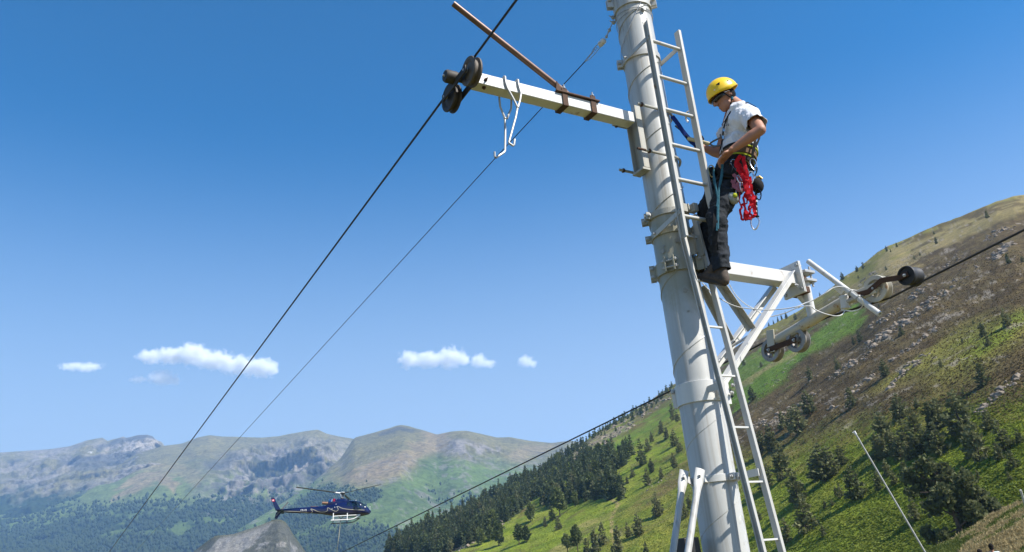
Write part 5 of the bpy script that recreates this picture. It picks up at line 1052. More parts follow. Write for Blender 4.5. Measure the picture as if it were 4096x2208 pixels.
def skin(name, mat, polys, off, parent, sides=(1,)):
    """flat pieces laid on the fuselage side: polygons in side-view measure"""
    m = HM()
    for sd in sides:
        for poly in polys:
            P_ = []
            for (x0, y0), (x1, y1) in zip(poly, poly[1:] + poly[:1]):
                for k in range(3): P_.append((x0 + (x1 - x0) * k / 3, y0 + (y1 - y0) * k / 3))
            c = (sum(p[0] for p in poly) / len(poly), sum(p[1] for p in poly) / len(poly)); V = [(hx(x), sd * side_y(x, y, off), hz_(y)) for x, y in [c] + [(c[0] + (x - c[0]) * .5, c[1] + (y - c[1]) * .5) for x, y in P_] + P_]; n = len(P_)
            F = [(0, 1 + k, 1 + (k + 1) % n) for k in range(n)] + [(1 + k, 1 + n + k, 1 + n + (k + 1) % n, 1 + (k + 1) % n) for k in range(n)]
            m.add([HL(v) for v in V], F)
    return m.build(name, mat, parent)
for W_ in WIN:
    for sd in (1, -1): skin('window', M_glass, [W_], 0.004, heli, (sd,))
# underside shade painted on as a dark band, wave stripe, lettering
m = HM()
def strip(name, pts, width, mat, off=0.012, parent=fus):
    m = HM(); Q = []
    for i in range(len(pts) - 1):
        p0, p1, p2, p3 = [np.array(pts[max(0, min(len(pts) - 1, k))], float) for k in (i - 1, i, i + 1, i + 2)]
        for k in range(4):
            t = k / 4; Q.append(0.5 * (2 * p1 + (p2 - p0) * t + (2 * p0 - 5 * p1 + 4 * p2 - p3) * t * t + (3 * p1 - p0 - 3 * p2 + p3) * t ** 3))
    Q.append(np.array(pts[-1], float)); V = []
    for i, q in enumerate(Q):
        d = Q[min(i + 1, len(Q) - 1)] - Q[max(i - 1, 0)]; d /= np.linalg.norm(d) + 1e-9; n = np.array([-d[1], d[0]]) * width / 2
        for s in (-1, 1): x, y = q + n * s; V.append(HL((hx(x), side_y(x, y, off), hz_(y))))
    m.add(V, [(2 * i, 2 * i + 1, 2 * i + 3, 2 * i + 2) for i in range(len(Q) - 1)]); return m.build(name, mat, parent)
strip('wave_stripe', [(430, 604), (600, 606), (800, 618), (930, 634), (975, 630), (985, 605), (955, 575), (962, 566), (1010, 580), (1080, 610), (1150, 625), (1230, 622), (1268, 598), (1262, 562), (1275, 552), (1330, 585), (1400, 618), (1440, 620), (1466, 590), (1446, 548), (1462, 538), (1540, 572), (1650, 592), (1780, 600), (1960, 603)], 9, M_cream2)
strip('belly_shade_band', [(1990, 655), (1900, 668), (1750, 674), (1500, 672), (1350, 664), (1200, 645)], 38, M_navyd, 0.006)
def letters(txt, cx, cy, height, mat, name, slant=0.0, parent=fus, xf=None):
    cu = bpy.data.curves.new('tmp', 'FONT'); cu.body = txt; o = bpy.data.objects.new('tmp', cu); COL.objects.link(o); dg = bpy.context.evaluated_depsgraph_get(); me = bpy.data.meshes.new_from_object(o.evaluated_get(dg))
    k = height / 0.7; V = []
    for v in me.vertices:
        x, y = cx + (v.co.x + slant * v.co.y) * k, cy - v.co.y * k
        V.append(xf(x, y) if xf else HL((hx(x), side_y(x, y, 0.014), hz_(y))))
    m = MB(); m.add(V, [tuple(p.vertices) for p in me.polygons]); bpy.data.objects.remove(o); bpy.data.curves.remove(cu); bpy.data.meshes.remove(me)
    return m.build(name, mat, parent)
letters('HB-ZIJ', 762, 598, 30, M_hwhite, 'registration'); letters('E', 1340, 592, 26, M_hwhite, 'small_mark')
# engine cowling
cw = [(1235, 482, 500, .12), (1255, 440, 500, .26), (1285, 388, 500, .38), (1320, 376, 500, .44), (1420, 372, 500, .5), (1560, 370, 490, .52), (1640, 372, 470, .5), (1660, 384, 450, .42), (1672, 402, 440, .25)]
vs, fs, n = [], [], 28
for cx, t, b, w in cw:
    mz, h = (t + b) / 2, (b - t) / 2
    for k in range(n):
        a = 2 * math.pi * k / n; c, s = math.cos(a), math.sin(a); vs.append(HL((hx(cx), w * math.copysign(abs(c) ** 0.6, c), hz_(mz - h * math.copysign(abs(s) ** 0.6, s)))))
fs = [(i*n+k, i*n+(k+1) % n, (i+1)*n+(k+1) % n, (i+1)*n+k) for i in range(len(cw)-1) for k in range(n)] + [tuple(range(n)), tuple(range((len(cw)-1)*n, len(cw)*n))]
m = MB(); m.add(vs, fs); cowl = m.build('engine_cowling', M_navy, heli, angle=50)
_cw = np.array(cw)
def cow_xf(x, y): return HL((hx(x), -(np.interp(x, _cw[:, 0], _cw[:, 3]) + 0.012), hz_(y)))
letters('H', 1272, 440, 52, M_cyan, 'company_mark', 0.25, cowl, cow_xf); letters('d', 1312, 428, 44, M_hwhite, 'company_mark', 0.2, cowl, cow_xf); letters('R', 1352, 432, 54, M_red, 'company_mark', 0.25, cowl, cow_xf); letters('o', 1412, 398, 14, M_hwhite, 'company_mark', 0, cowl, cow_xf)
m = HM(); hollow(m, (hx(1265), -0.15, hz_(455)), (hx(1155), -0.2, hz_(452)), 0.16, 16, 0.02); m.build('exhaust_pipe', M_burnt, heli)
m = HM(); m.box((hx(945), -0.12, hz_(516)), (hx(1085), 0.12, hz_(508))); m.build('tail_boom_fairing', M_burnt, heli)
m = HM(); m.ball((hx(2065), -0.12, hz_(520)), 0.05); m.tube([(hx(2065), -0.12, hz_(515)), (hx(2068), -0.12, hz_(590))], 0.02, 6); m.build('wire_cutter', M_hwhite, heli)
m = HM(); m.ball((hx(2050), -0.25, hz_(625)), 0.09); m.build('landing_light', M_hwhite, heli)
for cx, cy in ((1635, 385), (1790, 402)):
    m = HM(); m.ball((hx(cx), -0.2, hz_(cy)), 0.06); m.build('roof_light', M_hwhite, heli)
m = HM(); m.box((hx(1955), -0.86, hz_(552)), (hx(1985), -0.66, hz_(535))); m.build('mirror', M_hwhite, heli)
for cx, cy in ((1420, 492), (1440, 545), (1400, 548)):
    m = HM(); m.ball((hx(cx), side_y(cx, cy, -0.02), hz_(cy)), 0.05, 0.05, 0.05, 8); m.build('filler_cap', M_hwhite, heli)
# fins, stabiliser, tail rotor
def slab(name, poly, y0, th, mat, parent=heli):
    m = HM(); n = len(poly); V = [HL((hx(x), y0 + s * th / 2, hz_(y))) for s in (-1, 1) for x, y in poly]; m.add(V, [tuple(range(n - 1, -1, -1)), tuple(range(n, 2 * n))] + [(k, (k + 1) % n, n + (k + 1) % n, n + k) for k in range(n)]); return m.build(name, mat, parent, bevel=0.02)
fin = slab('upper_fin', [(195, 352), (252, 340), (262, 352), (322, 455), (390, 560), (385, 588), (305, 588), (250, 470)], 0, 0.12, M_navy)
slab('lower_fin', [(312, 618), (410, 612), (395, 650), (348, 738), (296, 735)], 0, 0.10, M_navy)
slab('flag_mark', [(216, 378), (262, 378), (268, 418), (226, 420)], -0.068, 0.012, M_red, fin); slab('flag_cross', [(226, 394), (258, 394), (259, 403), (228, 403)], -0.078, 0.006, M_hwhite, fin); slab('flag_cross', [(237, 385), (247, 385), (249, 412), (239, 412)], -0.079, 0.006, M_hwhite, fin)
m = HM(); V = [HL((hx(cx), y, hz_(cy))) for (cx, cy) in ((245, 604), (540, 600)) for y in (-1.25, 1.25)]; V2 = [HL((hx(cx), y, hz_(cy + 6))) for (cx, cy) in ((250, 606), (530, 602)) for y in (-1.25, 1.25)]
m.hexa((hx(395), 0, hz_(602)), (0.4 * 0.9, 0, 0), (0, 1.25, 0), (0, 0, 0.035)); m.build('stabiliser', M_navy, heli, bevel=0.02)
m = HM(); m.tube([(hx(345), 0, hz_(735)), (hx(320), 0, hz_(752)), (hx(240), 0, hz_(772))], 0.025, 6); m.build('tail_skid', M_hgrey, heli)
m = HM(); m.lathe((hx(425), 0, hz_(565)), (0, -1, 0), [(0.08, 0.1), (0.1, 0.2), (0.1, 0.34), (0.05, 0.36)], 12); m.build('tail_rotor_hub', M_hgrey, heli)
for a in (0.9, 0.9 + math.pi):
    d = Vector((math.cos(a), 0, math.sin(a))); c = Vector((hx(425), -0.32, hz_(565))); m = HM(); m.beam(c + d * 0.08, c + d * 0.95, 0.02, 0.16, (0, 1, 0)); m.build('tail_rotor_blade', M_blade, heli)
# main rotor
m = HM(); m.tube([(0, 0, hz_(375)), (0, 0, hz_(255))], 0.07, 10); m.build('mast', M_hgrey, heli)
m = HM(); m.lathe((0, 0, hz_(268)), (0, 0, 1), [(0.28, 0), (0.32, 0.05), (0.27, 0.1), (0.24, 0.1), (0.24, 0.04), (0.1, 0.02)], 20); hub = m.build('rotor_hub', M_hgrey, heli)
m = HM(); m.lathe((0, 0, hz_(252)), (0, 0, 1), [(0.27, 0), (0.29, 0.03), (0.27, 0.06), (0.2, 0.07)], 20); m.build('hub_cap', M_hwhite, hub)
m = HM(); m.lathe((0, 0, hz_(358)), (0, 0, 1), [(0.2, 0), (0.17, 0.08), (0.09, 0.12)], 14); m.build('swashplate', M_hgrey, heli)
for deg in (-40, 80, 200):
    a = R(deg); d = Vector((math.cos(a), math.sin(a), 0.055)).normalized(); e = Vector((-math.sin(a), math.cos(a), 0.12)).normalized(); c = Vector((0, 0, hz_(262)))
    m = HM(); m.beam(c + d * 0.2, c + d * 0.95, 0.14, 0.09, e); m.build('blade_grip', M_hwhite if deg == 200 else M_hgrey, hub)  # left grip white: its sunlit shine is painted in
    m = HM(); m.prof(c + d * 0.85, c + d * 5.35, [(-0.17, 0), (-0.1, 0.022), (0.05, 0.028), (0.17, 0.008), (0.17, -0.004), (0.0, -0.012)], e); m.build('rotor_blade', M_blade, heli)
    m = HM(); m.tube([(0.17 * math.cos(a + .5), 0.17 * math.sin(a + .5), hz_(345)), (0.3 * math.cos(a + .35), 0.3 * math.sin(a + .35), hz_(275))], 0.022, 6); m.build('pitch_link', M_hwhite, heli)
# skids
def skid(y, mat, name):
    zl, zu = hz_(800), hz_(725)
    m = HM(); m.tube([(hx(1340), y, zl), (hx(1700), y, zl + 0.10), (hx(1760), y, zl + 0.16), (hx(1810), y, zl + 0.32), (hx(1880), y, zu + 0.14)], 0.052, 10); o = m.build(name, mat, heli)
    m = HM(); m.tube([(hx(1370), y * 0.97, zu), (hx(1885), y * 0.97, zu + 0.16)], 0.045, 8); m.build('step_rail', mat, o)
    for cx in (1380, 1640):
        m = HM(); m.tube([(hx(cx), y, zl), (hx(cx), y * 0.97, hz_(672)), (hx(cx), y * 0.6, hz_(660)), (hx(cx), 0, hz_(655))], 0.05, 8); m.build('skid_strut', mat, o)
skid(-1.08, M_hwhite, 'skid'); skid(1.08, M_hgrey, 'skid')  # far skid greyed: its shade is put into the colour
m = HM(); hk_ = (hx(1525), 0, hz_(740)); m.tube([(hx(1470), -0.25, hz_(690)), hk_, (hx(1580), 0.25, hz_(690))], 0.03, 6); m.tube([(hx(1470), 0.25, hz_(690)), hk_, (hx(1580), -0.25, hz_(690))], 0.03, 6); m.tube([hk_, (hx(1522), 0, hz_(800))], 0.05, 8); m.build('cargo_hook', M_hgrey, heli)
s0 = HL((hx(1520), 0, hz_(815))); s1 = at(1347, 2215, project(np.array(s0))[2]); s2 = s0 + (s1 - s0) * 5
M_sling = paint('pale_sling_rope', (0.45, 0.42, 0.33), 0.8, 0, 0.2, 1.0, bump=0)
m = MB(); m.tube([s0, s1, s2], 0.045, 8); tag(m.build('sling_rope', M_sling, loc=s0), 'pale rope hanging from the hook under the helicopter', 'rope')
# pilot
pl = MB(HL); px_, pz_ = hx(1795), hz_(478)
M_pilot = cloth('pilot_clothes', (0.03, 0.03, 0.035)); M_skin0 = paint('pilot_helmet', (0.05, 0.05, 0.055), 0.3, bump=0)
pl.ball((px_ + 0.02, -0.38, pz_ + 0.0), 0.13, 0.12, 0.15, 14); pl.tube([(px_ - 0.08, -0.38, pz_ - 0.75), (px_ - 0.06, -0.38, pz_ - 0.4), (px_ - 0.02, -0.38, pz_ - 0.2), (px_, -0.38, pz_ - 0.05)], [0.19, 0.21, 0.17, 0.06], 14)
for y in (-0.58, -0.18): pl.tube([(px_ - 0.03, y, pz_ - 0.25), (px_ + 0.08, y - 0.02, pz_ - 0.5), (px_ + 0.38, y, pz_ - 0.52)], [0.07, 0.06, 0.045], 8); pl.tube([(px_ - 0.08, y * 0.9 - 0.04, pz_ - 0.72), (px_ + 0.42, y * 0.9 - 0.04, pz_ - 0.62), (px_ + 0.62, y * 0.9 - 0.04, pz_ - 0.95)], [0.11, 0.09, 0.06], 8)
tag(pl.build('person', M_pilot, loc=HL((px_, -0.38, pz_ - 0.7))), 'pilot in dark clothing and helmet seated at the helicopter window', 'person')
# ------------------------------------------------------------------ people
def tmp_eval(mb, voxel, smooth_it, name):
    me = bpy.data.meshes.new('tmp'); me.from_pydata([tuple(v) for v in mb.v], [], mb.f); o = bpy.data.objects.new('tmp', me); COL.objects.link(o)
    r = o.modifiers.new('r', 'REMESH'); r.mode = 'VOXEL'; r.voxel_size = voxel; r.use_smooth_shade = True
    s = o.modifiers.new('s', 'SMOOTH'); s.factor = 0.5; s.iterations = smooth_it
    dg = bpy.context.evaluated_depsgraph_get(); dg.update(); out = bpy.data.meshes.new_from_object(o.evaluated_get(dg)); out.name = name
    bpy.data.objects.remove(o); bpy.data.meshes.remove(me); return out
def limb(m, pts, rs, n=14):
    """tapered round limb with rounded ends, subdivided along its length"""
    pts = [Vector(p) for p in pts]; P_, Q = [pts[0]], [rs[0]]
    for i in range(len(pts) - 1):
        for k in range(1, 6): t = k / 5; P_.append(pts[i].lerp(pts[i + 1], t)); Q.append(rs[i] * (1 - t) + rs[i + 1] * t)
    m.tube(P_, Q, n); m.ball(P_[0], Q[0], n=n); m.ball(P_[-1], Q[-1], n=n); return m
def fold_noise(me, amp, scale, seed, stretch=(1, 1, 1)):
    n = len(me.vertices); co = np.empty(n * 3, np.float32); me.vertices.foreach_get('co', co); no = np.empty(n * 3, np.float32); me.vertices.foreach_get('normal', no); co = co.reshape(-1, 3); no = no.reshape(-1, 3)
    d = fbm(co.astype(float) * scale * np.array(stretch), 3, 0.5, seed, ridge=True) - 0.55
    me.vertices.foreach_set('co', (co + no * (d * amp)[:, None]).astype(np.float32).ravel()); me.update(); return me
def finish(me, name, mat, parent):
    org = world_origin(parent); me.transform(Matrix.Translation(-org)); me.materials.clear(); me.materials.append(mat); me.name = name
    me.polygons.foreach_set('use_smooth', [True] * len(me.polygons)); return link_mesh(name, me, parent)
M_skin = paint('skin', (0.36, 0.17, 0.105), 0.55, 0, 0.12, 14, bump=0.1)
M_shirt = cloth('white_tshirt', (0.66, 0.66, 0.68), 0.05, 60, 0.5, 14)
M_trous = cloth('dark_grey_trousers', (0.022, 0.026, 0.032), 0.3, 50, 0.6, 12)
M_boot = paint('brown_boot_leather', (0.065, 0.046, 0.033), 0.8, 0, 0.45, 26, (0.025, 0.02, 0.016), 0.7, 0.8)
M_sole = paint('boot_sole', (0.03, 0.025, 0.02), 0.8, bump=0.3)
M_helm = paint('yellow_helmet_shell', (0.80, 0.52, 0.012), 0.3, 0, 0.03, 6, bump=0)
M_strapb = cloth('black_webbing', (0.016, 0.016, 0.017), 0.3, 120, 0.2)
M_redw = cloth('red_webbing', (0.52, 0.012, 0.022), 0.25, 90, 0.3)
M_yelw = cloth('lime_webbing', (0.36, 0.40, 0.03), 0.2, 90, 0.2)
M_teal = cloth('teal_rope', (0.035, 0.12, 0.16), 0.3, 150, 0.3)
M_blue = cloth('blue_webbing', (0.012, 0.03, 0.16), 0.5, 110, 0.2)
M_alu = paint('polished_aluminium', (0.62, 0.62, 0.64), 0.25, 0.8, 0.05, 20, bump=0)
M_lens = paint('dark_lens', (0.012, 0.011, 0.010), 0.12, 0, 0.05, 10, bump=0)
M_hair = cloth('dark_hair', (0.012, 0.010, 0.009), 0.4, 120, 0.6, 60)
M_brownb = cloth('brown_belt_pad', (0.14, 0.085, 0.05), 0.2, 60, 0.2)
M_gold = paint('brass_fitting', (0.55, 0.36, 0.12), 0.3, 0.7, 0.1, 20, bump=0)
M_ivory = paint('ivory_lanyard_sleeve', (0.42, 0.36, 0.20), 0.6, 0, 0.12, 12, (0.2, 0.15, 0.08), 0.4, 0.2)

MZ = 6.74
M0 = at(2890, 700, MZ); FW = Vector((M0.x, M0.y, 0)).normalized(); RT = Vector((FW.y, -FW.x, 0)); UP = Vector((0, 0, 1))
def J(x, y, off=0.0):
    """a point of the figure: sight line met by the upright plane through the worker, off metres behind it"""
    d = Vector(rays(x, y).tolist()); return d * ((M0.dot(FW) + off) / d.dot(FW))
worker = empty('person', J(2870, 1140)); tag(worker, 'worker in yellow helmet, white T-shirt and harness standing on the tower ladder looking down', 'person')

# joints
NK = J(2953, 424, 0.0); HC = J(2896, 390, -0.01); CH = J(2968, 508, 0.0); WA = J(2956, 606, 0.0); PE = J(2928, 684, 0.0)
SL, EL, WL = J(2999, 462, -0.185), J(3042, 520, -0.33), J(2930, 598, -0.30)
SR, ER, WR = J(2925, 455, 0.17), J(2878, 615, 0.24), J(2816, 592, 0.21)
HPl, KNl, ANl = J(2930, 712, -0.10), J(2866, 872, -0.24), J(2880, 1066, -0.24)
HPr, KNr, ANr = J(2902, 704, 0.06), J(2826, 846, -0.02), J(2848, 1058, -0.05)
# head frame
hf = (-RT * 0.80 - UP * 0.42 - FW * 0.42).normalized(); hu = (UP - hf * UP.dot(hf)); hu = (hu + RT * 0.02).normalized(); hs = hf.cross(hu).normalized()
def HH(f, u, s): return HC + hf * f + hu * u + hs * s
def torso(m, g=0.0):
    ax = (RT, FW, UP)
    lean = (NK - PE).normalized(); fx = (RT - lean * RT.dot(lean)).normalized(); fy = FW
    m.ball(CH + UP * 0.01, 0.128 + g, 0.185 + g, 0.17 + g, 20, (fx, fy, lean)); m.ball(CH.lerp(NK, 0.48), 0.098 + g, 0.165 + g, 0.085 + g, 20, (fx, fy, lean))
    m.ball(WA + lean * 0.02, 0.128 + g, 0.155 + g, 0.16 + g, 20, (fx, fy, lean)); m.ball(PE + lean * 0.02, 0.12 + g, 0.165 + g, 0.12 + g, 20, (fx, fy, lean))
    limb(m, [SL, SR], [0.055 + g, 0.055 + g])
    return m
# the skin: one continuous body
m = MB(); torso(m, -0.012)
limb(m, [CH.lerp(NK, 0.7), NK, HH(-0.045, -0.07, 0)], [0.065, 0.056, 0.056])
m.ball(HH(0, 0.02, 0), 0.098, 0.078, 0.105, 24, (hf, hs, hu)); m.ball(HH(0.028, -0.065, 0), 0.062, 0.058, 0.062, 18, (hf, hs, hu)); m.ball(HH(0.062, -0.098, 0), 0.028, 0.03, 0.022, 12, (hf, hs, hu))
m.ball(HH(0.045, -0.01, 0), 0.055, 0.062, 0.05, 16, (hf, hs, hu))
limb(m, [HH(0.092, 0.012, 0), HH(0.118, -0.028, 0)], [0.010, 0.015]); m.ball(HH(0.108, -0.034, 0.012), 0.009); m.ball(HH(0.108, -0.034, -0.012), 0.009)
limb(m, [HH(0.083, 0.028, -0.04), HH(0.094, 0.026, 0), HH(0.083, 0.028, 0.04)], [0.012, 0.013, 0.012]); m.ball(HH(0.088, -0.066, 0), 0.012, 0.024, 0.008, 12, (hf, hs, hu)); m.ball(HH(0.086, -0.080, 0), 0.011, 0.02, 0.007, 12, (hf, hs, hu))
for s in (-1, 1): m.ball(HH(-0.012, -0.01, s * 0.078), 0.020, 0.010, 0.032, 12, (hf, hs, hu))
limb(m, [SL, SL.lerp(EL, 0.55), EL], [0.056, 0.052, 0.044]); limb(m, [EL, EL.lerp(WL, 0.3), WL], [0.043, 0.046, 0.029])
limb(m, [SR, ER], [0.054, 0.042]); limb(m, [ER, ER.lerp(WR, 0.35), WR], [0.042, 0.044, 0.028])
def hand(m, wrist, knuck, side, tipdir, curl, thumb):
    """palm, four unequal fingers with a bend at each knuckle, thumb from the side near the wrist"""
    d = (knuck - wrist).normalized(); side = (side - d * side.dot(d)).normalized(); nrm = d.cross(side)
    for t in (-0.5, -0.17, 0.17, 0.5): limb(m, [wrist + side * (t * 0.04), knuck + side * (t * 0.072)], [0.017, 0.0135], 10)
    for k, (t, ln) in enumerate(((-0.5, 0.062), (-0.17, 0.075), (0.17, 0.078), (0.5, 0.07))):
        b = knuck + side * (t * 0.078); d1 = (d * 0.75 + tipdir * 0.25 + side * (t * 0.16)).normalized(); d2 = (d * 0.2 + tipdir * 0.8 + curl * 0.35).normalized(); d3 = (tipdir * 0.55 + curl * 0.75).normalized()
        p1 = b + d1 * (ln * 0.45); p2 = p1 + d2 * (ln * 0.32); p3 = p2 + d3 * (ln * 0.24); limb(m, [b, p1, p2, p3], [0.0105, 0.0095, 0.0088, 0.0075], 10)
    tb = wrist + d * 0.025 + side * thumb * 0.022; t1 = tb + (d * 0.55 + side * thumb * 0.85).normalized() * 0.042; t2 = t1 + (d * 0.85 + side * thumb * 0.25 + tipdir * 0.25).normalized() * 0.032; limb(m, [tb, t1, t2], [0.0145, 0.0115, 0.009], 10)
hand(m, WL, J(2893, 634, -0.265), (FW * 0.35 + RT * 0.75 + UP * 0.35), (UP * -0.9 - RT * 0.35).normalized(), (UP * -0.6 + FW * 0.6).normalized(), -1)
hand(m, WR, J(2793, 584, 0.17), UP, (-RT * 0.6 - FW * 0.8).normalized(), (-FW * 0.8 + RT * 0.5).normalized(), 1)
limb(m, [HPl, KNl, ANl], [0.085, 0.058, 0.042]); limb(m, [HPr, KNr, ANr], [0.085, 0.058, 0.042])
limb(m, [ANl, J(2850, 1110, -0.2)], [0.04, 0.035]); limb(m, [ANr, J(2815, 1108, -0.04)], [0.04, 0.035])
finish(tmp_eval(m, 0.0062, 3, 'body'), 'body', M_skin, worker)
# T-shirt
m = MB(); torso(m, 0.012); limb(m, [SL, SL.lerp(EL, 0.62)], [0.074, 0.080]); limb(m, [SR, SR.lerp(ER, 0.5)], [0.072, 0.074]); limb(m, [CH.lerp(NK, 0.6), CH.lerp(NK, 0.86)], [0.09, 0.068])
m.ball(WA - RT * 0.03 + UP * 0.0, 0.115, 0.15, 0.1, 18, (RT, FW, UP))
me = fold_noise(tmp_eval(m, 0.009, 4, 'tshirt'), 0.030, 13, 3, (1, 1, 0.6))
cutp = PE + UP * 0.035
bm = bmesh.new(); bm.from_mesh(me); bmesh.ops.bisect_plane(bm, geom=bm.verts[:] + bm.edges[:] + bm.faces[:], plane_co=cutp, plane_no=(UP + RT * 0.15), clear_inner=True)
sd = (EL - SL).normalized(); 
bmesh.ops.bisect_plane(bm, geom=[g for g in bm.verts if (g.co - SL).dot(sd) > 0.1] and bm.verts[:] + bm.edges[:] + bm.faces[:], plane_co=SL.lerp(EL, 0.64), plane_no=sd, clear_outer=False)
dele = [v for v in bm.verts if (v.co - SL.lerp(EL, 0.64)).dot(sd) > 0.0 and (v.co - SL.lerp(EL, 0.64)).length < 0.14]; bmesh.ops.delete(bm, geom=dele, context='VERTS')
hd = (HC - NK).normalized(); dele = [v for v in bm.verts if (v.co - CH.lerp(NK, 0.9)).dot(hd + UP * 0.6) > 0.028]; bmesh.ops.delete(bm, geom=dele, context='VERTS')
bm.to_mesh(me); bm.free(); sh = finish(me, 'tshirt', M_shirt, worker); so = sh.modifiers.new('th', 'SOLIDIFY'); so.thickness = 0.004; so.offset = 0
# trousers with knee panels
m = MB(); lean = (NK - PE).normalized(); m.ball(PE + UP * 0.0, 0.132, 0.175, 0.12, 20, (RT, FW, UP))
limb(m, [HPl, KNl, ANl - UP * 0.08], [0.100, 0.074, 0.062]); limb(m, [HPr, KNr, ANr - UP * 0.08], [0.098, 0.072, 0.060])
me = fold_noise(tmp_eval(m, 0.009, 3, 'trousers'), 0.042, 10, 8, (0.7, 0.7, 1.3))
bm = bmesh.new(); bm.from_mesh(me); bmesh.ops.bisect_plane(bm, geom=bm.verts[:] + bm.edges[:] + bm.faces[:], plane_co=ANl - UP * 0.035, plane_no=(UP - RT * 0.08), clear_inner=True); bm.to_mesh(me); bm.free(); finish(me, 'trousers', M_trous, worker)
def patch(name, pts, r, mat, parent=worker, n=10): m = MB(); limb(m, pts, r, n); return m.build(name, mat, parent)
def pad(name, c, ex, ey, ez, mat): m = MB(); m.ball(c, ex.length, ey.length, ez.length, 16, (ex.normalized(), ey.normalized(), ez.normalized())); return m.build(name, mat, worker)
pad('knee_pad', J(2832, 850, -0.05), RT * 0.05, FW * 0.07, UP * 0.13, M_strapb)
# boots
def boot(an, toe, heel, soley):
    b = MB(); d = (toe - heel); L_ = d.length; d.normalize(); sd_ = d.cross(UP).normalized()
    limb(b, [an + UP * 0.06, an, heel + UP * 0.06], [0.050, 0.049, 0.042]); limb(b, [heel + UP * 0.046, heel.lerp(toe, 0.5) + UP * 0.046, toe - d * 0.035 + UP * 0.036], [0.040, 0.040, 0.031]); b.ball(toe - d * 0.035 + UP * 0.032, 0.044, 0.040, 0.030, 14, (d, sd_, UP)); limb(b, [an + d * 0.03, heel.lerp(toe, 0.55) + UP * 0.07], [0.05, 0.036])
    o = finish(tmp_eval(b, 0.007, 3, 'boot'), 'boot', M_boot, worker)
    s = MB(); n = 20; prof = []
    for k in range(n): a = 2 * math.pi * k / n; prof.append(heel.lerp(toe, 0.5) + d * (math.cos(a) * L_ * 0.52) + sd_ * (math.sin(a) * (0.046 + 0.008 * math.cos(a))))
    vs = [p + UP * 0.004 for p in prof] + [p + UP * 0.026 for p in prof]; s.add(vs, [tuple(range(n - 1, -1, -1)), tuple(range(n, 2 * n))] + [(k, (k + 1) % n, n + (k + 1) % n, n + k) for k in range(n)]); s.build('sole', M_sole, o)
    l = MB()
    for k in range(4):
        c = an.lerp(heel.lerp(toe, 0.6) + UP * 0.07, 0.25 + 0.2 * k) + d * 0.034 + UP * 0.014; l.tube([c - sd_ * 0.035, c + d * 0.008 + UP * 0.006, c + sd_ * 0.035], 0.0035, 5)
    l.build('laces', M_strapb, o)
boot(ANl, J(2784, 1122, -0.19), J(2902, 1146, -0.26), 0); boot(ANr, J(2750, 1116, -0.02), J(2866, 1128, -0.07), 0)
# helmet
hc = HH(-0.016, 0.048, 0); hm_ = MB(); n, mr = 40, 16; V, F = [], []
hup = (hu + hf * 0.02).normalized(); hfw = (hf - hup * hf.dot(hup)).normalized(); hsd = hfw.cross(hup)
for i in range(mr + 1):
    t = (math.pi / 2 * 1.07) * i / mr
    for k in range(n):
        a = 2 * math.pi * k / n; br = 1.0 + (0.035 if i == mr else 0) + (0.05 * max(0, math.cos(a)) ** 3 if i >= mr - 1 else 0)
        V.append(hc + hfw * (0.138 * math.sin(t) * math.cos(a) * br) + hsd * (0.112 * math.sin(t) * math.sin(a) * br) + hup * (0.122 * math.cos(t) + (0.028 * (1 - abs(math.cos(a))) * -1 if i == mr else 0)))
F = [(i*n+k, i*n+(k+1) % n, (i+1)*n+(k+1) % n, (i+1)*n+k) for i in range(mr) for k in range(n)]
hm_.add(V, F); he = hm_.build('helmet', M_helm, worker, angle=70); so = he.modifiers.new('th', 'SOLIDIFY'); so.thickness = 0.006; so.offset = 1
def on_helm(az, el, out=0.002):
    t = R(90 - el); a = R(az); return hc + hfw * ((0.138 + out) * math.sin(t) * math.cos(a)) + hsd * ((0.112 + out) * math.sin(t) * math.sin(a)) + hup * ((0.122 + out) * math.cos(t))
cam_side = 1 if hsd.dot(-FW) > 0 else -1
for az, el, w_ in ((62, 20, 9), (100, 14, 5), (40, 8, 4)):
    m = MB(); m.add([on_helm(cam_side * (az - w_), el + w_ * 0.5, 0.010), on_helm(cam_side * (az + w_), el + w_ * 0.6, 0.010), on_helm(cam_side * (az + w_ * 0.2), el - w_ * 0.7, 0.010)], [(0, 1, 2)]); m.build('helmet_vent' if w_ > 4 else 'helmet_sticker', M_lens if w_ > 4 else M_shirt, he, smooth=False)
m = MB()
for s in (-1, 1): m.tube([HH(-0.03, 0.015, s * 0.088), HH(0.0, -0.06, s * 0.078), HH(0.03, -0.115, s * 0.035), HH(0.04, -0.128, 0)], 0.0055, 6); m.tube([HH(0.045, 0.02, s * 0.085), HH(0.0, -0.06, s * 0.078)], 0.0055, 6)
m.build('chin_strap', M_strapb, he)
m = MB(); m.tube([HH(-0.005, -0.055, s_ * 0.082) for s_ in (1,)] + [HH(0.005, -0.075, 0.08)], 0.012, 8); m.tube([HH(-0.005, -0.055, -0.082), HH(0.005, -0.075, -0.08)], 0.012, 8); m.build('strap_buckle', M_teal, he)
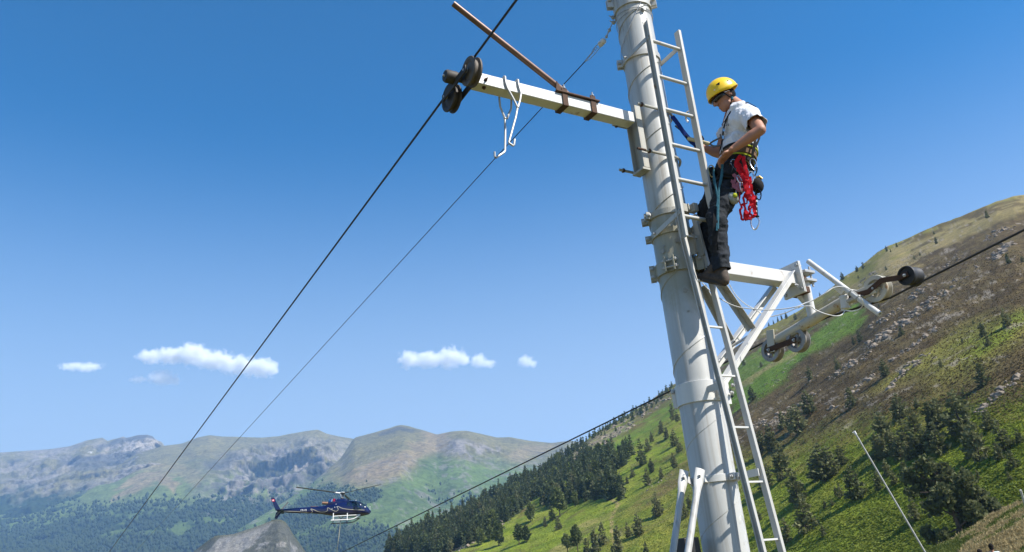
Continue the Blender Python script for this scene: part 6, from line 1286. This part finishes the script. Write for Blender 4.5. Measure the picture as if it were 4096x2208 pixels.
# sunglasses
m = MB(); V = []
for k in range(17):
    a = R(-78 + 156 * k / 16); f_, s_ = 0.104 * math.cos(a) ** 0.7 + 0.004, 0.084 * math.sin(a)
    V += [HH(f_ + 0.004, 0.024, s_), HH(f_, -0.020 + 0.006 * abs(math.sin(a)) + (0.012 if abs(k - 8) < 1 else 0), s_)]
m.add(V, [(2*k, 2*k+1, 2*k+3, 2*k+2) for k in range(16)]); gl = m.build('sunglasses', M_lens, worker); so = gl.modifiers.new('t', 'SOLIDIFY'); so.thickness = 0.004
m = MB()
for s in (-1, 1): m.tube([HH(0.03, 0.012, s * 0.082), HH(-0.03, 0.008, s * 0.083)], 0.0035, 6)
m.build('temple_arms', M_alu, gl)
m = MB(); m.ball(HH(-0.03, 0.0, 0), 0.078, 0.083, 0.07, 16, (hf, hs, hu)); m.build('hair', M_hair, worker)
# harness: belts, shoulder and leg straps
def belt(name, c, rx, ry, tilt, w, mat, th=0.012, seg=40):
    m = MB(); u = (UP + RT * tilt).normalized(); ex = (RT - u * RT.dot(u)).normalized(); ey = u.cross(ex); V = []
    for k in range(seg):
        a = 2 * math.pi * k / seg; r_ = ex * math.cos(a) * rx + ey * math.sin(a) * ry; o_ = r_.normalized() * th
        V += [c + r_ - u * w / 2, c + r_ + u * w / 2, c + r_ + o_ + u * w / 2, c + r_ + o_ - u * w / 2]
    m.add(V, [(4*k+i, 4*k+(i+1) % 4, 4*((k+1) % seg)+(i+1) % 4, 4*((k+1) % seg)+i) for k in range(seg) for i in range(4)]); return m.build(name, mat, worker)
belt('waist_belt', J(2957, 612, 0), 0.138, 0.168, 0.10, 0.030, M_strapb); belt('belt_trim', J(2957, 620, 0), 0.141, 0.171, 0.10, 0.009, M_yelw)
belt('belt_pad', J(2952, 634, 0), 0.136, 0.17, 0.12, 0.060, M_brownb); belt('lower_belt', J(2946, 652, 0), 0.138, 0.172, 0.16, 0.013, M_yelw); belt('hip_belt', J(2942, 664, 0), 0.138, 0.174, 0.18, 0.030, M_strapb)
def flat(name, pts, w, mat, parent=worker, th=0.004, out=None):
    m = MB(); pts = [Vector(p) for p in pts]; V = []
    for i, p in enumerate(pts):
        d = (pts[min(i + 1, len(pts) - 1)] - pts[max(i - 1, 0)]).normalized(); nn = (out or -FW); s = d.cross(nn).normalized(); q = s.cross(d).normalized()
        V += [p - s * w / 2 - q * th / 2, p + s * w / 2 - q * th / 2, p + s * w / 2 + q * th / 2, p - s * w / 2 + q * th / 2]
    m.add(V, [(4*i+k, 4*i+(k+1) % 4, 4*i+4+(k+1) % 4, 4*i+4+k) for i in range(len(pts)-1) for k in range(4)] + [(3, 2, 1, 0), tuple(4*(len(pts)-1)+k for k in range(4))]); return m.build(name, mat, parent)
K3 = lambda x, y, o=0.0: J(2700 + x / 2.671, 280 + y / 2.671, o)
K4 = lambda x, y, o=0.0: J(2550 + x / 2.778, 700 + y / 2.778, o)
flat('shoulder_strap', [K3(600, 430, -0.13), K3(545, 530, -0.13), K3(515, 640, -0.10), K3(510, 720, -0.08), K3(495, 800, -0.08), K3(480, 860, -0.10)], 0.024, M_strapb, out=(-RT - FW * 0.6))
flat('shoulder_strap', [K3(600, 430, -0.13), K3(690, 362, -0.155), K3(780, 345, -0.14), K3(860, 390, -0.12), K3(885, 430, -0.09)], 0.03, M_strapb, out=(UP * 0.8 - FW * 0.6)); flat('back_strap', [K3(885, 430, -0.05), K3(925, 580, 0.0), K3(905, 720, 0.0), K3(850, 850, -0.1)], 0.03, M_strapb, out=RT)
flat('side_strap', [K3(860, 730, -0.13), K3(848, 800, -0.16), K3(830, 880, -0.17), K3(826, 990, -0.17)], 0.02, M_strapb)
m = MB(); m.ball(K3(935, 578, 0.0), 0.012); m.build('back_buckle', M_strapb, worker)
m = MB(); m.tube([K3(505, 600, -.14), K3(500, 580, -.15), K3(530, 545, -.15), K3(550, 530, -.14)], 0.003, 5); m.build('radio_cord', M_strapb, worker)
for x, y in ((520, 640), (512, 720)):
    m = MB(); m.box((-0.5, -0.5, -0.5), (0.5, 0.5, 0.5)); c = K3(x, y, -0.105); m.v = [c + RT * v.x * 0.018 + FW * v.y * 0.01 + UP * v.z * 0.03 for v in m.v]; m.build('strap_buckle', M_alu, worker)
m = MB(); m.tube([K3(560, 575, -.165), K3(545, 600, -.165)], 0.003, 5); m.tube([K3(575, 572, -.165), K3(568, 598, -.165)], 0.003, 5); m.build('chest_print', M_strapb, worker)
def leg_loop(h, k, t, r): 
    c = h.lerp(k, t); u = (h - k).normalized(); ex = u.orthogonal().normalized(); ey = u.cross(ex); m = MB(); m.tube([c + (ex * math.cos(2*math.pi*i/24) + ey * math.sin(2*math.pi*i/24)) * r for i in range(24)], 0.012, 6, closed=True); m.build('leg_loop', M_strapb, worker)
leg_loop(HPl, KNl, 0.15, 0.112); leg_loop(HPr, KNr, 0.15, 0.108); leg_loop(HPl, KNl, 0.22, 0.11)
# hardware and slings on the gear loops
rg = random.Random(3)
def carabiner(c, ax, wd, ln=0.10, w=0.055, r=0.0052, mat=M_alu, name='carabiner', parent=worker, loc=None):
    ax = ax.normalized(); wd = (wd - ax * wd.dot(ax)).normalized(); pts = [c + ax * (ln / 2 * math.sin(t)) + wd * (w / 2 * math.cos(t) * (1 + 0.25 * math.sin(t))) for t in [2 * math.pi * k / 20 for k in range(20)]]
    m = MB(); m.tube(pts, r, 6, closed=True); return m.build(name, mat, parent, loc) 
for x, y, o, mt in ((640, 1010, -.2, M_alu), (600, 1050, -.2, M_lens), (660, 1060, -.22, M_lens), (555, 1190, -.2, M_alu), (560, 1270, -.2, M_lens), (720, 1250, -.24, M_alu), (690, 1180, -.24, M_alu), (810, 1150, -.22, M_alu), (840, 1010, -.2, M_alu), (855, 1090, -.2, M_lens), (615, 1320, -.22, M_alu), (890, 1330, -.15, M_lens), (390, 1080, -.1, M_gold), (380, 1150, -.1, M_lens)):
    carabiner(K3(x, y, o), UP + RT * rg.uniform(-.5, .5), RT * rg.uniform(.3, 1) + FW * rg.uniform(-.6, .6), rg.uniform(.07, .11), 0.045, 0.0048, mt)
def squig(name, pts, w, mat, jit=0.0): flat(name, [p + Vector((rg.gauss(0, jit), rg.gauss(0, jit), rg.gauss(0, jit))) for p in pts], w, mat, th=0.006)
def curve(pts, n=5):
    Q = []
    for i in range(len(pts) - 1):
        p0, p1, p2, p3 = pts[max(i-1, 0)], pts[i], pts[i+1], pts[min(i+2, len(pts)-1)]
        for k in range(n):
            t = k / n; Q.append(0.5 * ((2*p1) + (p2-p0)*t + (2*p0-5*p1+4*p2-p3)*t*t + (3*p1-p0-3*p2+p3)*t**3))
    return Q + [pts[-1]]
for i, (pts, w) in enumerate([([(700, 920), (660, 970), (700, 1050), (740, 1150), (760, 1250), (790, 1389)], .035), ([(730, 930), (740, 1000), (770, 1090), (760, 1180), (800, 1300)], .03), ([(690, 940), (650, 1000), (680, 1080), (720, 1130), (760, 1170)], .026), ([(710, 1130), (770, 1190), (780, 1290), (800, 1380)], .03), ([(745, 1000), (775, 1120), (765, 1200), (755, 1300)], .024)]):
    squig('red_sling', curve([K3(x, y, -.24 - .01 * i) for x, y in pts]), w * 0.9, M_redw, 0.003)
for i, (pts, w) in enumerate([([(1190, 0), (1180, 80), (1230, 200), (1280, 330), (1300, 430), (1240, 480), (1200, 400)], .028), ([(1240, 60), (1210, 180), (1180, 260), (1200, 400), (1170, 500), (1140, 400), (1170, 320)], .020), ([(1200, 150), (1260, 260), (1240, 380), (1270, 470), (1230, 490), (1200, 440)], .02), ([(1250, 20), (1260, 150), (1290, 280), (1300, 400)], .026), ([(1140, 200), (1130, 280), (1160, 330), (1220, 300), (1180, 210)], .012), ([(1270, 220), (1310, 240), (1290, 330), (1220, 390)], .014), ([(1180, 330), (1190, 480), (1220, 500), (1250, 420)], .016)]):
    squig('red_sling', curve([K4(x, y, -.25 + .008 * i) for x, y in pts]), w * 0.85, M_redw, 0.004)
M_pinkw = cloth('faded_pink_webbing', (0.30, 0.10, 0.13), 0.3, 90, 0.3)
for pts in ([(620, 1110), (650, 1160), (620, 1230), (680, 1270), (700, 1200)], [(640, 1120), (690, 1180), (660, 1240), (720, 1280)], [(600, 1180), (640, 1240), (700, 1300)]): squig('faded_sling', curve([K3(x, y, -.25) for x, y in pts]), 0.022, M_pinkw, 0.002)
m = MB(); m.ball(K3(880, 1235, -.12), 0.05, 0.045, 0.065, 14, (RT, FW, UP)); pc = m.build('tool_pouch', M_strapb, worker); m = MB(); m.tube([K3(862, 1150, -.13), K3(900, 1140, -.13), K3(930, 1165, -.12)], 0.011, 8); m.build('brass_snap', M_gold, pc); m = MB(); m.tube([K3(840, 1180, -.14), K3(880, 1170, -.14), K3(920, 1190, -.13)], 0.008, 8); m.build('brass_snap', M_gold, pc)
m = MB(); m.ball(K4(1060, 260, -.22), 0.045, 0.04, 0.055, 14, (RT * 0.8 + UP * 0.6, FW, UP * 0.8 - RT * 0.6)); m.build('chalk_bag', cloth('grey_bag_cloth', (0.34, 0.34, 0.31)), worker); m = MB(); m.ball(K4(1085, 225, -.262), 0.02, 0.012, 0.02); m.build('bag_badge', M_yelw, worker)
for k in range(9):
    m = MB(); m.tube([K4(1318, 195 + k * 29, -.1), K4(1322, 195 + k * 29 + 20, -.1)], 0.0085, 8); m.build('elastic_cord', M_strapb if k % 2 == 0 else M_shirt, worker)
m = MB(); m.tube(curve([K4(1318, 190, -.1), K4(1322, 320, -.1), K4(1332, 455, -.1)]), 0.0065, 8); m.build('elastic_cord', M_strapb, worker)
m = MB(); m.ball(K4(1332, 462, -.1), 0.016, 0.012, 0.01); m.build('cord_end', M_strapb, worker)
carabiner(K4(1306, 535, -.1), UP + RT * 0.25, RT, 0.108, 0.062, 0.0058, M_alu); carabiner(K4(1348, 205, -.1), UP, RT, 0.03, 0.025, 0.002, M_lens)
for pts in ([(500, 1010), (505, 1120), (480, 1250), (455, 1389)], [(415, 1060), (415, 1180), (440, 1280), (450, 1389)], [(510, 1010), (490, 1150), (470, 1300)]):
    m = MB(); m.tube(curve([K3(x, y, -.24) for x, y in pts]), 0.0075, 8); m.build('teal_rope', M_teal, worker)
for pts in ([(930, 0), (905, 150), (890, 280), (890, 400), (880, 620)], [(850, 0), (870, 120), (890, 260), (880, 350)], [(905, 160), (900, 350), (895, 600)]):
    m = MB(); m.tube(curve([K4(x, y, -.27 - .00013 * y) for x, y in pts]), 0.0068, 8); m.build('teal_rope', M_teal, worker)
m = MB(); m.tube(curve([K3(755, 1040, -.26), K3(785, 1080, -.26), K3(770, 1120, -.26)]), 0.006, 8); m.build('teal_rope', M_teal, worker)
flat('thigh_strap', [K4(870, 380, -.30), K4(865, 520, -.345), K4(858, 680, -.335), K4(850, 860, -.325)], 0.035, M_strapb); flat('thigh_strap', [K4(885, 610, -.35), K4(880, 700, -.34), K4(868, 790, -.335)], 0.014, M_shirt if False else M_strapb)
m = MB(); m.ball(K3(400, 1110, -0.02), 0.05, 0.06, 0.06, 12, (RT, FW, UP)); m.build('front_pouch', M_strapb, worker)

# ---- lanyards: things that clip the worker to the ladder
ly = empty('lanyard', J(2700, 480, 0.0)); tag(ly, 'blue webbing lanyard clipped to the left ladder rail', 'lanyard')
k2 = lambda x, y, o=0.0: J(2400 + x / 1.984, y / 1.984, o)
flat('webbing', curve([k2(445, 735, -.02), k2(470, 790, -.03), k2(540, 880, -.04), k2(620, 985, -.05), k2(660, 1050, -.05), k2(720, 1130, -.05), k2(790, 1168, -.05), k2(815, 1155, -.05)]), 0.020, M_strapb, ly, 0.006)
flat('shock_absorber', curve([k2(575, 925, -.055), k2(620, 985, -.065), k2(660, 1045, -.065), k2(710, 1105, -.065), k2(760, 1150, -.06)]), 0.034, M_blue, ly, 0.014)
flat('yellow_tag', [k2(455, 862, -.03), k2(480, 858, -.04), k2(505, 845, -.04)], 0.022, M_yelw, ly)
carabiner(k2(440, 690, -.02), UP + RT * 0.25, RT, 0.11, 0.05, 0.006, M_alu, 'carabiner', ly); carabiner(k2(465, 620, -.02), UP + RT * 0.3, RT, 0.15, 0.05, 0.0065, M_alu, 'scaffold_hook', ly)
ps = empty('positioning_strap', J(2790, 550, -0.05)); tag(ps, 'ivory sleeved positioning strap from the worker to the ladder', 'lanyard')
m = MB(); a_, b_ = k2(695, 1098, -.08), k2(870, 1142, -.10); m.tube([a_, a_.lerp(b_, 0.05), a_.lerp(b_, 0.95), b_], [0.010, 0.0165, 0.0165, 0.012], 12); m.build('sleeve', M_ivory, ps)
m = MB(); m.tube(curve([b_, k2(900, 1120, -.11), k2(960, 1090, -.12)]), 0.008, 8); m.tube(curve([b_, k2(905, 1160, -.11), k2(960, 1152, -.12)]), 0.008, 8); m.tube([k2(955, 1065, -.12), k2(962, 1095, -.12)], 0.007, 6); m.build('forked_hook', M_hgrey, ps)
m = MB(); m.tube(curve([a_, k2(660, 1050, -.02), k2(600, 1000, .25)]), 0.008, 8); m.build('rope_end', M_strapb, ps)
sk = empty('scaffold_hook', k2(740, 920, 0)); tag(sk, 'large steel snap hook over the right ladder rail', 'hook')
m = MB(); m.tube(curve([k2(775, 940, -.05), k2(745, 905, -.05), k2(712, 882, -.03), k2(688, 895, .0), k2(682, 940, .03), k2(700, 970, .04)]), 0.0085, 8); m.build('hook_body', M_alu, sk)
m = MB(); m.tube([k2(755, 940, -.05), k2(768, 985, -.05), k2(775, 1010, -.05)], 0.007, 8); m.build('hook_neck', M_alu, sk)
for k, (x, y) in enumerate(((778, 1030), (790, 1052), (800, 1070))): carabiner(k2(x, y, -.05), UP + RT * -0.4, RT if k % 2 else FW, 0.035, 0.022, 0.0045, M_alu, 'chain_link', sk)
m = MB(); m.tube([k2(808, 1080, -.05), k2(820, 1100, -.06), k2(818, 1140, -.06)], 0.007, 6); m.build('cord', M_strapb, sk)
# ------------------------------------------------------------------ the leaning pole, post and onlookers in the corner
M_post = paint('pale_post_paint', (0.38, 0.38, 0.36), 0.5, 0, 0.08, 4, (0.3, 0.25, 0.2), 0.3, 0.1)
q0, q1 = at(3421, 1733, 18.0), at(3702, 2212, 17.2); q2 = q0 + (q1 - q0) * 2.05
pe = empty('leaning_pole', q2); tag(pe, 'thin pale pole leaning left in front of the pines', 'pole')
m = MB(); m.tube([q0, q1, q2], [0.017, 0.019, 0.021], 12); m.build('shaft', M_post, pe)
m = MB(); d = (q0 - q1).normalized(); m.tube([q0 - d * 0.03, q0 + d * 0.05], 0.025, 12); m.tube([q0 + d * 0.02 + Vector((-0.05, 0, 0)), q0 + d * 0.02], 0.014, 8); m.build('end_fitting', M_wire, pe)
m = MB(); m.tube([q0 - d * 0.16, q0 - d * 0.12], 0.022, 12); m.build('joint_ring', M_post, pe)
q3 = at(4083, 1962, 24); q4 = at(4110, 2050, 24); m = MB(); m.tube([q3, q4, q3 + (q4 - q3) * 4.2], 0.03, 10); m.tube([q3 + Vector((-.03, 0, 0.0)), q3 + Vector((0.02, 0, 0.02))], 0.02, 8)
tag(m.build('marker_post', M_post, loc=q3 + (q4 - q3) * 4.2), 'short pale post just inside the right edge', 'post')
def onlooker(px, py, depth, label, shirt_col, hair, face):
    """standing figure; only the head and shoulders reach into the picture"""
    top = at(px, py, depth); g = top - Vector((0, 0, 1.74)); f = Vector((math.sin(face), math.cos(face), 0)); s = Vector((f.y, -f.x, 0)); e = empty('person', g); up = Vector((0, 0, 1))
    def Q(a, b, h): return g + f * a + s * b + up * h
    m = MB(); m.ball(Q(0, 0, 1.62), 0.095, 0.078, 0.118, 16, (f, s, up)); m.ball(Q(0.03, 0, 1.55), 0.06, 0.055, 0.06, 14, (f, s, up)); m.ball(Q(0.105, 0, 1.60), 0.018, 0.012, 0.022, 8, (f, s, up))
    for b in (-1, 1): m.ball(Q(0, b * 0.08, 1.61), 0.018, 0.01, 0.03, 8, (f, s, up))
    limb(m, [Q(0, 0, 1.42), Q(0.01, 0, 1.55)], [0.06, 0.055]); m.ball(Q(0, 0, 1.22), 0.11, 0.17, 0.22, 16, (f, s, up)); m.ball(Q(0, 0, 1.0), 0.11, 0.15, 0.18, 16, (f, s, up))
    for b in (-1, 1):
        limb(m, [Q(0, b * 0.18, 1.38), Q(-0.03, b * 0.24, 1.1), Q(0.08, b * 0.22, 0.86)], [0.055, 0.042, 0.03]); limb(m, [Q(0.08, b * 0.22, 0.86), Q(0.11, b * 0.21, 0.77)], [0.03, 0.022])
        for k in range(4): limb(m, [Q(0.10 + 0.012 * k, b * 0.21, 0.79), Q(0.12 + 0.014 * k, b * 0.2, 0.71 + 0.01 * abs(k - 1.5))], [0.010, 0.008], 8)
        limb(m, [Q(0.13, b * 0.2, 0.83), Q(0.165, b * 0.19, 0.78)], [0.012, 0.009], 8)
        limb(m, [Q(0, b * 0.09, 0.93), Q(0.02, b * 0.1, 0.5), Q(-0.01, b * 0.1, 0.09)], [0.085, 0.058, 0.042]); limb(m, [Q(-0.03, b * 0.1, 0.05), Q(0.16, b * 0.12, 0.04)], [0.045, 0.035])
    finish(tmp_eval(m, 0.014, 3, 'body'), 'body', M_skin, e)
    m = MB(); m.ball(Q(0, 0, 1.22), 0.125, 0.185, 0.23, 16, (f, s, up)); m.ball(Q(0, 0, 1.0), 0.125, 0.165, 0.17, 16, (f, s, up)); limb(m, [Q(0, -0.18, 1.38), Q(0, 0.18, 1.38)], [0.07, 0.07])
    for b in (-1, 1): limb(m, [Q(0, b * 0.18, 1.38), Q(-0.02, b * 0.22, 1.2)], [0.07, 0.065])
    finish(tmp_eval(m, 0.014, 3, 'shirt'), 'shirt', cloth('shirt_cloth', shirt_col, 0.1), e)
    m = MB(); m.ball(Q(0, 0, 0.95), 0.125, 0.17, 0.12, 16, (f, s, up))
    for b in (-1, 1): limb(m, [Q(0, b * 0.09, 0.93), Q(0.02, b * 0.1, 0.5), Q(-0.01, b * 0.1, 0.1)], [0.1, 0.078, 0.065])
    finish(tmp_eval(m, 0.014, 3, 'trousers'), 'trousers', M_trous, e)
    m = MB(); m.ball(Q(-0.012, 0, 1.645), 0.104, 0.09, 0.105, 18, (f, s, up)); m.ball(Q(-0.05, 0, 1.57), 0.06, 0.08, 0.07, 14, (f, s, up)); m.build('hair', hair, e)
    return tag(e, label, 'person', 'onlookers in the corner')
onlooker(3960, 2174, 31.0, 'dark haired onlooker in white and pale blue shirt at the bottom right corner', (0.62, 0.70, 0.78), M_hair, R(25))
onlooker(3916, 2196, 32.0, 'onlooker of whom only dark hair shows, left of the one in white', (0.25, 0.25, 0.28), M_hair, R(60))
HAZE = 7e-5; CLOUDS = True
# ------------------------------------------------------------------ the hazy air
hb = MB(); hb.box((-14000, -250, -4500), (9000, 13000, 1620))
hz = hb.build('haze', None, smooth=False)
hm = bpy.data.materials.new('hazy_air'); hm.use_nodes = True; n_ = hm.node_tree.nodes; n_.remove(n_['Principled BSDF'])
pv = n_.new('ShaderNodeVolumePrincipled'); pv.inputs['Color'].default_value = (0.34, 0.60, 1.0, 1); pv.inputs['Density'].default_value = HAZE
pv.inputs['Anisotropy'].default_value = 0.0
hm.node_tree.links.new(pv.outputs['Volume'], n_['Material Output'].inputs['Volume'])
hz.data.materials.append(hm); tag(hz, 'thin blue summer haze over the valley', 'haze', kind='stuff')

# ------------------------------------------------------------------ small fair-weather clouds, beyond the haze
def cloud(label, lobes, depth, dens, noise=1.0, edge=0.6):
    xs = [l[0] for l in lobes]; ys = [l[1] for l in lobes]
    x0 = min(l[0] - l[2] * 1.5 for l in lobes); x1 = max(l[0] + l[2] * 1.5 for l in lobes); y0 = min(l[1] - l[3] * 1.6 for l in lobes); y1 = max(l[1] + l[3] * 1.6 for l in lobes)
    cx, cy = (x0 + x1) / 2, (y0 + y1) / 2; c = at(cx, cy, depth); k = depth / FPX
    ex = (at(cx + 1, cy, depth) - c).normalized(); ex = Vector((ex.x, ex.y, 0)).normalized(); ez = Vector((0, 0, 1)); ey = ez.cross(ex)
    thick = max(l[3] for l in lobes) * 1.9 * k
    hw, hh = (x1 - x0) / 2 * k, (y1 - y0) / 2 * k * 1.08
    m = MB(); m.hexa((0, 0, 0), (hw, 0, 0), (0, thick, 0), (0, 0, hh))
    o = m.build('cloud', None, smooth=False); o.location = c; o.rotation_euler = (0, 0, math.atan2(ex.y, ex.x))
    mt = bpy.data.materials.new('cloud_vapour'); mt.use_nodes = True; nt = mt.node_tree; N, Lk = nt.nodes, nt.links; N.remove(N['Principled BSDF'])
    tc = N.new('ShaderNodeTexCoord'); S = min(l[3] for l in lobes) * k
    def nz(scale, det):
        t = N.new('ShaderNodeTexNoise'); t.inputs['Scale'].default_value = scale; t.inputs['Detail'].default_value = det; t.inputs['Roughness'].default_value = 0.62
        Lk.new(tc.outputs['Object'], t.inputs['Vector']); return t
    acc = None; tilt = math.tan(ROLL)
    for (lx, ly, rx, ry) in lobes:
        mp = N.new('ShaderNodeMapping'); mp.vector_type = 'POINT'
        lxm, lzm = (lx - cx) * k, -(ly - cy) * k
        # undo the camera's roll so the lobe sits where it is seen
        X = lxm * math.cos(ROLL) + lzm * math.sin(ROLL); Z = -lxm * math.sin(ROLL) + lzm * math.cos(ROLL)
        rr = (rx * k, ry * k * 1.4, ry * k)
        mp.inputs['Scale'].default_value = tuple(1 / q for q in rr); mp.inputs['Location'].default_value = (-X / rr[0], 0, -Z / rr[2])
        Lk.new(tc.outputs['Object'], mp.inputs['Vector'])
        ln = N.new('ShaderNodeVectorMath'); ln.operation = 'LENGTH'; Lk.new(mp.outputs['Vector'], ln.inputs[0])
        if acc is None: acc = ln.outputs['Value']
        else:
            mn = N.new('ShaderNodeMath'); mn.operation = 'SMOOTH_MIN'; mn.inputs[2].default_value = 0.25; Lk.new(acc, mn.inputs[0]); Lk.new(ln.outputs['Value'], mn.inputs[1]); acc = mn.outputs[0]
    n1 = nz(0.9 / S, 7)
    s1 = N.new('ShaderNodeMath'); s1.operation = 'MULTIPLY_ADD'; Lk.new(n1.outputs['Fac'], s1.inputs[0]); s1.inputs[1].default_value = 2.1 * noise; Lk.new(acc, s1.inputs[2])
    mr = N.new('ShaderNodeMapRange'); mr.inputs['From Min'].default_value = 1.0 + 0.85 * noise + 0.15; mr.inputs['From Max'].default_value = 1.0 + 0.85 * noise + 0.15 - edge
    mr.inputs['To Min'].default_value = 0.0; mr.inputs['To Max'].default_value = dens; Lk.new(s1.outputs[0], mr.inputs['Value'])
    p = N.new('ShaderNodeVolumePrincipled'); p.inputs['Color'].default_value = (0.995, 0.995, 0.995, 1); p.inputs['Anisotropy'].default_value = -0.35
    Lk.new(mr.outputs['Result'], p.inputs['Density']); Lk.new(p.outputs['Volume'], N['Material Output'].inputs['Volume'])
    o.data.materials.append(mt)
    return tag(o, label, 'cloud', 'small clouds above the mountains')
if CLOUDS:
    CD_ = 16000
    cloud('long white cloud crossed by the left lift cable', [(600, 1428, 60, 30), (680, 1424, 75, 36), (765, 1418, 70, 46), (860, 1442, 85, 40), (960, 1460, 85, 40), (1045, 1470, 75, 40), (1090, 1480, 32, 24)], CD_, 0.016)
    cloud('thin flat white cloud farthest to the left', [(285, 1466, 55, 19), (350, 1468, 68, 22)], CD_, 0.010)
    cloud('small wispy cloud just below the long cloud', [(555, 1518, 38, 16), (645, 1510, 56, 30), (690, 1520, 38, 22)], CD_, 0.015)
    cloud('broad white cloud right of the thin wire', [(1640, 1440, 50, 38), (1720, 1440, 68, 36), (1800, 1430, 66, 44), (1850, 1438, 32, 30)], CD_, 0.014)
    cloud('small puff trailing the broad white cloud', [(1915, 1444, 38, 30), (1955, 1455, 32, 20)], CD_, 0.010)
    cloud('tiny round cloud nearest the tower', [(2103, 1446, 36, 26), (2130, 1455, 22, 18)], CD_, 0.009)
